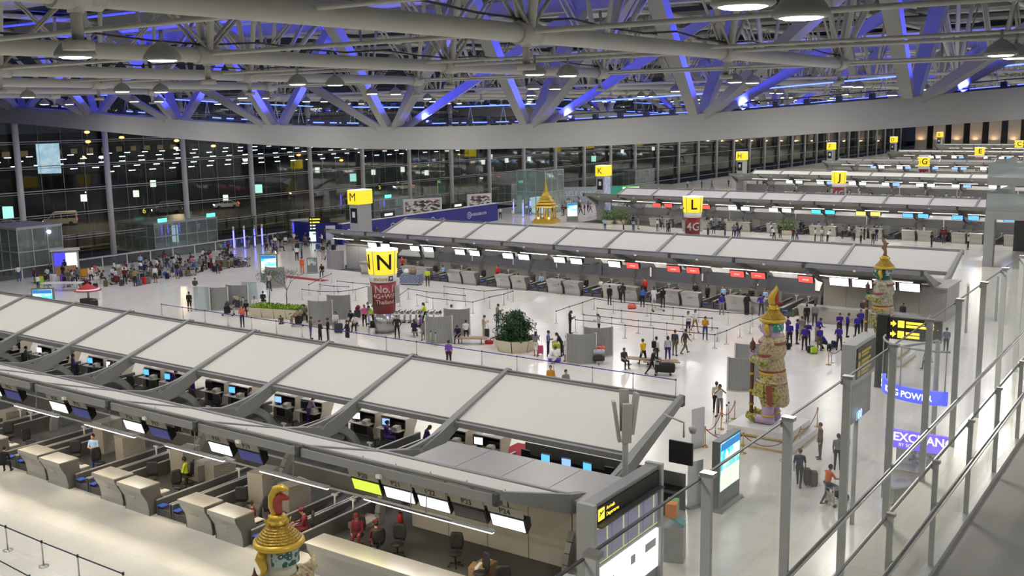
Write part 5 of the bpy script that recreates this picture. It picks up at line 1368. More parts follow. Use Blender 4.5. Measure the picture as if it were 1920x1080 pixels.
ropes([(-20.64,49.55), (-20.52,47.54), (-20.02,44.53), (-18.12,44.60), (-16.16,44.58), (-16.19,46.93), (-16.58,50.53)], 'brass stanchion with red rope round the lilac statue, %s from the back left', 'stanchions round the lilac statue')
ropes([(-20.31,63.67), (-20.12,66.17), (-20.29,68.77), (-20.34,71.62)], 'brass stanchion with red rope by the green statue, %s from the front', 'stanchions by the green statue')
for i, (x, y) in enumerate(((-20.40,46.57,), (-20.73,48.71,), (-20.83,49.21,), (-20.32,64.33, ))):
    barrier([(x, y)], ('steel post beside the girl at the statue, the %s', 'steel post behind the red ropes, the %s', 'steel post touching another behind the ropes, the %s', 'steel post next to the brass stanchion of the green statue, the %s')[i], 'steel posts by the statues')

# ---- light boxes and signs in the hall
TEAL_AD = ramp_mat('teal_ad', 'noise', 1.1, [(0.30, (0.0, 0.28, 0.36)), (0.5, (0.05, 0.55, 0.62)), (0.66, (0.85, 0.9, 0.8))], 0.4, emit=1.3, detail=3)
def light_totem(x, y, rz, w, h, label, m=TEAL_AD, title=None):
    t = thing('lightbox_totem', label, 'sign', (x, y, 0), math.radians(rz))
    obj('case', (MB().box(-w / 2 - 0.08, w / 2 + 0.08, -0.16, 0.16, 0.12, h), mat('totem_case', (0.22, 0.23, 0.23), 0.4, 0.4)), t)
    obj('base', (MB().box(-w / 2 - 0.12, w / 2 + 0.12, -0.3, 0.3, 0.05, 0.14).box(-w / 2 - 0.15, -w / 2, -0.34, 0.34, 0, 0.06).box(w / 2, w / 2 + 0.15, -0.34, 0.34, 0, 0.06), GREY_PAINT), t)
    p = obj('poster', (MB().box(-w / 2 + 0.02, w / 2 - 0.02, -0.18, -0.16, 0.85, h - 0.1), m), t)
    if m is TEAL_AD:
        zz = 0.87 + (h - 0.97) * 0.42
        obj('poster_foot', (MB().box(-w / 2 + 0.04, w / 2 - 0.04, -0.187, -0.18, 0.87, zz), glow('poster_cream', (0.88, 0.95, 0.80), 1.3)), p)
        obj('poster_sky', (MB().box(-w / 2 + 0.04, w / 2 - 0.04, -0.187, -0.18, h - 0.42, h - 0.12), glow('poster_blue', (0.03, 0.2, 0.55), 1.2)), p)
        for q in (-1, 1): obj('poster_tower', (MB().prism([(q * w * 0.2 - 0.13, zz + 0.25), (q * w * 0.2 + 0.13, zz + 0.25), (q * w * 0.2 + 0.16, h - 0.62), (q * w * 0.2, h - 0.45), (q * w * 0.2 - 0.16, h - 0.62)], -0.188, -0.18, 'y'), glow('poster_pale', (0.75, 0.9, 0.85), 1.2)), p)
    if title: obj('lettering', text_mesh(title, 0.22, mat('ad_white_letters', (0.8, 0.8, 0.8), 0.5, emit=(1, 1, 1), es=1.5), 0.005), p, (0, -0.19, h - 0.32))
    return t
light_totem(-16.22,38.17, 90, 1.95, 2.95, 'tall lightbox with teal and cream advert beside the glass fence')
light_totem(-77.67,69.02, 40, 1.5, 2.75, 'teal lightbox behind the thin trees')
light_totem(-80.5, 47.0, 40, 1.6, 2.35, 'teal lightbox rising behind the near canopy')
light_totem(-80.60,130.71, 40, 1.5, 2.9, 'narrow teal and white lightbox by the golden shrine')
light_totem(-78.01,75.16, 40, 0.9, 1.6, 'small framed poster stand near the roadside board', ramp_mat('poster_mix', 'noise', 3, [(0.4, (0.1, 0.25, 0.15)), (0.6, (0.7, 0.68, 0.6))], 0.5))
# blank white roll-up stands by the fence
for x, y, w in ((-17.15,37.24, 'white roll-up stand beside the tall lightbox'), (-20.32,44.34, 'leaning white notice stand by the red ropes')):
    t = thing('rollup_stand', w, 'sign', (x, y, 0), 1.2)
    obj('banner', (MB().box(-0.42, 0.42, -0.01, 0.01, 0.08, 1.95), mat('banner_white', (0.7, 0.71, 0.73), 0.6)), t); obj('foot', (MB().box(-0.45, 0.45, -0.18, 0.18, 0, 0.08), GREY_PAINT), t)
# white notice boards at the barrier
for x, y, w in ((-55.61,50.56, 'white board at the barrier below the boy'), (-48.22,49.57, 'white notice at the barrier below the cone')):
    t = thing('notice_board', w, 'sign', (x, y, 0), math.radians(30))
    obj('board', (MB().box(-0.5, 0.5, -0.02, 0.02, 0.35, 1.25), WHITE), t); obj('leg', (MB().box(-0.45, -0.4, -0.2, 0.2, 0, 0.36), GREY_PAINT), t); obj('leg', (MB().box(0.4, 0.45, -0.2, 0.2, 0, 0.36), GREY_PAINT), t)
# red market umbrella kiosk
t = thing('umbrella_cart', 'small cart under a red and white umbrella beyond the near canopy', 'kiosk', (-79.50,50.45, 0))
obj('umbrella', (MB().lathe([(1.15, 1.75), (1.12, 1.72), (0.75, 1.95), (0.0, 2.35)], 10, caps=False), mat('umbrella_red', (0.42, 0.02, 0.02), 0.7)), t)
obj('white_stripe', (MB().lathe([(1.0, 1.815), (0.86, 1.905)], 10, caps=False), WHITE), t)
obj('pole', (MB().tube([(0, 0, 0.9), (0, 0, 2.3)], 0.09, 8), GREY_PAINT), t); obj('cart_body', (MB().box(-0.7, 0.7, -0.4, 0.4, 0.3, 1.0), BLACK), t)
obj('bag_rack', (MB().tube([(0.7, -0.3, 1.0), (1.3, -0.3, 1.05), (1.3, 0.3, 1.05), (0.7, 0.3, 1.0)], 0.02, 6), STEEL), t)
for s in (-0.5, 0.5): obj('wheel', (MB().tube([(s, -0.44, 0.2), (s, 0.44, 0.2)], 0.2, 10), BLACK), t)
# direction board near the roadside
t = thing('direction_board', 'black direction board with yellow lines above a white poster, roadside', 'sign', (-96.24,94.37, 0), math.radians(38))
obj('panel', (MB().box(-1.35, 1.35, -0.1, 0.1, 1.5, 3.3), LETTER_BLACK), t)
obj('poster', (MB().box(-1.35, 1.35, -0.12, 0.08, 0.2, 1.45), mat('poster_pale', (0.55, 0.56, 0.55), 0.6)), t)
YEL = glow('yellow_text', (1.0, 0.75, 0.05), 1.6)
WHT = glow('white_text', (1, 1, 1), 1.2)
for i, (L, m) in enumerate(((1.0, YEL), (0.9, YEL), (1.0, WHT), (1.6, WHT))):
    z = 3.05 - 0.4 * i
    obj('line_of_print', (MB().box(-1.2, -1.02, -0.115, -0.1, z - 0.1, z + 0.1).box(-0.9, -0.9 + L, -0.115, -0.1, z - 0.08, z + 0.08), m), t.children[0])
obj('print_smear', (MB().box(-0.9, 0.3, -0.13, -0.12, 1.1, 1.25), GREY_PAINT), t.children[1])
for s in (-1.3, 1.3): obj('leg', (MB().box(s - 0.05, s + 0.05, -0.06, 0.06, 0, 3.3), GREY_PAINT), t)
t = thing('pale_banner', 'tall pale banner stand beside the black direction board', 'banner', (-92.99,93.01, 0), math.radians(38))
obj('banner', (MB().box(-0.6, 0.6, -0.02, 0.02, 0.1, 2.5), mat('banner_pale_blue', (0.55, 0.58, 0.66), 0.6)), t); obj('foot', (MB().box(-0.6, 0.6, -0.2, 0.2, 0, 0.1), GREY_PAINT), t)
# blue hoarding running along the hall
t = thing('blue_hoarding', 'long blue hoarding with white emblems behind the second island', 'hoarding', (-92, 94, 0))
for i in range(8):
    p = obj('hoarding_panel', (MB().box(-0.05, 0.05, i * 4.2, i * 4.2 + 4.18, 0, 2.6), BLUE_BOARD), t)
    if i % 2 == 0:
        mb = MB().lathe([(0.42, -0.01), (0.5, 0), (0.42, 0.01)], 20, caps=False); me = mb.mesh('emblem', mat('emblem_white', (0.6, 0.62, 0.7), 0.5)); me.transform(Matrix.Rotation(PI / 2, 4, 'Y'))
        obj('emblem', me, p, (0.07, i * 4.2 + 1.2, 1.4)); e = text_mesh('SUVARNABHUMI' if i == 6 else 'AOT', 0.6, MATS['emblem_white'], 0.01)
        o = obj('lettering', e, p, (0.07, i * 4.2 + 3.2, 1.4), PI / 2)
obj('top_rail', (MB().box(-0.6, 0.1, 0, 33.6, 2.6, 2.7), WHITE_PAINT), t)
obj('hoarding_panel', (MB().box(-8.5, -0.05, -0.05, 0.05, 0, 2.6), BLUE_BOARD), t)
for i, (yy, zz) in enumerate(((103, 2.7), (118, 2.7))):
    t = thing('gate_sign', ('black sign with white lettering on the hoarding, nearer one', 'black sign with white lettering on the hoarding, farther one')[i], 'sign', (-92.2, yy, zz), PI / 2)
    obj('panel', (MB().box(-1.3, 1.3, -0.1, 0.1, 0, 0.75), LETTER_BLACK), t); obj('line_of_print', (MB().box(-0.8, 0.8, -0.11, -0.1, 0.2, 0.52), MATS['white_text']), t.children[0])
# framed collage boards behind the hoarding
for i, (x, y, w) in enumerate(((-97.5, 116.5, 'white framed collage board behind the hoarding'), (-95.0, 127.0, 'white display stand at the end of the hoarding'))):
    t = thing('collage_board', w, 'sign', (x, y, 0), math.radians(60))
    obj('frame', (MB().box(-3.0 + i, 3.0 - i, -0.1, 0.1, 0, 4.0), WHITE_PAINT), t)
    obj('picture', (MB().box(-2.7 + i, 2.7 - i, -0.13, -0.1, 1.2, 3.7), ramp_mat('collage', 'cells', 2.2, [(0.2, (0.05, 0.05, 0.06)), (0.4, (0.35, 0.1, 0.1)), (0.55, (0.4, 0.4, 0.42)), (0.8, (0.7, 0.7, 0.7))], 0.5, stretch=(1, 1, 2))), t)
# golden shrine with a tiered spire
t = thing('golden_shrine', 'golden tiered pavilion with a needle spire and warm lamps at its foot', 'shrine', (-83.69,128.34, 0), 0.3)
obj('plinth', (MB().box(-1.7, 1.7, -1.7, 1.7, 0, 0.35).box(-1.45, 1.45, -1.45, 1.45, 0.35, 0.6), GOLD), t)
for a in (-1, 0, 1):
    for b in (-1, 0, 1):
        if a or b: obj('column', (MB().tube([(a * 1.15, b * 1.15, 0.6), (a * 1.15, b * 1.15, 2.3)], 0.09, 8), GOLD), t)
for i in range(5):
    s = 1.6 - 0.27 * i; z = 2.3 + 0.42 * i
    obj('roof_tier', (MB().lathe([(s * 1.35, z), (s * 1.3, z + 0.08), (s * 0.95, z + 0.34), (s * 0.85, z + 0.44)], 4, a0=PI / 4, s=False), GOLD), t)
    for a in range(4): obj('corner_horn', (MB().tube([(s * 1.3 * math.cos(a * PI / 2 + PI / 4), s * 1.3 * math.sin(a * PI / 2 + PI / 4), z + 0.05), (s * 1.42 * math.cos(a * PI / 2 + PI / 4), s * 1.42 * math.sin(a * PI / 2 + PI / 4), z + 0.35)], [0.05, 0.01], 5), GOLD), t)
obj('spire', (MB().lathe([(0.42, 4.35), (0.3, 4.7), (0.34, 4.8), (0.2, 5.1), (0.22, 5.2), (0.11, 5.6), (0.05, 6.4), (0.0, 7.6)], 10, caps=False), GOLD), t)
obj('figure', (MB().lathe([(0.4, 0.6), (0.35, 0.8), (0.18, 1.0), (0.2, 1.3), (0.1, 1.45), (0.13, 1.6), (0.0, 1.85)], 10, caps=False), GOLD), t)
for s in (-0.8, 0.8): obj('lamp', (MB().ball((s, -1.3, 0.75), 0.14, 8, 5), glow('amber_lamp', (1.0, 0.45, 0.1), 8.0)), t)
lp = bpy.data.lights.new('shrine_lamp', 'POINT'); lp.energy = 60; lp.color = (1.0, 0.5, 0.15); lp.shadow_soft_size = 0.2
lo = bpy.data.objects.new('shrine_lamp', lp); COL.objects.link(lo); lo.location = (t.location.x, t.location.y, 1.4)
# glass lift shafts and door lobbies by the glass wall
LOBG = glass('lobby_glass', (0.70, 0.82, 0.80), 0.1, 0.14)
def glass_box(x, y, sx, sy, h, label, cat='lobby', roof=True, rz=0.0):
    t = thing('glass_lobby', label, cat, (x, y, 0), rz)
    nx_, ny_ = max(1, round(sx / 1.6)), max(1, round(sy / 1.6))
    for i in range(nx_):
        for s in (-1, 1): obj('pane', (MB().box(-sx / 2 + i * sx / nx_ + 0.04, -sx / 2 + (i + 1) * sx / nx_ - 0.04, s * sy / 2 - 0.01, s * sy / 2 + 0.01, 0.1, h - 0.1), LOBG), t)
    for i in range(ny_):
        for s in (-1, 1): obj('pane', (MB().box(s * sx / 2 - 0.01, s * sx / 2 + 0.01, -sy / 2 + i * sy / ny_ + 0.04, -sy / 2 + (i + 1) * sy / ny_ - 0.04, 0.1, h - 0.1), LOBG), t)
    fr = [(-sx / 2 + i * sx / nx_, s * sy / 2) for i in range(nx_ + 1) for s in (-1, 1)] + [(s * sx / 2, -sy / 2 + i * sy / ny_) for i in range(1, ny_) for s in (-1, 1)]
    for a, b in fr: obj('mullion', (MB().box(a - 0.05, a + 0.05, b - 0.05, b + 0.05, 0, h), GREY_PAINT), t)
    for z in (0.0, h * 0.5, h - 0.12): obj('rail', (MB().box(-sx / 2, sx / 2, -sy / 2 - 0.06, -sy / 2 + 0.06, z, z + 0.12).box(-sx / 2, sx / 2, sy / 2 - 0.06, sy / 2 + 0.06, z, z + 0.12).box(-sx / 2 - 0.06, -sx / 2 + 0.06, -sy / 2, sy / 2, z, z + 0.12).box(sx / 2 - 0.06, sx / 2 + 0.06, -sy / 2, sy / 2, z, z + 0.12), GREY_PAINT), t)
    if roof: obj('roof', (MB().box(-sx / 2 - 0.1, sx / 2 + 0.1, -sy / 2 - 0.1, sy / 2 + 0.1, h, h + 0.15), mat('lobby_roof', (0.4, 0.42, 0.42), 0.5)), t)
    return t
t = glass_box(-93.0, 141.0, 5.5, 5.5, 7.0, 'green tinted glass lift tower behind the golden shrine', 'lift', False)
obj('lift_car', (MB().box(-1.2, 1.2, -1.2, 1.2, 0.1, 2.5), mat('lift_lit', (0.5, 0.55, 0.5), 0.4, emit=(0.8, 0.95, 0.9), es=1.0)), t)
t = glass_box(-112.0, 83.0, 7.5, 9.5, 3.3, 'glass door lobby with a flat white roof and green exit signs')
obj('exit_sign', (MB().box(3.8, 3.86, -4.2, -2.9, 3.5, 3.95), EXIT_GREEN), t); obj('exit_sign', (MB().box(3.8, 3.86, 3.2, 4.5, 3.5, 3.95), EXIT_GREEN), t)
obj('lit_panel', (MB().box(-0.6, 0.6, 1.0, 1.1, 0.3, 2.6), glow('lobby_white', (0.75, 0.85, 1.0), 1.4)), t)
t = glass_box(-106.5, 60.5, 6.5, 5.0, 5.0, 'tall glass lobby at the left edge with a blue lamp')
obj('blue_lamp', (MB().ball((3.4, 1.0, 4.4), 0.2, 8, 5), glow('blue_white_lamp', (0.5, 0.6, 1.0), 12)), t)
t = glass_box(-110.5, 121.0, 6.0, 8.0, 3.3, 'small glass door lobby behind the M pillar')
obj('exit_sign', (MB().box(3.1, 3.16, -1.6, -0.2, 3.5, 3.95), EXIT_GREEN), t)
glass_box(-110.5, 158.0, 6.0, 9.0, 3.3, 'small glass door lobby beyond the lift tower')
glass_box(-110.5, 205.0, 6.0, 9.0, 3.3, 'farthest glass door lobby along the roadside wall')
# purple lit booth fronts
def booth(x, y, rz, label, wid=2.6, h=2.6):
    t = thing('lit_booth', label, 'booth', (x, y, 0), math.radians(rz))
    obj('wall', (MB().box(-wid / 2, wid / 2, 0.5, 0.6, 0, h).box(-wid / 2, -wid / 2 + 0.1, -0.6, 0.6, 0, h).box(wid / 2 - 0.1, wid / 2, -0.6, 0.6, 0, h), GREY_PAINT), t)
    obj('canopy', (MB().box(-wid / 2 - 0.15, wid / 2 + 0.15, -0.9, 0.65, h, h + 0.15), WHITE_PAINT), t)
    obj('screen', (MB().box(0.05, wid / 2 - 0.2, 0.4, 0.5, 0.7, 2.2), SCREEN_WHITE), t)
    obj('blue_panel', (MB().box(-wid / 2 + 0.2, 0.0, 0.42, 0.5, 0.5, 2.3), glow('booth_blue', (0.06, 0.05, 0.7), 1.6)), t)
    obj('counter', (MB().box(-wid / 2 + 0.2, wid / 2 - 0.3, -0.7, -0.2, 0, 1.0), mat('booth_wood', (0.38, 0.24, 0.10), 0.6, noise=0.1)), t)
booth(-100.5, 61.5, 60, 'small white booth with a bright screen near the left lobby')
booth(-101.0, 95.5, 60, 'lit booth with purple screen and wooden counter by the roadside')
# purple glowing poles of the roadside entrance
for i, (dx, dy) in enumerate(((0, 0), (0.9, 1.3), (1.7, 2.6), (2.2, 3.6))):
    t = thing('glowing_pole', 'blue glowing pole by the roadside entrance, %s from the left' % nth(i), 'light', (-101.2 + dx * 0.5, 84.5 + dy, 0), 0, 'blue glowing poles')
    obj('tube', (MB().tube([(0, 0, 0.2), (0, 0, 2.3)], 0.09, 8), glow('pole_blue', (0.12, 0.12, 1.0), 5.0)), t); obj('cap', (MB().tube([(0, 0, 2.3), (0, 0, 2.8)], 0.12, 8), WHITE_PAINT), t); obj('foot', (MB().tube([(0, 0, 0), (0, 0, 0.2)], 0.14, 8), WHITE_PAINT), t)
for i, (x, y) in enumerate(((-93.5, 134.0), (-92.0, 136.5), (-91.0, 133.0))):
    t = thing('glowing_pole', 'blue glowing pole left of the golden shrine, %s of them' % nth(i), 'light', (x, y, 0), 0, 'blue poles by the shrine')
    obj('tube', (MB().tube([(0, 0, 0.2), (0, 0, 2.3)], 0.09, 8), MATS['pole_blue']), t); obj('cap', (MB().tube([(0, 0, 2.3), (0, 0, 2.7)], 0.12, 8), WHITE_PAINT), t); obj('foot', (MB().tube([(0, 0, 0), (0, 0, 0.2)], 0.14, 8), WHITE_PAINT), t)
# balustrade along the edge of the floor
t = thing('balustrade', 'glass balustrade with a white handrail behind the waiting crowd', 'railing', (0, 0, 0))
obj('handrail', (MB().tube([(-101.8, 40, 1.12), (-102.3, 200, 1.12)], 0.06, 8), WHITE_PAINT), t)
for k in range(27):
    y = 42 + 3.1 * k; obj('post', (MB().box(-102.1, -102.0, y - 0.05, y + 0.05, 0, 1.1), WHITE_PAINT), t); obj('pane', (MB().box(-102.06, -102.04, y + 0.08, y + 3.02, 0.1, 1.0), glass('rail_glass_dark', (0.45, 0.5, 0.5), 0.08, 0.05)), t)
# green plants on the columns and self check-in area far off
for i, (x, y) in enumerate(((-100.5, 87.0), (-100.5, 93.0))):
    t = thing('climbing_plant', ('tall climbing plant on a pole by the blue glowing poles', 'tall climbing plant beside the lit booth')[i], 'plant', (x, y, 0))
    obj('pole', (MB().tube([(0, 0, 0), (0, 0, 3.4)], 0.05, 6), SOIL), t)
    mb = MB(); leaves(mb, [(random.gauss(0, 0.22), random.gauss(0, 0.22), random.uniform(1.2, 3.9)) for _ in range(500)], 0.11); obj('foliage', (mb, MATS['bush_green']), t, kind='stuff')
for i, (x, y) in enumerate(((-74.38,130.47,), (-72.65,131.33,), (-47.29,129.43, ))):
    t = thing('low_shrub', ('sprawling pale shrub left of the third island', 'green shrub at the end of the third island', 'low shrub before the third island counters')[i], 'shrub', (x, y, 0))
    obj('tub', (MB().lathe([(0.7, 0), (0.9, 0.6), (0.82, 0.6), (0.0, 0.5)], 10, caps=False), PLANTER), t)
    mb = MB(); leaves(mb, [(random.gauss(0, 0.6), random.gauss(0, 0.6), random.uniform(0.6, 2.0)) for _ in range(700)], 0.12); obj('foliage', (mb, ramp_mat('shrub_green', 'noise', 3, [(0.3, (0.04, 0.10, 0.03)), (0.7, (0.16, 0.28, 0.06))], 0.7)), t, kind='stuff')
t = thing('check_in_backdrop', 'long green and white self check-in backdrop with lettering in the distance', 'sign', (-93, 160, 0), math.radians(40))
for i in range(5): obj('panel', (MB().box(-7 + i * 2.8, -4.24 + i * 2.8, -0.05, 0.05, 0.3, 3.0), mat(('backdrop_grey', 'backdrop_green')[i > 2], ((0.35, 0.38, 0.38), (0.05, 0.4, 0.25))[i > 2], 0.5)), t)
obj('lettering', text_mesh('SELF CHECK-IN', 1.2, mat('teal_letter', (0.5, 0.75, 0.72), 0.5), 0.02), t.children[1], (-2, -0.08, 1.8))
obj('lit_frame', (MB().box(4.2, 7.2, -0.1, 0, 2.5, 2.8).box(7.0, 7.2, -0.1, 0, 0.2, 2.8), glow('green_frame', (0.5, 1.0, 0.3), 2.0)), t)
obj('carpet_runner', (MB().box(-79.5, -73.0, 71.6, 72.6, 0.004, 0.02), RED_CARPET), None, label='dark red carpet strip at the left end of the second island', cat='carpet')
# red and white stall goods at the left
for i, (x, y, c) in enumerate(((-98.0, 57.0, 'red'), (-97.2, 57.9, 'white'), (-96.2, 58.6, 'purple'), (-97.0, 56.4, 'lime'), (-97.6, 61.6, 'mustard'))):
    suitcase(x, y, 20 * i, c, '%s boxy bundle in the stall corner at the left' % c, (0.8, 0.6, 0.75), 0.0, False, 'stall bundles')
t = thing('kiosk_table', 'low white table on trestles in front of the crowd at the left', 'table', (-91.18,55.25, 0), 0.55)
obj('top', (MB().box(-1.9, 1.9, -0.5, 0.5, 0.72, 0.8), WHITE), t)
for a in (-1.6, 1.6):
    for b in (-0.4, 0.4): obj('leg', (MB().box(a - 0.05, a + 0.05, b - 0.05, b + 0.05, 0, 0.72), GREY_PAINT), t)

# ================================================================== guardian statues
def scale_mat(name, c1, c2, c3, sc):
    return ramp_mat(name, 'voronoi', sc, [(0.0, c1), (0.3, c1), (0.45, c2), (0.6, c2), (0.75, c3)], 0.4)
def arc_band(R, z0, z1, a0, a1, n=18):
    mb = MB(); vs = []
    for i in range(n + 1):
        a = a0 + (a1 - a0) * i / n; c, s = math.cos(a), math.sin(a)
        vs += [(R * c, R * s * 0.95, z0), (R * c, R * s * 0.95, z1), ((R - 0.06) * c, (R - 0.06) * s * 0.95, z1), ((R - 0.06) * c, (R - 0.06) * s * 0.95, z0)]
    fs = [(4 * i + j, 4 * i + (j + 1) % 4, 4 * i + 4 + (j + 1) % 4, 4 * i + 4 + j) for i in range(n) for j in range(4)] + [(3, 2, 1, 0), (4 * n, 4 * n + 1, 4 * n + 2, 4 * n + 3)]
    return mb.add(vs, fs)
def statue(x, y, rz, skin, armour, trim, label, plinth=True, band=None, finial='flame', pz=0.9):
    t = thing('guardian_statue', label, 'statue', (x, y, 0), math.radians(rz))
    A = np.array; pr = []
    def add(p, m, k=0.12): pr.append((p, m, k, False))
    for s in (-1, 1):
        add(('c', A((0, s * 0.38, 1.95)), A((0.02, s * 0.42, 1.1)), 0.44, 0.36), 1, 0.08)
        add(('c', A((0.02, s * 0.42, 1.05)), A((0, s * 0.42, 0.3)), 0.31, 0.27), 0, 0.06)
        add(('c', A((-0.1, s * 0.42, 0.2)), A((0.62, s * 0.45, 0.17)), 0.24, 0.2), 0, 0.06)
        add(('c', A((0.62, s * 0.45, 0.18)), A((0.98, s * 0.47, 0.28)), 0.21, 0.15), 2, 0.05)
        add(('c', A((0.98, s * 0.47, 0.28)), A((1.02, s * 0.47, 0.46)), 0.13, 0.05), 2, 0.05)
        add(('c', A((0.0, s * 0.7, 3.82)), A((0.18, s * 0.86, 3.2)), 0.31, 0.25), 3, 0.1)
        add(('c', A((0.18, s * 0.86, 3.15)), A((0.86, s * 0.3, 3.0 + 0.1 * s)), 0.25, 0.18), 2, 0.06)
        add(('c', A((0.9, s * 0.2, 3.08 + 0.13 * s)), A((0.98, s * -0.02, 3.12 + 0.13 * s)), 0.15, 0.15), 0, 0.04)
    add(('c', A((0, 0, 2.5)), A((-0.05, 0, 1.55)), 0.66, 0.80, (0.9, 1.0, 1)), 1, 0.1)
    add(('c', A((-0.35, 0, 2.4)), A((-0.62, 0, 1.1)), 0.36, 0.30, (0.8, 1.7, 1)), 3, 0.1)
    add(('e', A((0.06, 0, 2.9)), A((0.66, 0.70, 0.5))), 3)
    add(('e', A((0.0, 0, 3.6)), A((0.64, 0.80, 0.64))), 3)
    add(('c', A((0, -0.6, 3.9)), A((0, 0.6, 3.9)), 0.32, 0.32), 3, 0.15)
    add(('c', A((0.0, 0, 4.1)), A((0.06, 0, 4.45)), 0.42, 0.40), 0, 0.08)
    add(('e', A((0.10, 0, 4.72)), A((0.46, 0.42, 0.44))), 0, 0.08)
    add(('e', A((0.34, 0, 4.55)), A((0.26, 0.30, 0.2))), 0, 0.06)
    add(('c', A((0.5, 0, 4.85)), A((0.64, 0, 4.66)), 0.07, 0.11), 0, 0.04)
    add(('e', A((0.5, 0, 4.5)), A((0.12, 0.22, 0.05))), 4, 0.02)
    for s in (-1, 1):
        add(('c', A((0.42, s * 0.08, 4.92)), A((0.36, s * 0.3, 4.98)), 0.06, 0.05), 2, 0.03)
        add(('e', A((0.5, s * 0.17, 4.8)), A((0.08, 0.09, 0.08))), 5, 0.01)
    eye = mat('statue_eye', (0.7, 0.7, 0.65), 0.3)
    lip = mat('statue_lip', (0.35, 0.04, 0.04), 0.4)
    me = sdf_mesh('body', pr, 0.042, [skin, armour[0], trim, armour[1], lip, eye])
    obj('body', me, t, (0, 0, pz))
    for s in (-1, 1):
        obj('pupil', (MB().ball((0.57, s * 0.175, 4.8), 0.035, 6, 4), BLACK), t, (0, 0, pz))
        obj('fang', (MB().tube([(0.56, s * 0.13, 4.5), (0.66, s * 0.15, 4.66)], [0.035, 0.008], 6), WHITE), t, (0, 0, pz))
        obj('ear_flap', (MB().tube([(0.12, s * 0.44, 5.0), (0.16, s * 0.5, 4.75), (0.05, s * 0.5, 4.5), (0.1, s * 0.54, 4.3)], [0.1, 0.15, 0.1, 0.03], 8), GOLD), t, (0, 0, pz))
        obj('shoulder_wing', (MB().tube([(-0.05, s * 0.72, 4.0), (-0.1, s * 1.02, 4.12), (-0.05, s * 1.12, 4.32)], [0.2, 0.14, 0.02], 8), armour[1]), t, (0, 0, pz))
    fm = MB()
    for s in (-1, 1):
        for q in range(4):
            z = 3.04 + 0.07 * q + 0.1 * s
            fm.tube([(0.92, s * 0.14, z), (1.08, s * 0.12, z), (1.14, s * -0.02, z), (1.08, s * -0.12, z)], [0.045, 0.045, 0.042, 0.035], 6)
        fm.tube([(0.92, s * 0.12, 3.3 + 0.1 * s), (1.0, s * 0.0, 3.36 + 0.1 * s)], [0.05, 0.04], 6)
    obj('fingers', (fm, skin), t, (0, 0, pz))
    obj('headband', (arc_band(0.50, 4.58, 5.0, 1.9, 4.38), band), t, (0, 0, pz), label='patterned band round the back of the head')
    cr = MB().lathe([(0.46, 4.98), (0.60, 5.0), (0.66, 5.06), (0.64, 5.14), (0.56, 5.18)], 28, (0.02, 0, 0))
    obj('crown_brim', (cr, GOLD), t, (0, 0, pz))
    cr = MB()
    prof = []
    for i in range(8):
        r = 0.56 - 0.048 * i; z = 5.18 + 0.055 * i
        prof += [(r, z), (r + 0.015, z + 0.02), (r - 0.01, z + 0.05)]
    cr.lathe(prof + [(0.18, 5.62)], 28, (0.02, 0, 0), caps=False)
    obj('crown_dome', (cr, ramp_mat('crown_gold', 'voronoi', 14, [(0.1, (0.68, 0.47, 0.06)), (0.5, (0.36, 0.22, 0.02))], 0.35, 0.3)), t, (0, 0, pz))
    obj('crown_ring', (MB().lathe([(0.2, 5.56), (0.29, 5.6), (0.27, 5.66), (0.2, 5.7), (0.24, 5.76), (0.17, 5.82)], 20, (0.02, 0, 0)), GOLD), t, (0, 0, pz))
    for q in range(8):
        a = q * PI / 4; obj('crown_spike', (MB().tube([(0.02 + 0.27 * math.cos(a), 0.27 * math.sin(a), 5.6), (0.02 + 0.34 * math.cos(a), 0.34 * math.sin(a), 5.72)], [0.05, 0.008], 5), GOLD), t, (0, 0, pz))
    if finial == 'flame':
        f = MB().tube([(0.02, 0, 5.8), (0.1, 0, 6.0), (0.08, 0, 6.22), (-0.02, 0, 6.42), (-0.12, 0, 6.62), (-0.1, 0, 6.8)], [0.17, 0.2, 0.19, 0.15, 0.09, 0.01], 10)
        obj('finial', (f, GOLD), t, (0, 0, pz)); obj('finial_mane', (MB().tube([(-0.16, 0, 5.86), (-0.14, 0, 6.1), (-0.16, 0, 6.32), (-0.22, 0, 6.5)], [0.06, 0.09, 0.07, 0.01], 8).tube([(-0.16, 0, 5.95), (-0.32, 0, 5.92), (-0.5, 0, 5.96)], [0.09, 0.06, 0.015], 8), lip), t, (0, 0, pz))
    elif finial == 'horn':
        obj('finial', (MB().tube([(0.04, 0, 5.8), (0.15, 0, 6.0), (0.14, 0, 6.25), (0.02, 0, 6.46), (-0.2, 0, 6.55), (-0.46, 0, 6.56)], [0.12, 0.13, 0.13, 0.12, 0.1, 0.015], 10), GOLD), t, (0, 0, pz))
        obj('finial_mane', (MB().tube([(-0.06, 0, 5.84), (-0.0, 0, 6.02), (-0.04, 0, 6.2), (-0.18, 0, 6.32), (-0.42, 0, 6.32)], [0.1, 0.12, 0.12, 0.11, 0.05], 8), lip), t, (0, 0, pz))
    else:
        obj('finial', (MB().tube([(0.02, 0, 5.8), (0.0, 0, 6.1), (0.1, 0, 6.3), (0.0, 0, 6.55), (0.12, 0, 6.75), (0.3, 0, 7.1)], [0.13, 0.1, 0.16, 0.13, 0.12, 0.01], 9), mat('dull_bronze', (0.25, 0.17, 0.08), 0.4, 0.5)), t, (0, 0, pz))
        obj('finial_mane', (MB().tube([(0.0, 0, 6.5), (-0.15, 0, 6.62), (-0.2, 0, 6.55)], [0.08, 0.06, 0.01], 8), lip), t, (0, 0, pz))
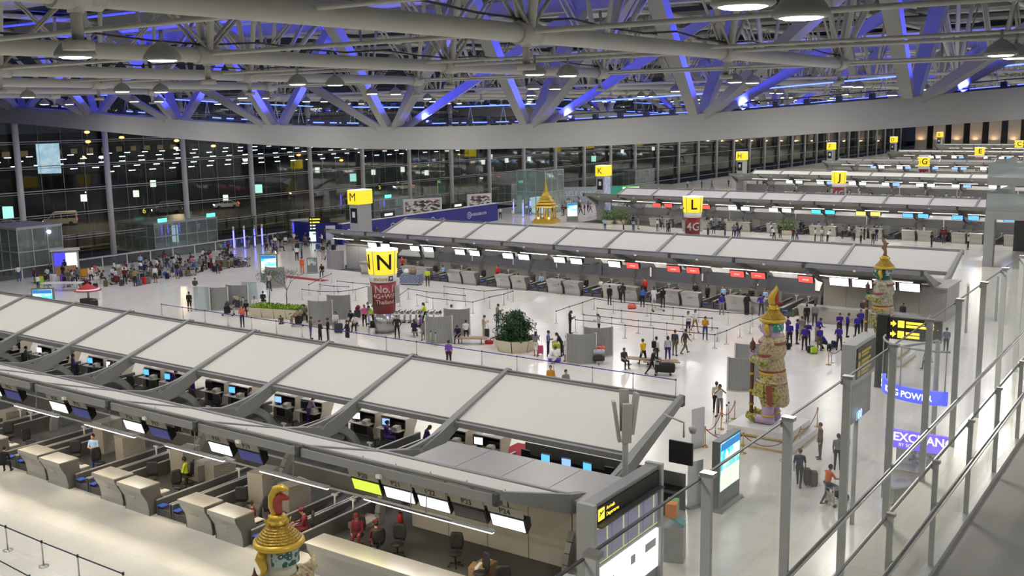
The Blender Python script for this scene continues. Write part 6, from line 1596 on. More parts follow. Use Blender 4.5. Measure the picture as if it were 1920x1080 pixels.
    obj('mace', (MB().lathe([(0.11, 0.02), (0.13, 0.3), (0.09, 0.5), (0.11, 1.4), (0.09, 1.5), (0.1, 2.8), (0.08, 3.0), (0.09, 3.5), (0.16, 3.6), (0.12, 3.72), (0.15, 3.8), (0.05, 3.95), (0.0, 4.15)], 12, (1.02, 0, 0), caps=False), ramp_mat('mace_bands', 'wave', 0.9, [(0.3, (0.13, 0.06, 0.04)), (0.6, (0.22, 0.12, 0.09)), (0.9, (0.45, 0.36, 0.1))], 0.5, stretch=(0, 0, 1))), t, (0, 0, pz))
    for z, r, m in ((2.62, 0.665, mat('belt_red', (0.26, 0.06, 0.04), 0.5)), (2.1, 0.745, mat('belt_white', (0.6, 0.52, 0.45), 0.5)), (2.5, 0.675, GOLD), (2.0, 0.765, MATS['belt_red'])):
        obj('belt', (MB().lathe([(r, z - 0.06), (r + 0.05, z), (r, z + 0.06)], 24, (0, 0, 0), sx=0.92, caps=False), m), t, (0, 0, pz))
    obj('collar', (MB().lathe([(0.66, 3.98), (0.60, 4.1), (0.50, 4.24), (0.45, 4.3), (0.42, 4.28)], 24, (0.02, 0, 0), sy=1.12, caps=False), armour[1]), t, (0, 0, pz))
    obj('collar_trim', (MB().lathe([(0.60, 4.08), (0.66, 4.06), (0.68, 3.98), (0.62, 3.96)], 24, (0.02, 0, 0), sy=1.12, caps=False), MATS['belt_red']), t, (0, 0, pz))
    for z in (0.75, 1.45, 2.3): obj('mace_ring', (MB().lathe([(0.115, z - 0.06), (0.14, z), (0.115, z + 0.06)], 12, (1.02, 0, 0), caps=False), GOLD), t, (0, 0, pz))
    for s in (-1, 1):
        obj('sash', (MB().prism([(-0.35, 1.0), (-0.1, 1.05), (-0.02, 2.0), (-0.3, 2.0)], s * 0.80 - 0.03, s * 0.80 + 0.03, 'y'), MATS['belt_red']), t, (0, 0, pz))
        obj('hip_flap', (MB().add([(0.1, s * 0.86, 2.05), (0.62, s * 0.66, 2.05), (0.72, s * 0.74, 1.42), (0.05, s * 1.0, 1.38), (0.1, s * 0.8, 2.05), (0.58, s * 0.6, 2.05), (0.66, s * 0.68, 1.42), (0.05, s * 0.94, 1.38)], [(0, 1, 2, 3), (7, 6, 5, 4), (0, 4, 5, 1), (1, 5, 6, 2), (2, 6, 7, 3), (3, 7, 4, 0)]), armour[0]), t, (0, 0, pz))
        for z in (0.42, 0.98, 1.14): obj('anklet', (MB().lathe([(0.30, z - 0.05), (0.34, z), (0.30, z + 0.05)], 16, (0, s * 0.42, 0), caps=False), GOLD), t, (0, 0, pz))
        obj('armlet', (MB().lathe([(0.30, -0.07), (0.35, 0), (0.30, 0.07)], 16, (0.1, s * 0.8, 3.5), caps=False), MATS['belt_red']), t, (0, 0, pz))
    if plinth:
        pm_ = mat('plinth_white', (0.72, 0.72, 0.70), 0.35)
        for i, (h0, h1, w) in enumerate(((0.0, 0.4, 1.75), (0.45, 0.86, 1.45))):
            obj('plinth_step', (MB().box(-w, w + 0.2, -w, w, h0, h1), pm_), t)
            obj('gold_line', (MB().box(-w - 0.02, w + 0.22, -w - 0.02, w + 0.02, h0 + 0.03, h0 + 0.1), mat('gold_line', (0.62, 0.42, 0.08), 0.4)), t)
    return t
LILAC = mat('lilac_skin', (0.46, 0.34, 0.50), 0.45, noise=0.04)
GREENSK = mat('green_skin', (0.02, 0.10, 0.09), 0.4, noise=0.1)
IVORY = mat('ivory_skin', (0.58, 0.56, 0.44), 0.45, noise=0.04)
TRIM_Y = ramp_mat('gold_green_net', 'voronoi', 9, [(0.15, (0.58, 0.44, 0.05)), (0.4, (0.55, 0.40, 0.04)), (0.55, (0.12, 0.18, 0.03))], 0.4)
ARM_A = (scale_mat('armour_gold_green', (0.54, 0.43, 0.10), (0.38, 0.33, 0.10), (0.10, 0.14, 0.05), 10), scale_mat('armour_cream', (0.55, 0.46, 0.24), (0.43, 0.35, 0.2), (0.28, 0.19, 0.10), 10))
ARM_B = (scale_mat('armour_olive', (0.40, 0.36, 0.10), (0.25, 0.25, 0.08), (0.05, 0.10, 0.06), 8), scale_mat('armour_pale', (0.46, 0.43, 0.32), (0.36, 0.34, 0.26), (0.24, 0.22, 0.14), 9))
BAND_G = ramp_mat('band_green_white', 'voronoi', 7, [(0.25, (0.7, 0.75, 0.7)), (0.35, (0.02, 0.25, 0.18))], 0.4)
BAND_D = ramp_mat('band_dark_scroll', 'voronoi', 8, [(0.12, (0.6, 0.65, 0.62)), (0.22, (0.02, 0.07, 0.07)), (0.5, (0.03, 0.10, 0.10)), (0.6, (0.35, 0.45, 0.42))], 0.4)
statue(-17.84,47.36, 180, LILAC, ARM_A, TRIM_Y, 'lilac skinned guardian statue in gold scale armour holding a mace', band=BAND_G)
statue(-18.01,67.07, 180, GREENSK, ARM_B, TRIM_Y, 'dark green guardian statue beyond the lilac one, beside the yellow lettered sign', band=BAND_D, finial='bird')
statue(-19.2, 16.9, 180, IVORY, ARM_A, TRIM_Y, 'ivory guardian statue close by, only its gold crown and head in view', band=BAND_D, finial='horn', pz=0.3)

# ================================================================== glass fence and walkway beside us, signs on the airside
DECK = 11.64
obj('floor_walkway', (MB().box(-2.1, 4.0, -8, 60, DECK - 0.3, DECK), mat('walkway_carpet', (0.31, 0.305, 0.29), 0.85, noise=0.25, nscale=0.8)), None, label='dark grey walkway floor beside the glass fences', kind='structure')
obj('floor_ledge', (MB().box(-2.86, -2.1, -8, 60, DECK - 0.3, DECK - 0.02), FLOOR), None, label='pale tiled ledge between the two glass fences', kind='structure')
obj('trim_1', (MB().box(-2.15, -2.06, -8, 60, DECK - 0.3, DECK + 0.06), CHROME), None, label='shiny steel edge strip of the walkway', kind='structure')
FG = glass('fence_glass', (0.985, 0.99, 0.985), 0.03, 0.045, 0.12)
POSTG = mat('fence_post', (0.52, 0.53, 0.52), 0.45)
def fence(X, z0, h, rail_z, rail_in, y0, words, pw):
    t = thing('glass_fence', words, 'fence', (X, 0, 0))
    ys = [y0 + 1.535 * k for k in range(-4, 26)]
    for k, y in enumerate(ys):
        obj('post', (MB().box(-pw, pw, y - pw * 0.6, y + pw * 0.6, z0, z0 + h + 0.02), POSTG), t)
        obj('bracket', (MB().box(-pw * 1.2, pw * 1.6, y - pw, y + pw, z0 + h + 0.0, z0 + h + 0.03).box(-pw * 1.6, -pw, y - pw * 0.5, y + pw * 0.5, z0 + h - 0.06, z0 + h), STEEL), t)
        obj('rail_arm', (MB().tube([(0, y, rail_z), (rail_in, y, rail_z)], 0.015, 6), STEEL), t)
        if k + 1 < len(ys):
            obj('pane', (MB().box(-pw * 1.2 - 0.012, -pw * 1.2, y + 0.015, y + 1.52, z0 + 0.06, z0 + h - 0.02), FG), t)
            obj('edge_strip', (MB().box(-pw * 1.2 - 0.016, -pw * 1.2 + 0.004, y, y + 1.535, z0 + h - 0.025, z0 + h - 0.016), DARK_GREY), t)
    obj('handrail', (MB().tube([(rail_in, ys[0], rail_z), (rail_in, ys[-1], rail_z)], 0.026, 12), CHROME), t)
    return t
_f1 = (-2.79,6.25,13.58); _f2 = (-2.10,8.32,12.71)
fence(-2.79, DECK - 0.03, 13.58 - DECK, 12.26, 0.06, _f1[1], 'outer tall glass fence with grey posts above the hall floor', 0.035)
fence(-2.1, DECK, 12.71 - DECK, 12.32, 0.06, _f2[1], 'inner low glass fence along the dark walkway', 0.024)

# ---- departure board facing the airside
t = thing('departure_board', 'tall flight board with eight screens above a bright white lightbox', 'sign', (-15.2, 27.9, 0), 0)
obj('case', (MB().box(-0.45, 0.0, -2.2, 2.25, 0.15, 4.25), mat('board_case', (0.26, 0.265, 0.26), 0.45, 0.3)), t)
obj('end_frame', (MB().box(-0.5, 0.12, -2.3, -2.12, 0, 4.3), GREY_PAINT), t); obj('end_frame', (MB().box(-0.5, 0.12, 2.15, 2.33, 0, 4.3), GREY_PAINT), t)
h = obj('header', (MB().box(0.0, 0.06, -2.1, 2.1, 3.62, 4.12), LETTER_BLACK), t)
def onx_text(s, size, m): 
    me = text_mesh(s, size, m, 0.006, 'LEFT').copy(); me.transform(Matrix.Rotation(PI / 2, 4, 'Z')); return me
obj('lettering', onx_text('Arrivals', 0.17, YEL), h, (0.065, -1.45, 3.96)); obj('lettering', onx_text('Departures', 0.17, YEL), h, (0.065, -1.45, 3.76))
obj('plane_icon', (MB().box(0.06, 0.07, -1.95, -1.58, 3.68, 4.06), YEL), h)
obj('plane_mark', (MB().prism([(-1.9, 3.80), (-1.64, 3.93), (-1.62, 3.98), (-1.68, 3.97), (-1.76, 3.92), (-1.86, 3.97), (-1.88, 3.96), (-1.82, 3.88), (-1.88, 3.85)], 0.071, 0.076), LETTER_BLACK), h)
obj('shelf', (MB().box(0.0, 0.28, -2.1, 2.1, 3.55, 3.6), DARK_GREY), t)
LISTM = ramp_mat('flight_list', 'wave', 3.4, [(0.30, (0.18, 0.17, 0.25)), (0.5, (0.62, 0.60, 0.74)), (0.8, (0.70, 0.68, 0.82))], 0.4, stretch=(0, 0.0, 2.2), emit=0.5)
for r in range(2):
    for c in range(4):
        y0 = -2.08 + 1.04 * c; z1 = 3.5 - 0.62 * r - 0.02
        s = obj('flight_screen', (MB().box(0.0, 0.05, y0, y0 + 0.99, z1 - 0.58, z1), LISTM), t)
        obj('lime_edge', (MB().box(0.05, 0.056, y0, y0 + 0.99, (z1 - 0.035) if r == 0 else z1 - 0.58, z1 if r == 0 else z1 - 0.545), glow('lime_edge', (0.7, 0.85, 0.2), 0.8)), s)
        obj('time_column', (MB().box(0.05, 0.054, y0 + 0.66, y0 + 0.74, z1 - 0.56, z1 - 0.05), glow('lime_text', (0.65, 0.75, 0.35), 0.7)), s)
lb = obj('lightbox', (MB().box(0.0, 0.08, -2.0, 2.05, 0.75, 2.1), glow('white_lightbox', (0.93, 0.97, 1.0), 1.7)), t, label='bright white advert lightbox')
for y, z, w, hh in ((0.1, 1.5, 0.3, 0.3), (1.1, 1.55, 0.75, 0.28), (-1.2, 1.35, 0.2, 0.25)): obj('print_mark', (MB().box(0.08, 0.085, y, y + w, z, z + hh), mat('print_grey', (0.5, 0.52, 0.52), 0.5)), lb)
# self-service kiosk beside the board
t = thing('check_in_kiosk', 'grey self service kiosk with orange and green head beside the flight board', 'kiosk', (-15.6, 32.2, 0), 0.3)
obj('body', (MB().box(-0.35, 0.35, -0.35, 0.35, 0, 1.3), GREY_PAINT), t); obj('arm', (MB().tube([(0, 0.35, 0.9), (0.1, 0.6, 1.1), (0, 0.3, 1.4)], 0.05, 6), GREY_PAINT), t)
obj('screen', (MB().obox((0.1, -0.05, 1.55), (0.6, 0.5, 0.06), 0, 0, ry=0.5), mat('teal_paper', (0.1, 0.4, 0.36), 0.5)), t)
obj('head', (MB().box(-0.3, 0.1, -0.35, 0.0, 1.7, 2.2), mat('kiosk_orange', (0.7, 0.22, 0.03), 0.5)), t); obj('head', (MB().box(-0.3, 0.1, 0.0, 0.35, 1.75, 2.2), mat('kiosk_green', (0.10, 0.32, 0.08), 0.5)), t)
# grey block at the lower edge in front of the board
t = thing('fence_corner_post', 'chunky grey post with a flat cap at the foot of the flight board', 'post', (-13.73,22.48, 0))
obj('shaft', (MB().box(-0.3, 0.3, -0.25, 0.25, 0, 3.3), GREY_PAINT), t); obj('cap', (MB().box(-0.6, 0.45, -0.35, 0.35, 3.3, 3.45), GREY_PAINT), t)
t = thing('device_bracket', 'grey bracket arm hanging from the canopy end with small screen backs', 'bracket', (-17.4, 36.0, 0))
obj('arm', (MB().tube([(-0.6, 0, 4.1), (0.3, 0, 3.9), (0.3, 0, 3.3)], 0.04, 6), GREY_PAINT), t)
obj('screen_back', (MB().box(-0.05, 0.95, -0.6, -0.5, 2.4, 3.3), BLACK), t); obj('spotlight', (MB().lathe([(0.12, 0), (0.18, 0.2), (0.05, 0.3)], 10, (0.5, 0.4, 3.4)), GREY_PAINT), t)

# ---- yellow direction signs
t = thing('direction_sign', 'black hanging sign with two glowing yellow lines beside the green statue', 'sign', (-14.4, 60, 0))
obj('post', (MB().box(-1.95, -1.35, -0.25, 0.25, 0, 4.3), LETTER_BLACK), t)
p = obj('panel', (MB().box(-1.35, 1.55, -0.15, 0.15, 2.95, 4.2), LETTER_BLACK), t)
for z, L in ((3.85, 2.5), (3.25, 1.75)):
    x = -1.2
    obj('arrow', (MB().prism([(x, z - 0.08), (x + 0.12, z - 0.08), (x + 0.12, z - 0.2), (x + 0.32, z), (x + 0.12, z + 0.2), (x + 0.12, z + 0.08), (x, z + 0.08)], -0.17, -0.15, 'y'), YEL), p)
    obj('icon', (MB().box(x + 0.4, x + 0.75, -0.17, -0.15, z - 0.2, z + 0.2), YEL), p)
    for q in range(2): obj('line_of_print', (MB().box(x + 0.85, x + 0.85 + (L - 1.0), -0.17, -0.15, z + (0.03 if q == 0 else -0.17), z + (0.17 if q == 0 else -0.03)), YEL), p)
obj('white_tag', (MB().box(0.75, 1.45, -0.17, -0.15, 3.05, 3.4), glow('tag_white', (0.95, 0.97, 1.0), 1.6)), p)
obj('arrow', (MB().lathe([(0.16, -0.17), (0.16, -0.15)], 12, (0, 0, 0)), YEL), p, (1.35, 0, 3.85)); p.children[-1].rotation_euler = (PI / 2, 0, 0)
t = thing('direction_totem', 'grey two sided sign totem with three yellow lines behind the glass fence', 'sign', (-11.0, 38.8, 0))
obj('case', (MB().box(-0.5, 0.0, -1.25, 1.35, 5.9, 7.4), GREY_PAINT), t); p = obj('panel', (MB().box(0.0, 0.05, -1.1, 1.2, 6.1, 7.25), mat('sign_charcoal', (0.04, 0.042, 0.04), 0.5)), t)
obj('lower_panel', (MB().box(-0.42, -0.08, -1.15, 1.25, 4.35, 5.9), MID_GREY), t); obj('post', (MB().tube([(-0.25, 0.05, 0), (-0.25, 0.05, 4.4)], 0.09, 8), GREY_PAINT), t)
for i in range(3):
    z = 6.95 - 0.34 * i
    obj('icon', (MB().box(0.05, 0.06, -1.0, -0.75, z - 0.1, z + 0.12), mat('dim_yellow', (0.5, 0.38, 0.05), 0.5)), p); obj('line_of_print', (MB().box(0.05, 0.06, -0.6, 0.55, z + 0.02, z + 0.12).box(0.05, 0.06, -0.6, 0.3, z - 0.1, z - 0.02), MATS['dim_yellow']), p)
obj('blue_number', onx_text('100', 0.5, glow('blue_digits', (0.35, 0.55, 1.0), 3.0)), t, (0.02, -0.9, 4.6))
# ---- currency exchange and duty free signs
t = thing('exchange_booth', 'currency exchange booth under a violet EXCHANGE sign', 'booth', (-9.6, 43.2, 0))
VIO = glow('violet_sign', (0.20, 0.10, 0.95), 1.2)
s = obj('sign', (MB().box(-1.65, 1.5, -0.1, 0.1, 2.0, 2.75), VIO), t, label='glowing violet sign reading EXCHANGE')
obj('lettering', text_mesh('EXCHANGE', 0.50, WHT, 0.01, 'CENTER', 0.012), s, (0.0, -0.11, 2.48)); obj('lettering', text_mesh('BY SCB', 0.2, WHT, 0.01, 'LEFT'), s, (-1.1, -0.11, 2.16))
obj('counter', (MB().box(-1.5, 1.5, -0.1, 0.6, 0, 1.05), WHITE), t); obj('counter_top', (MB().box(-1.6, 1.6, -0.25, 0.7, 1.05, 1.12), STEEL), t)
obj('back_wall', (MB().box(-1.6, 1.5, 1.6, 1.7, 0, 2.0), GREY_PAINT), t); obj('side_post', (MB().box(-1.65, -1.5, 0, 0.15, 0, 2.0), GREY_PAINT), t); obj('side_post', (MB().box(1.35, 1.5, 0, 0.15, 0, 2.0), GREY_PAINT), t)
obj('foil_display', (MB().box(-0.9, 1.2, 0.9, 1.3, 0.6, 1.8), ramp_mat('foil', 'noise', 5, [(0.35, (0.08, 0.08, 0.08)), (0.5, (0.5, 0.5, 0.5)), (0.6, (0.85, 0.85, 0.85))], 0.25, 0.4, detail=4)), t)
t = thing('equipment_trolley', 'low metal trolley cart in front of the exchange booth', 'cart', (-10.20,42.02, 0), 0.9)
obj('body', (MB().box(-0.7, 0.7, -0.4, 0.4, 0.25, 0.9), MID_GREY), t); obj('tray', (MB().box(-0.8, 0.8, -0.5, 0.5, 0.9, 0.98), STEEL), t)
for a in (-0.55, 0.55):
    for b in (-0.3, 0.3): obj('wheel', (MB().tube([(a, b - 0.03, 0.12), (a, b + 0.03, 0.12)], 0.12, 8), BLACK), t)
t = thing('duty_free_sign', 'curved glowing blue sign with white lettering over the exchange booth', 'sign', (-10.9, 50.2, 0))
mb = MB(); n = 18; R = 2.4; vs = []
for i in range(n + 1):
    a = PI * 1.02 + i / n * PI * 0.62
    vs += [(R * math.cos(a) , R * math.sin(a), 2.7), (R * math.cos(a), R * math.sin(a), 3.35), ((R - 0.15) * math.cos(a), (R - 0.15) * math.sin(a), 3.35), ((R - 0.15) * math.cos(a), (R - 0.15) * math.sin(a), 2.7)]
fs = []
for i in range(n):
    for j in range(4): a = 4 * i + j; b = 4 * i + (j + 1) % 4; fs.append((a, b, b + 4, a + 4))
mb.add(vs, fs); c = obj('curved_band', (mb, glow('deep_blue_sign', (0.06, 0.10, 0.85), 1.4)), t)
def ring_text(s, size, m, R, z, a):
    me = sliced(text_mesh(s, size, m, 0.02))
    for v in me.vertices: th = a + v.co.x / R; v.co = Vector(((R + 0.02) * math.cos(th), (R + 0.02) * math.sin(th), z + v.co.z))
    return me
obj('lettering', ring_text('KING POWER', 0.42, glow('white_neon', (1, 1, 1), 4.0), R, 3.0, PI * 1.38), c)
obj('white_crest', ring_text('8', 0.9, MATS['white_neon'], R, 3.05, PI * 1.06), c)
for a in (PI * 1.05, PI * 1.35, PI * 1.62): obj('hanger', (MB().tube([(R * math.cos(a), R * math.sin(a), 3.35), (R * math.cos(a), R * math.sin(a), 5.2)], 0.03, 6), GREY_PAINT), t)
obj('hanger_ring', (MB().tube([(R * math.cos(PI * (1.0 + 0.64 * q / 10)), R * math.sin(PI * (1.0 + 0.64 * q / 10)), 5.2) for q in range(11)], 0.05, 6), GREY_PAINT), t)
obj('support', (MB().tube([(0, 0, 0), (0, 0, 5.2)], 0.12, 8).tube([(0, 0, 5.2), (R * math.cos(PI * 1.35), R * math.sin(PI * 1.35), 5.2)], 0.06, 6), GREY_PAINT), t)
# vertical lit panels along the airside passage
for i, (x, y) in enumerate(((-15.2, 78.5), (-14.6, 72.5), (-14.2, 84.0))):
    t = thing('lit_panel_stand', 'pale green lit panel along the airside passage, %s from the front' % ('second', 'first', 'third')[i], 'sign', (x, y, 0), PI / 2 + 0.2)
    obj('frame', (MB().box(-0.6, 0.6, -0.08, 0.08, 0, 3.4), GREY_PAINT), t); obj('light', (MB().box(-0.5, 0.5, -0.1, -0.08, 1.4, 3.3), glow('pale_green_panel', (0.75, 0.95, 0.85), 1.2)), t)

# ================================================================== people (facing: 35 image right, 125 away, 215 image left, 305 towards us)
G1 = 'travellers in the middle aisle'
SEAT_T = MB().lathe([(0.0, 0.36), (0.2, 0.36), (0.24, 0.39), (0.23, 0.42), (0.0, 0.425)], 12, caps=False).mesh('seat', MID_GREY)
SEAT_L = MB().tube([(0, 0, 0.02), (0, 0, 0.37)], 0.04, 8).lathe([(0.16, 0), (0.16, 0.02), (0.04, 0.03)], 10).mesh('pedestal', STEEL)
def seat(x, y, f, label, group='single waiting seats'):
    a = math.radians(f); t = thing('waiting_seat', label, 'seat', (x - 0.03 * math.cos(a), y - 0.03 * math.sin(a), 0), 0, group)
    obj('seat', SEAT_T, t); obj('pedestal', SEAT_L, t)
for a in (
    (-71.47,54.57, 125, 'stand', 'black', 'black', 'man in black tee and shorts standing alone on the left of the aisle', dict(legs_bare=True)),
    (-77.10,59.62, 130, 'phone', 'charcoal', 'charcoal', 'man in charcoal suit with a pale bag on the left of the aisle', dict(sleeve=True)),
    (-62.27,52.34, 310, 'wstand', 'coral', 'navy', 'woman in coral top and navy trousers in front of the trolleys', dict(hair='bob')),
    (-65.73,55.76, 300, 'sit', 'black', 'charcoal', 'dark clothed woman seated beside the piled trolleys', dict(hair='long', sleeve=True)),
    (-66.24,57.06, 330, 'sit', 'white', 'black', 'seated traveller in white beside the lime planter', dict(z=0.02)),
    (-67.69,59.28, 125, 'sit', 'black', 'black', 'person in black seated behind the lime planter', dict()),
    (-59.27,53.64, 300, 'slump', 'brown', 'charcoal', 'boy in brown seated with a pink bag by the barrier', dict(scale=0.85)),
    (-60.21,56.95, 310, 'slump', 'grey', 'black', 'man in grey tee seated behind the loaded trolley', dict()),
    (-59.36,56.70, 300, 'sit', 'maroon', 'black', 'woman in maroon seated next to the man in grey tee', dict(hair='long')),
    (-55.65,55.78, 300, 'sit', 'white', 'grey', 'woman in white tee seated behind the big charcoal suitcase', dict(hair='bob')),
    (-54.52,52.05, 60, 'phone', 'brown', 'denim', 'man in brown holding green papers at the barrier', dict()),
    (-52.74,51.25, 20, 'fold', 'black', 'black', 'staff member in black suit at the barrier, middle of three', dict(sleeve=True, hair='bun')),
    (-52.88,52.19, 215, 'stand', 'black', 'black', 'staff member in black suit with white collar, nearest the woman walking', dict(sleeve=True, hair='bun')),
    (-51.30,52.52, 250, 'skwalk', 'black', 'black', 'woman in black dress walking below the cone', dict(hair='bun', legs_bare=True, sleeve=True)),
    (-55.15,57.01, 300, 'slump', 'black', 'charcoal', 'person in black bent over bags beside the child in pink', dict()),
    (-53.75,56.00, 290, 'slump', 'white', 'black', 'person in white crouched by the wheelchair bags', dict()),
    (-54.29,57.52, 320, 'stand', 'pink', 'black', 'person in pink and white striped top beside the trolley row', dict()),
    (-54.57,58.30, 220, 'stand', 'blue', 'skyblue', 'person in blue shirt and light blue trousers by the trolleys', dict()),
    (-53.71,57.86, 250, 'lean', 'lime', 'black', 'attendant in lime vest behind the wheelchair', dict()),
    (-49.29,55.59, 300, 'pocket', 'black', 'black', 'man in black jacket, hands in pockets, right of the cone', dict(sleeve=True)),
    (-48.44,56.51, 120, 'sit', 'navy', 'black', 'woman in navy jacket seated with her back turned', dict(hair='long', sleeve=True)),
    (-48.97,57.93, 215, 'sit', 'purple', 'black', 'person in purple seated behind the navy jacket', dict()),
    (-47.33,56.33, 300, 'sit', 'grey', 'grey', 'woman in grey seated against the ribbed screen', dict(hair='bob')),
    (-51.00,60.88, 215, 'push', 'hivis', 'black', 'attendant in yellow vest pushing the row of trolleys', dict(hair='long')),
    (-47.37,58.22, 30, 'stand', 'white', 'charcoal', 'man in white behind the curved screen, only head and shoulders', dict()),
    (-48.34,60.79, 125, 'stand', 'white', 'charcoal', 'man in pale shirt behind the darker screen by the queue posts', dict()),
    (-43.85,58.82, 40, 'phone', 'khaki', 'khaki', 'man in khaki looking at his phone beside the bush', dict()),
    (-45.43,62.74, 20, 'phone', 'grey', 'charcoal', 'man in grey suit just left of the bush', dict(sleeve=True)),
    (-44.55,56.76, 290, 'slump', 'navy', 'black', 'man in navy polo seated on the bench, leaning forward', dict()),
    (-44.95,58.17, 125, 'sit', 'white', 'black', 'man in white shirt seated on the bench, back turned', dict()),
    (-40.80,50.92, 125, 'stand', 'purple', 'black', 'man in bright purple tee standing at the near barrier', dict()),
    (-39.25,63.26, 30, 'phone', 'black', 'black', 'woman in black suit holding a paper at the queue maze', dict(hair='long', sleeve=True)),
    (-36.89,63.39, 215, 'phone', 'silver', 'black', 'woman in grey hoodie behind the darker ribbed screen', dict(hair='long', sleeve=True)),
    (-37.47,56.05, 100, 'wstand', 'grey', 'cream', 'woman in grey top and shorts beside the pink suitcase', dict(hair='long', legs_bare=True)),
    (-36.77,56.48, 30, 'fold', 'slate', 'navy', 'man in slate blue tee beside the lime suitcase', dict()),
    (-35.57,54.76, 40, 'crouch', 'white', 'white', 'traveller in white trousers crouching over an open bag', dict(sleeve=True)),
    (-36.00,56.93, 215, 'lean', 'black', 'black', 'person in black bending behind the lime suitcase', dict(hair='long')),
    (-34.91,55.84, 150, 'wstand', 'white', 'white', 'woman all in white against the curved screen', dict(hair='long', legs_bare=True)),
    (-31.44,48.53, 305, 'stand', 'mustard', 'khaki', 'person in pale yellow, head above the canopy edge', dict()),
    (-30.23,48.22, 330, 'stand', 'grey', 'charcoal', 'dark haired person in grey, head above the canopy edge', dict()),
    (-30.94,56.24, 330, 'sit', 'charcoal', 'black', 'woman in charcoal seated at the end of the wooden bench', dict(hair='bun')),
    (-30.27,57.63, 150, 'walk', 'yellow', 'black', 'walker in bright yellow vest by the wooden bench', dict()),
    (-29.84,58.57, 80, 'stand', 'white', 'black', 'man in white shirt with a black backpack', dict(sleeve=True)),
    (-29.33,59.22, 120, 'stand', 'silver', 'violet', 'woman in pale grey sweater and violet trousers', dict(hair='bob', sleeve=True)),
    (-29.67,60.93, 90, 'stand', 'charcoal', 'olive', 'man in charcoal suit, left of the two suited men', dict(sleeve=True)),
    (-29.37,61.84, 60, 'walk', 'charcoal', 'olive', 'man in charcoal suit, right of the two suited men', dict(sleeve=True)),
    (-28.61,55.60, 30, 'push', 'black', 'black', 'man in black pushing the golf bag trolley', dict(sleeve=True)),
    (-31.73,67.30, 330, 'wstand', 'white', 'navy', 'girl in white top and dark shorts in the queue maze', dict(hair='long', legs_bare=True)),
    (-31.78,68.57, 320, 'walk', 'white', 'tan', 'girl in white with long hair walking through the maze', dict(hair='long', legs_bare=True)),
    (-30.01,66.45, 300, 'phone', 'mustard', 'denim', 'woman in mustard top and jeans looking at her phone', dict(hair='bob')),
    (-39.62,75.27, 110, 'lean', 'blue', 'black', 'man in blue leaning on the M counter', dict()),
    (-38.71,75.52, 120, 'wstand', 'white', 'white', 'woman in white at the M counters', dict(hair='tail')),
    (-38.07,75.89, 130, 'wstand', 'black', 'black', 'woman in black coat at the M counters', dict(hair='long', sleeve=True)),
    (-42.46,74.74, 100, 'stand', 'black', 'black', 'man in black at the M counters, left of the customers', dict(sleeve=True)),
    (-41.97,76.17, 120, 'lean', 'black', 'black', 'woman in black leaning on the M counter beside an orange bag', dict(hair='long')),
    (-32.74,75.56, 125, 'stand', 'royal', 'grey', 'youth in purple shirt and grey jeans at the M counters', dict()),
    (-31.04,76.54, 125, 'robe', 'black', 'black', 'person in a long black robe at the M counters', dict(hair='bob', sleeve=True)),
    (-29.91,76.70, 125, 'lean', 'royal', 'charcoal', 'person in purple leaning on the M counter behind the lilac statue', dict()),
    (-21.54,49.67, 300, 'arms_up', 'white', 'grey', 'girl in white top and grey shorts posing near the lilac statue', dict(hair='long', legs_bare=True)),
    (-21.93,50.13, 120, 'stand', 'cream', 'black', 'person half hidden behind the posing girl', dict()),
    (-25.51,74.50, 125, 'stand', 'black', 'black', 'woman in black standing at the long pale desk', dict(hair='bun', sleeve=True)),
    (-25.00,74.80, 110, 'stand', 'grey', 'charcoal', 'man in grey standing at the long pale desk', dict(sleeve=True)),
    (-24.18,69.73, 120, 'stand', 'grey', 'khaki', 'man in grey shirt among the blue shirted team', dict(sleeve=True)),
    (-14.92,71.07, 100, 'walk', 'slate', 'charcoal', 'person in slate walking far behind the glass fence', dict()),
    (-14.79,66.06, 250, 'slump', 'grey', 'grey', 'blurred seated person in grey behind the glass fence', dict(sleeve=True)),
    (-14.84,45.76, 215, 'stand', 'brown', 'charcoal', 'man in brown jacket with a shoulder bag seen through the fence', dict(sleeve=True)),
    (-13.66,44.62, 110, 'wstand', 'grey', 'black', 'woman in grey of the couple seen through the fence', dict(hair='bun', sleeve=True)),
    (-13.57,45.18, 110, 'stand', 'slate', 'charcoal', 'man in slate of the couple seen through the fence', dict()),
    (-14.40,41.76, 100, 'walk', 'navy', 'charcoal', 'man in navy tee pulling a dark suitcase', dict()),
    (-15.02,41.90, 215, 'stand', 'charcoal', 'charcoal', 'person hidden behind the fence post beside the suitcase', dict()),
    (-12.79,40.51, 60, 'push', 'orange', 'charcoal', 'woman in bright orange top pushing a trolley', dict(hair='bun')),
):
    x, y, f, pose, top, bot, lab, kw = a
    person(x, y, f, pose, top, bot, lab, group=G1, **kw)
    if pose in ('sit', 'slump') and 'bench' not in lab: seat(x, y, f, 'grey seat under the ' + lab.split(',')[0])
suitcase(-14.20,42.19, 120, 'charcoal', 'grey pull suitcase behind the man in navy tee', (0.44, 0.28, 0.7))
suitcase(-13.91,42.22, 120, 'brown', 'dark brown cabin bag beside the grey pull suitcase', (0.4, 0.28, 0.62), handle=False)
trolley(-12.35,40.65, 60, 'trolley pushed by the woman in orange', [('d', 0.1, 0, 0.2, 'black', 'black bag on the trolley of the woman in orange')])
duffel(-33.65,77.11, 30, 'black', 'black shoulder bag beside the youth in purple', 0.5, 0.15, z=0.55)
duffel(-40.04,74.20, 30, 'coral', 'orange red bag on the floor at the M counters', 0.7, 0.2)
_bx, _by = -29.84,58.57
suitcase(_bx - 0.05, _by - 0.22, 80, 'black', 'black backpack worn by the man in white shirt', (0.32, 0.2, 0.45), 1.0, False, 'soft bags')
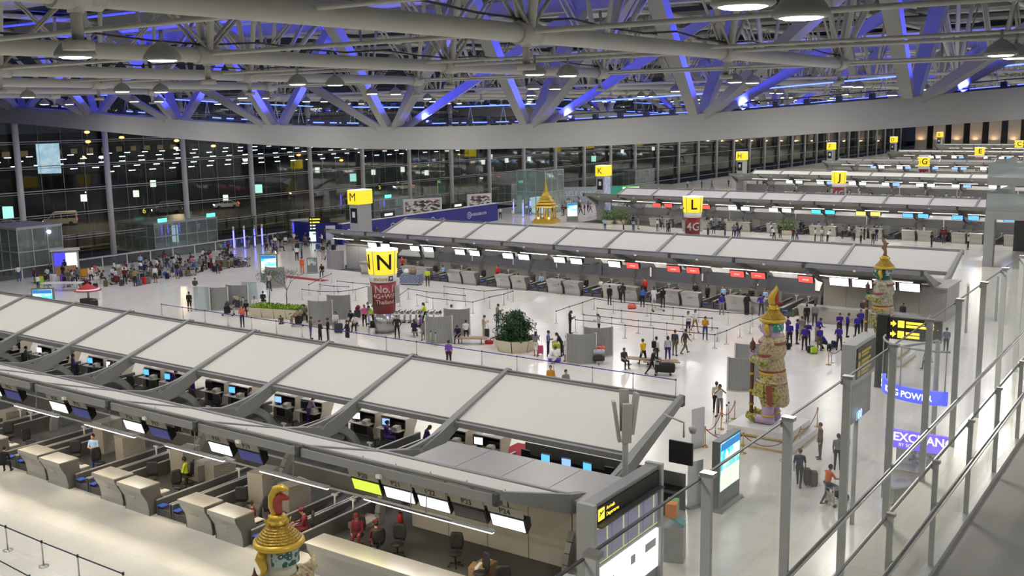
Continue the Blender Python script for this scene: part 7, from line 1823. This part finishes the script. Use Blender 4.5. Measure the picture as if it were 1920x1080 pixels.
# the team in blue
TEAM = [(-24.20,67.36, 125, 'stand', 'black'), (-22.96,66.79, 110, 'stand', 'black'), (-22.06,67.14, 140, 'stand', 'olive'), (-21.80,67.67, 215, 'crouch', 'black'), (-21.00,67.97, 120, 'lean', 'charcoal'), (-21.12,72.36, 125, 'stand', 'black'),
        (-22.30,72.07, 300, 'phone', 'black'), (-21.83,72.35, 30, 'phone', 'black'), (-21.46,74.25, 300, 'stand', 'black'), (-23.32,68.46, 300, 'fold', 'black'), (-24.06,68.41, 35, 'stand', 'black'), (-23.19,69.92, 60, 'lean', 'khaki'), (-25.16,69.55, 60, 'stand', 'grey')]
TW = ['leftmost in front, back turned', 'with white print, second in front', 'in olive trousers, third in front', 'crouching low', 'leaning over, right part', 'standing right, back turned', 'holding a phone, facing us', 'in profile with a phone', 'rightmost at the back', 'arms folded in the middle', 'in profile, left part', 'bending in khaki trousers', 'leftmost at the back']
for (x, y, f, p, b), w in zip(TEAM, TW):
    person(x, y, f, p, 'royal', b, 'team member in royal blue shirt, ' + w, group='team in royal blue shirts')
for i, (x, y, c) in enumerate(((-22.34,66.25, 'black'), (-22.11,66.21, 'lime'), (-21.46,67.51, 'black'), (-21.55,68.57, 'navy'), (-24.04,66.51, 'black'))):
    suitcase(x, y, 40 * i, c, '%s bag on the floor among the blue team, %s from the left' % (c, ORD[(2, 1, 4, 3, 0)[i]] if False else nth((1, 2, 3, 4, 0)[i])), (0.45, 0.3, 0.45), handle=False, group='bags of the blue team')
# staff at the P row
G2 = 'staff at the P row'
for x, y, f, p, t_, b, l, kw in (
    (-42.29,26.47, 300, 'fold', 'skyblue', 'blue', 'cleaner in blue apron and white sleeves by the trays', dict()),
    (-36.91,27.43, 215, 'sit', 'hivis', 'black', 'man in yellow vest seated beside the stacked trays', dict()),
    (-30.34,25.50, 225, 'type', 'maroon', 'black', 'woman in maroon uniform seated at the last P counter', dict(hair='bun', sleeve=True, cap='black')),
    (-28.02,26.02, 230, 'type', 'maroon', 'maroon', 'woman in maroon with cap seated beside the gold crown', dict(hair='bun', sleeve=True, cap='maroon')),
    (-26.01,26.73, 300, 'sit', 'maroon', 'maroon', 'woman in maroon cap seated facing us behind the service desk', dict(hair='bun', sleeve=True, cap='maroon')),
    (-24.88,26.55, 150, 'sit', 'maroon', 'maroon', 'woman in maroon cap seated side on behind the service desk', dict(hair='bun', sleeve=True, cap='maroon')),
    (-45.40,23.82, 130, 'slump', 'black', 'black', 'person in black at the left edge by the P counters', dict())):
    person(x, y, f, p, t_, b, l, group=G2, **kw)
    if p in ('sit', 'type'): chair(x, y, math.radians(f + 90), 'black office chair under the ' + l.split(' seated')[0], 'occupied chairs of the P row')
for i, (x, y) in enumerate(((-42.06,30.96,), (-40.80,30.97,))):
    person(x, y, 300, 'stand', 'black', 'black', ('legs of staff in black under the near canopy, left one', 'legs of staff in black under the near canopy, right one')[i], group=G2)
# staff of the N row in violet uniforms
for i, (x, y, f, p, c) in enumerate(((-63.30,35.42, 60, 'stand', 'charcoal'), (-58.34,35.60, 60, 'stand', 'violet'), (-54.96,35.74, 90, 'lean', 'violet'), (-49.94,36.45, 60, 'lean', 'violet'), (-47.26,35.89, 80, 'stand', 'violet'), (-38.82,36.64, 60, 'lean', 'lilac'), (-33.14,36.27, 50, 'type', 'violet'), (-31.10,36.79, 60, 'slump', 'violet'), (-43.69,36.86, 60, 'type', 'lilac'))):
    person(x, y, f, p, c, 'violet' if c != 'charcoal' else 'black', 'N row staff member in %s, %s from the left in the canopy gap' % (c, nth((0, 1, 2, 3, 4, 6, 7, 8, 5)[i])), group='staff of the N row', hair=('bun', 'tail', 'long')[i % 3], sleeve=True)
person(-24.9, 35.0, 90, 'type', 'black', 'black', 'staff member in black coat at the monitors behind the office roof', group='staff of the N row', sleeve=True)
# staff of the M row and further islands
MS = [(-63.9, 79.3, 'skyblue'), (-69.5, 79.6, 'red'), (-52.2, 79.2, 'skyblue'), (-46.0, 79.5, 'white'), (-41.5, 79.3, 'red'), (-36.8, 79.4, 'black'), (-35.5, 79.0, 'black'), (-34.2, 79.2, 'skyblue'), (-31.8, 79.3, 'black'), (-30.6, 79.3, 'skyblue'), (-57.5, 79.6, 'red'), (-22.5, 78.4, 'charcoal'), (-19.6, 78.4, 'black')]
for i, (x, y, c) in enumerate(MS):
    person(x, y, 270 + 15 * (i % 3 - 1), ('type', 'stand', 'sit')[i % 3] if i < 5 else 'stand', c, 'black', 'staff member in %s behind the M counters, %s from the long desk' % (c, nth(sum(1 for q in MS if q[0] > x))), group='staff of the M row', sleeve=i % 2 == 0, hair=('short', 'bun')[i % 2])
for i in range(7):
    person(-64 + 6.1 * i, 85.6 + (i % 2) * 0.6, 90, ('stand', 'lean')[i % 2], ('red', 'red', 'navy', 'red', 'navy', 'red', 'violet')[i], 'black', 'staff member in %s far inside the second island, %s from the left' % (('red', 'red', 'navy', 'red', 'navy', 'red', 'violet')[i], nth(i)), group='staff inside the second island', fine=False)
cols = ['black', 'white', 'navy', 'grey', 'maroon', 'charcoal', 'skyblue', 'brown', 'black', 'olive', 'white', 'black', 'slate', 'white', 'grey', 'silver', 'charcoal', 'pink']
def crowd_mass(name, label, lots):
    V = []; F = []; MI = []; ms = []; mi = {}
    def slot(m):
        if m.name not in mi: mi[m.name] = len(ms); ms.append(m)
        return mi[m.name]
    for n, fn, poses in lots:
        for i in range(n):
            x, y = fn(); me, hc, ang = body(random.choice(poses), 'tiny'); a = random.uniform(0, 6.28); sk = SKIN[i % 3]
            top, bot = cloth(random.choice(cols)), cloth(random.choice(['black', 'navy', 'charcoal', 'denim', 'khaki'])); mats = [sk, top, bot, cloth('black'), FEAT, sk, bot]
            M = Matrix.Translation((x, y, 0)) @ Matrix.Rotation(a, 4, 'Z')
            for q, MM, mm in ((me, M, mats), (HAIR['short'], M @ Matrix.Translation(tuple(hc)), [HAIRM[i % 3]])):
                o = len(V); co = np.empty(len(q.vertices) * 3); q.vertices.foreach_get('co', co); co = co.reshape(-1, 3) @ np.array(MM.to_3x3()).T + np.array(MM.translation)
                V.extend(co.tolist()); fi = np.empty(len(q.polygons) * 4, dtype=int); q.polygons.foreach_get('vertices', fi); F.extend((fi.reshape(-1, 4) + o).tolist())
                pm_ = np.empty(len(q.polygons), dtype=int); q.polygons.foreach_get('material_index', pm_); sl = np.array([slot(m) for m in mm]); MI.extend(sl[pm_].tolist())
    me = bpy.data.meshes.new(name); me.from_pydata(V, [], F)
    for m in ms: me.materials.append(m)
    me.polygons.foreach_set('material_index', MI); me.update()
    return obj(name, me, None, label=label, cat='crowd', kind='stuff')
def crowd(n, fn, place, group, poses, fine=False):
    used = {}
    for i in range(n):
        x, y = fn(); c = random.choice(cols); b = random.choice(['black', 'navy', 'charcoal', 'denim', 'grey', 'khaki']); p = random.choice(poses)
        w = dict(stand='standing', sit='sitting', slump='slumped', crouch='squatting', walk='walking', lean='leaning', phone='reading a phone', fold='with folded arms', wstand='standing', push='pushing')[p]
        fc = random.uniform(0, 360)
        if p in ('sit', 'slump'): seat(x, y, fc, 'grey seat under a sitter ' + place, 'seats ' + place)
        person(x, y, fc, p, c, b, 'person in %s and %s, %s %s' % (c, b, w, place), group=group, hair=random.choice(['short', 'short', 'long', 'bob', 'tail']), fine=fine, scale=random.uniform(0.93, 1.03))
SITTERS = ['sit', 'slump', 'sit', 'crouch', 'stand', 'slump', 'phone']
def lerp_strip(a, b, c, d):
    def f():
        u, v = random.random(), random.random()
        x = (a[0] * (1 - u) + b[0] * u) * (1 - v) + (c[0] * (1 - u) + d[0] * u) * v
        y = (a[1] * (1 - u) + b[1] * u) * (1 - v) + (c[1] * (1 - u) + d[1] * u) * v
        return max(x, -101.2), y
    return f
crowd(62, lerp_strip((-96.69,58.33), (-97.09,80.67), (-91.09,55.30), (-88.79,74.40)), 'in the crowd along the white rail', 'crowd along the white rail', SITTERS)
crowd(26, lerp_strip((-101, 86), (-101, 98), (-95, 84), (-92, 93)), 'in the crowd by the blue glowing poles', 'crowd by the blue poles', SITTERS)
crowd(20, lerp_strip((-101, 97), (-97, 106), (-92, 90), (-86, 98)), 'near the black direction board', 'people near the direction board', ['stand', 'walk', 'phone', 'stand', 'wstand', 'sit'])
crowd(10, lerp_strip((-101, 56), (-101, 63), (-93, 53), (-93, 58)), 'by the stall at the left', 'people by the left stall', ['stand', 'sit', 'phone'])
crowd(22, lerp_strip((-95, 136), (-84, 150), (-90, 134), (-76, 144)), 'in the far crowd behind the golden shrine', 'crowd behind the shrine', ['stand', 'walk', 'phone', 'lean', 'wstand'])
crowd(22, lerp_strip((-74, 121.5), (-24, 123), (-72, 128), (-24, 129)), 'before the third island', 'people before the third island', ['stand', 'phone', 'lean', 'wstand'])
crowd_mass('crowd', 'small far off travellers and staff around the third and fourth islands', [
    (34, lerp_strip((-99, 148), (-84, 164), (-92, 142), (-78, 152)), ['stand', 'walk', 'phone']), (14, lerp_strip((-74, 121.5), (-24, 123), (-72, 128), (-24, 129)), ['stand', 'phone', 'wstand']),
    (34, lerp_strip((-72, 131), (-24, 131), (-72, 132.7), (-24, 132.7)), ['stand', 'sit', 'sit', 'lean']), (46, lerp_strip((-72, 176), (-20, 177), (-72, 181), (-20, 181)), ['stand', 'phone', 'wstand', 'walk']),
    (20, lerp_strip((-72, 184), (-20, 184), (-72, 187), (-20, 187)), ['stand', 'sit']), (10, lerp_strip((-95, 200), (-80, 215), (-90, 190), (-75, 200)), ['stand', 'walk'])])
# single figures on the left of the hall
for x, y, f, p, c, b, l, kw in (
    (-92.85,83.48, 215, 'walk', 'royal', 'navy', 'person in bright blue striding past the lit booth', dict()),
    (-86.35,80.90, 125, 'stand', 'white', 'black', 'person in white and black near the roadside, left of a pair', dict()),
    (-87.51,82.75, 215, 'stand', 'teal', 'charcoal', 'person in teal near the roadside, right of a pair', dict()),
    (-84.64,83.30, 300, 'stand', 'charcoal', 'khaki', 'person in charcoal and khaki below the direction board', dict(legs_bare=True)),
    (-83.83,83.25, 215, 'walk', 'grey', 'black', 'person in grey beside the one in khaki', dict()),
    (-78.96,74.63, 125, 'stand', 'orange', 'orange', 'monk in bright orange robe beside the framed poster', dict(sleeve=True)),
    (-87.38,65.50, 125, 'stand', 'black', 'blue', 'man in black and blue shorts by the crowd', dict(legs_bare=True)),
    (-87.32,62.84, 300, 'stand', 'white', 'black', 'woman in white cardigan beside the red suitcase', dict(hair='long', legs_bare=True, sleeve=True)),
    (-89.18,60.68, 125, 'stand', 'maroon', 'black', 'man in maroon shirt with back turned at the crowd', dict()),
    (-87.12,60.38, 120, 'stand', 'tan', 'navy', 'woman in tan shirt with back turned at the crowd', dict()),
    (-86.59,69.98, 300, 'stand', 'brown', 'navy', 'man in brown vest and navy jeans at the crowd edge', dict()),
    (-89.32,74.11, 125, 'wstand', 'black', 'cream', 'woman in black with bare legs near the blue poles', dict(hair='long', legs_bare=True)),
    (-73.58,65.26, 330, 'push', 'white', 'black', 'person pushing a trolley behind the thin trees', dict()),
    (-75.50,74.12, 300, 'slump', 'black', 'black', 'person in black lying against a bag near the red carpet', dict()),
    (-78.34,80.15, 215, 'stand', 'black', 'khaki', 'person in black shirt and khaki shorts left of the cone', dict(legs_bare=True)),
    (-75.39,79.57, 300, 'stand', 'grey', 'slate', 'person in grey top left of the cone at the second island', dict()),
    (-62.06,74.56, 300, 'stand', 'hivis', 'charcoal', 'worker in yellow vest before the M counters', dict()),
    (-93.12,129.83, 300, 'stand', 'white', 'black', 'person in white beyond the second canopy, left of a pair', dict()),
    (-90.39,129.37, 300, 'stand', 'white', 'cream', 'person in white beyond the second canopy, right of a pair', dict())):
    person(x, y, f, p, c, b, l, group='people on the roadside half', **kw)
suitcase(-87.51,61.62, 30, 'red', 'bright red suitcase in front of the crowd', (0.5, 0.32, 0.7))
suitcase(-87.31,60.99, 30, 'slate', 'slate suitcase left of the bright red one', (0.42, 0.28, 0.62))
suitcase(-87.65,62.28, 30, 'grey', 'grey suitcase right of the bright red one', (0.42, 0.28, 0.65))
for i in range(56):
    f = lerp_strip((-92.21,57.14), (-91.73,76.52), (-88.39,55.81), (-87.47,75.13))
    x, y = f()
    if i % 2: trolley(x, y, random.uniform(0, 360), 'loaded trolley in the crowd along the white rail', [('sd'[i % 4 // 2], 0.05, 0, 0.2, random.choice(['black', 'navy', 'charcoal', 'maroon', 'olive', 'blue']), ('hard case on a trolley in the crowd along the white rail', 'soft bag on a trolley in the crowd along the white rail')[i % 4 // 2])], 'trolleys in the rail crowd')
    else: suitcase(x, y, random.uniform(0, 180), random.choice(['black', 'navy', 'charcoal', 'grey', 'maroon', 'black', 'olive']), 'suitcase standing in the crowd along the white rail', (0.42, 0.28, 0.62))
for i in range(8):
    x, y = random.uniform(-95, -88), random.uniform(84, 97)
    trolley(x, y, random.uniform(0, 360), 'loaded trolley near the blue glowing poles', [('s', 0.05, 0, 0.2, random.choice(['black', 'navy', 'charcoal', 'blue']), 'case on a trolley near the blue glowing poles')], 'trolleys by the blue poles')
# boxes at the M row and the office
for i, (x, y, c) in enumerate(((-20.6, 26.9, 'tan'), (-19.7, 27.3, 'tan'))):
    t = thing('carton', ('brown carton strapped in white behind the service desk, lower one', 'brown carton strapped in white behind the service desk, upper right one')[i], 'box', ((-20.54,27.45, 0), (-20.60,27.06, 0))[i], 0.3 * i)
    obj('box', (MB().box(-0.3, 0.3, -0.25, 0.25, 0, 0.5), cloth('tan')), t); obj('tape', (MB().box(-0.06, 0.06, -0.255, 0.255, 0, 0.505), WHITE), t)
t = thing('crate_cart', 'blue crate cart with white bags on top before the M counters', 'cart', (-64.22,74.76, 0), 0.3)
obj('crate', (MB().box(-1.0, 1.0, -0.5, 0.5, 0.2, 1.0), ramp_mat('crate_grid', 'checker', 6, [(0.4, (0.06, 0.09, 0.2)), (0.6, (0.3, 0.33, 0.4))], 0.5)), t); obj('frame', (MB().box(-1.05, 1.05, -0.55, 0.55, 0.1, 0.2), GREY_PAINT), t)
obj('sack', (MB().ball((-0.5, 0, 1.2), 0.3, 10, 6), WHITE), t); obj('sack', (MB().ball((0.2, 0, 1.25), 0.35, 10, 6), cloth('tan')), t)
for a in (-0.8, 0.8):
    for b in (-0.45, 0.45): obj('wheel', (MB().tube([(a, b - 0.03, 0.1), (a, b + 0.03, 0.1)], 0.1, 8), BLACK), t)
# fire extinguisher at the office corner
t = thing('fire_extinguisher', 'red fire extinguisher at the corner of the office wall', 'extinguisher', (-25.9, 29.0, 0))
obj('cylinder', (MB().lathe([(0.1, 0), (0.1, 0.45), (0.07, 0.55), (0.03, 0.6)], 12), mat('extinguisher_red', (0.5, 0.02, 0.02), 0.3)), t); obj('valve', (MB().box(-0.04, 0.12, -0.02, 0.02, 0.6, 0.68), BLACK), t); obj('hose', (MB().tube([(0.1, 0, 0.62), (0.16, 0, 0.4), (0.13, 0, 0.15)], 0.015, 5), BLACK), t)

# ================================================================== outside the glass: road, vehicles, lights
ASPH = mat('asphalt', (0.025, 0.024, 0.022), 0.8, noise=0.3, nscale=0.3)
obj('road', (MB().box(-420, -118, -60, 520, -0.5, -0.1), ASPH), None, label='dark road outside the glass wall', kind='structure')
obj('floor_void', (MB().box(-118, -103.2, -60, 520, -6.2, -6.0), ASPH), None, label='dark lower floor in the gap inside the glass wall', kind='structure')
obj('trim_2', (MB().box(-103.2, -103.0, -40, 425, -1.0, 0.0), GREY_PAINT), None, label='grey slab edge of the hall floor', kind='structure')
for i, y in enumerate((61.0, 83.0, 121.0, 158.0, 205.0)):
    obj('floor_bridge', (MB().box(-118.2, -103, y - 4.5, y + 4.5, -0.35, -0.02), FLOOR), None, label='pale footbridge to the road, %s from the front' % nth(i), kind='structure')
TANP = mat('parapet_tan', (0.30, 0.24, 0.15), 0.7, noise=0.15)
t = thing('parapet', 'tan panelled parapet along the roadside pavement', 'wall', (-121, 0, 0))
for k in range(48):
    y = 52 + 2.4 * k
    obj('panel', (MB().box(-0.05, 0.05, y, y + 2.1, 0.1, 1.5), TANP), t); obj('post', (MB().box(-0.12, 0.12, y + 2.12, y + 2.38, 0, 1.7), DARK_GREY), t)
obj('rail', (MB().box(-0.1, 0.1, 52, 168, 1.6, 1.7), GREY_PAINT), t)
for k in range(7): area_light('kerb_fill', (-127, 60 + 18 * k, 6.5), 0.8, 700, (1.0, 0.72, 0.4), (0, -0.4, 0))  # unseen warm fill without posts, added to brighten parapet and vehicles
for k in range(6): area_light('road_fill', (-146, 70 + 24 * k, 8.0), 0.8, 900, (1.0, 0.8, 0.55))  # added fill with no fixtures, lifts the dark road outside
def vehicle(x, y, rz, kind, c, label, lights=True):
    t = thing(kind, label, 'vehicle', (x, y, -0.1), math.radians(rz))
    paint = mat('paint_' + c, PC[c] if c != 'cream' else (0.55, 0.5, 0.38), 0.3)
    if kind == 'van':
        pf = [(-2.45, 0.35), (2.3, 0.35), (2.5, 0.6), (2.45, 0.95), (1.75, 1.15), (1.05, 1.95), (0.8, 2.15), (-2.2, 2.2), (-2.5, 2.0)]; wb = (-1.5, 1.6); hw = 0.92
        win = [[(0.95, 1.2), (1.55, 1.2), (0.95, 1.85)], [(-0.1, 1.2), (0.8, 1.2), (0.75, 1.85), (-0.1, 1.85)], [(-2.2, 1.2), (-0.25, 1.2), (-0.25, 1.85), (-2.2, 1.85)]]
        ws = [(1.72, 1.2), (1.1, 1.93)]
    else:
        pf = [(-2.2, 0.3), (2.15, 0.3), (2.2, 0.6), (2.0, 0.8), (1.0, 0.95), (0.35, 1.4), (-0.9, 1.43), (-1.6, 1.0), (-2.15, 0.95)]; wb = (-1.35, 1.35); hw = 0.85
        win = [[(-0.1, 0.98), (0.85, 0.98), (0.3, 1.33), (-0.1, 1.35)], [(-1.35, 1.0), (-0.2, 0.98), (-0.2, 1.35), (-0.85, 1.36)]]
        ws = [(0.98, 0.98), (0.38, 1.38)]
    obj('body', (MB().prism(pf, -hw, hw, 'y'), paint), t)
    for s in (-1, 1):
        for w in win: obj('window', (MB().prism(w, s * (hw + 0.005), s * (hw + 0.015), 'y'), SCREEN_OFF), t)
        for a in wb: obj('wheel', (MB().tube([(a, s * (hw - 0.15), 0.33), (a, s * (hw + 0.03), 0.33)], 0.33, 14), BLACK), t)
        obj('headlight', (MB().box(pf[2][0] - 0.1, pf[2][0] + 0.02, s * (hw - 0.28) - 0.14, s * (hw - 0.28) + 0.14, 0.62, 0.82), glow('headlight', (1.0, 0.9, 0.7), 9.0 if lights else 1.0)), t)
        obj('tail_light', (MB().box(pf[0][0] - 0.06, pf[0][0] + 0.06, s * (hw - 0.15) - 0.1, s * (hw - 0.15) + 0.1, 0.75, 1.05), glow('tail_light', (1.0, 0.05, 0.03), 4.0)), t)
    (x0, z0), (x1, z1) = ws
    obj('windscreen', (MB().add([(x0 + 0.03, -hw + 0.08, z0), (x0 + 0.03, hw - 0.08, z0), (x1 + 0.03, hw - 0.12, z1), (x1 + 0.03, -hw + 0.12, z1)], [(0, 1, 2, 3)]), SCREEN_OFF), t)
    obj('bumper', (MB().box(pf[1][0] - 0.1, pf[1][0] + 0.12, -hw + 0.05, hw - 0.05, 0.3, 0.5), paint), t)
vehicle(-150.0, 91.5, 238, 'van', 'cream', 'cream minibus with lit headlights outside at the left')
vehicle(-152.5, 84.0, 238, 'car', 'cream', 'pale car ahead of the cream minibus')
vehicle(-151.0, 112.0, 238, 'van', 'grey', 'dark minibus behind the round number sign')
vehicle(-150.0, 124.0, 238, 'car', 'silver', 'silver car further along the road')
vehicle(-158.0, 150.0, 238, 'car', 'maroon', 'dark red car parked beyond the silver one')
vehicle(-150.0, 173.0, 238, 'car', 'white', 'white car near the lift tower outside')
vehicle(-160.0, 186.0, 238, 'van', 'charcoal', 'charcoal minibus far along the road')
vehicle(-150.0, 205.0, 238, 'car', 'navy', 'navy car farthest along the road')
# round door numbers hanging on the glass
for (x, y, z), n, w in (((-111.00,78.35,4.90), '6', 'round black disc with a yellow six on the glass wall'), ((-111.00,121.29,4.94), '5', 'round black disc with a yellow five on the glass wall')):
    t = thing('door_number', w, 'sign', (x + 0.9, y, z), math.radians(50))
    me = MB().lathe([(0.62, -0.04), (0.62, 0.04)], 24).mesh('disc', LETTER_BLACK); me.transform(Matrix.Rotation(PI / 2, 4, 'X')); obj('disc', me, t)
    obj('digit', text_mesh(n, 0.9, glow('digit_yellow', (0.85, 0.75, 0.05), 0.9), 0.01), t, (0, -0.06, 0))
    obj('hanger', (MB().tube([(0, 0, 0.6), (0, 0, 1.6)], 0.02, 5), STEEL), t)
# strip lights of the car park across the road
dash = MB().box(-0.12, 0.12, -0.75, 0.75, -0.07, 0.07).mesh('tube', glow('car_park_white', (0.85, 0.93, 1.0), 7.0))
shade = MB().box(-0.25, 0.25, -0.8, 0.8, 0.08, 0.16).mesh('shade', DARK_GREY)
for r, (X, Z) in enumerate(((-230.00,169.75,7.89)[::2], (-222.00,163.77,7.25)[::2], (-212.00,156.30,6.63)[::2], (-204.00,150.31,5.89)[::2], (-196.00,144.33,5.24)[::2])):
    for k in range(26):
        y = 108 + 5.2 * k + (r % 2) * 2.6 + 6 * r
        if (k * 7 + r * 3) % 5 == 0 and k > 12: continue
        t = thing('car_park_light', 'white strip light of the car park outside, %s row from the top' % nth(r), 'light', (X, y, Z), 0, 'car park strip lights')
        obj('tube', dash, t); obj('shade', shade, t); obj('mast', (MB().tube([(0.2, 0, -Z - 0.1), (0.2, 0, 0.1)], 0.06, 4), DARK_GREY), t)
cp = thing('car_park', 'dark open car park decks across the road', 'building', (0, 0, 0))
for i, z in enumerate((-0.1, 3.2, 9.6)): obj('deck', (MB().box(-262, -238, 80, 420, z - 0.4, z), ASPH), cp)
for k in range(20): obj('column', (MB().box(-239, -238.2, 84 + 17 * k, 84.8 + 17 * k, 0, 9.6), DARK_GREY), cp)
# lit sign boxes and street lamps
for i, (x, y, z, c) in enumerate(((-135.00,74.93,4.08, 't'), (-150.00,95.83,3.97, 'w'), (-150.00,105.42,3.97, 'w'), (-150.00,123.98,1.88, 'w'), (-150.00,108.87,5.43, 'w'), (-150.00,131.83,2.99, 't'), (-150.00,147.16,5.65, 'w'), (-150.00,157.22,3.59, 't'), (-150.00,163.42,4.35, 'w'), (-150.00,172.85,4.42, 'w'), (-150.00,181.02,3.28, 'w'), (-150.00,202.48,4.67, 'w'), (-150.00,205.59,5.82, 'w'), (-150.00,212.32,4.61, 'w'), (-150.00,222.32,4.57, 'w'), (-150.00,254.96,3.14, 't'), (-150.00,271.71,4.60, 'w'), (-150.00,291.51,4.67, 'w'))):
    t = thing('street_sign', '%s lit sign box on a pole outside, %s from the left' % ({'w': 'white', 't': 'teal'}[c], nth(i)), 'sign', (x, y, -0.1), math.radians(40), 'lit sign boxes outside')
    s = 0.55 if c == 'w' else 0.8
    obj('box', (MB().box(-s * 0.8, s * 0.8, -0.15, 0.15, z - s, z + s), glow({'w': 'box_white', 't': 'box_teal'}[c], {'w': (0.9, 0.95, 0.8), 't': (0.45, 0.9, 0.8)}[c], 1.6)), t)
    obj('pole', (MB().tube([(0, 0, 0), (0, 0, z - s)], 0.08, 6), DARK_GREY), t)
for i, (x, y, z) in enumerate(((-240.00,155.83,10.76), (-240.00,153.98,6.95), (-240.00,159.25,6.72), (-240.00,165.63,11.57), (-240.00,155.76,13.17), (-240.00,182.38,8.21), (-240.00,195.13,8.36), (-240.00,182.72,10.24), (-240.00,206.47,3.78), (-240.00,227.76,4.47), (-260.00,266.95,0.81), (-260.00,295.23,-0.46), (-260.00,334.36,-0.07), (-280.00,423.42,-2.61), (-280.00,500.00,-7.03), (-330.00,794.41,-7.61), (-330.00,752.64,-8.83), (-330.00,705.11,-15.87), (-330.00,743.09,-18.24), (-330.00,828.45,-12.11))):
    t = thing('street_lamp', '%s lamp on a mast in the night outside, %s from the left' % (('orange', 'white')[i % 3 == 2], nth(i)), 'lamp', (x, y, -0.1), 0, 'street lamps outside')
    obj('mast', (MB().tube([(0, 0, 0), (0, 0, z)], 0.12, 6), DARK_GREY), t)
    obj('lamp_head', (MB().ball((0, 0, z), 0.5, 8, 5, sc=(1.4, 1.4, 0.7)), glow(('lamp_orange', 'lamp_white')[i % 3 == 2], ((1.0, 0.40, 0.10), (1.0, 0.95, 0.9))[i % 3 == 2], 7.0)), t)
t = thing('billboard', 'pale blue lit billboard far outside at the left', 'billboard', (-170.00,102.52,9.59), math.radians(45))
obj('face', (MB().box(-1.9, 1.9, -0.1, 0.1, -2.6, 2.6), ramp_mat('billboard_blue', 'noise', 0.8, [(0.4, (0.45, 0.75, 0.95)), (0.6, (0.75, 0.88, 1.0))], 0.5, emit=0.9)), t); obj('mast', (MB().tube([(0, 0.2, -10.2), (0, 0.2, 2)], 0.25, 8), DARK_GREY), t)
# dim treeline and hotel-like blocks at the horizon
for i, (x, y, w, h) in enumerate(((-330, 120, 60, 9), (-340, 220, 90, 12), (-330, 340, 70, 8))):
    t = thing('distant_block', 'dark low building on the horizon outside, %s from the left' % nth(i), 'building', (x, y, -0.1), 0.2)
    obj('body', (MB().box(-8, 8, -w / 2, w / 2, 0, h), ASPH), t)
    for k in range(int(w / 7)): obj('window', (MB().box(8.0, 8.1, -w / 2 + 2 + 7 * k, -w / 2 + 5 + 7 * k, h * 0.4, h * 0.55), glow('warm_window', (1.0, 0.7, 0.35), 0.12)), t)
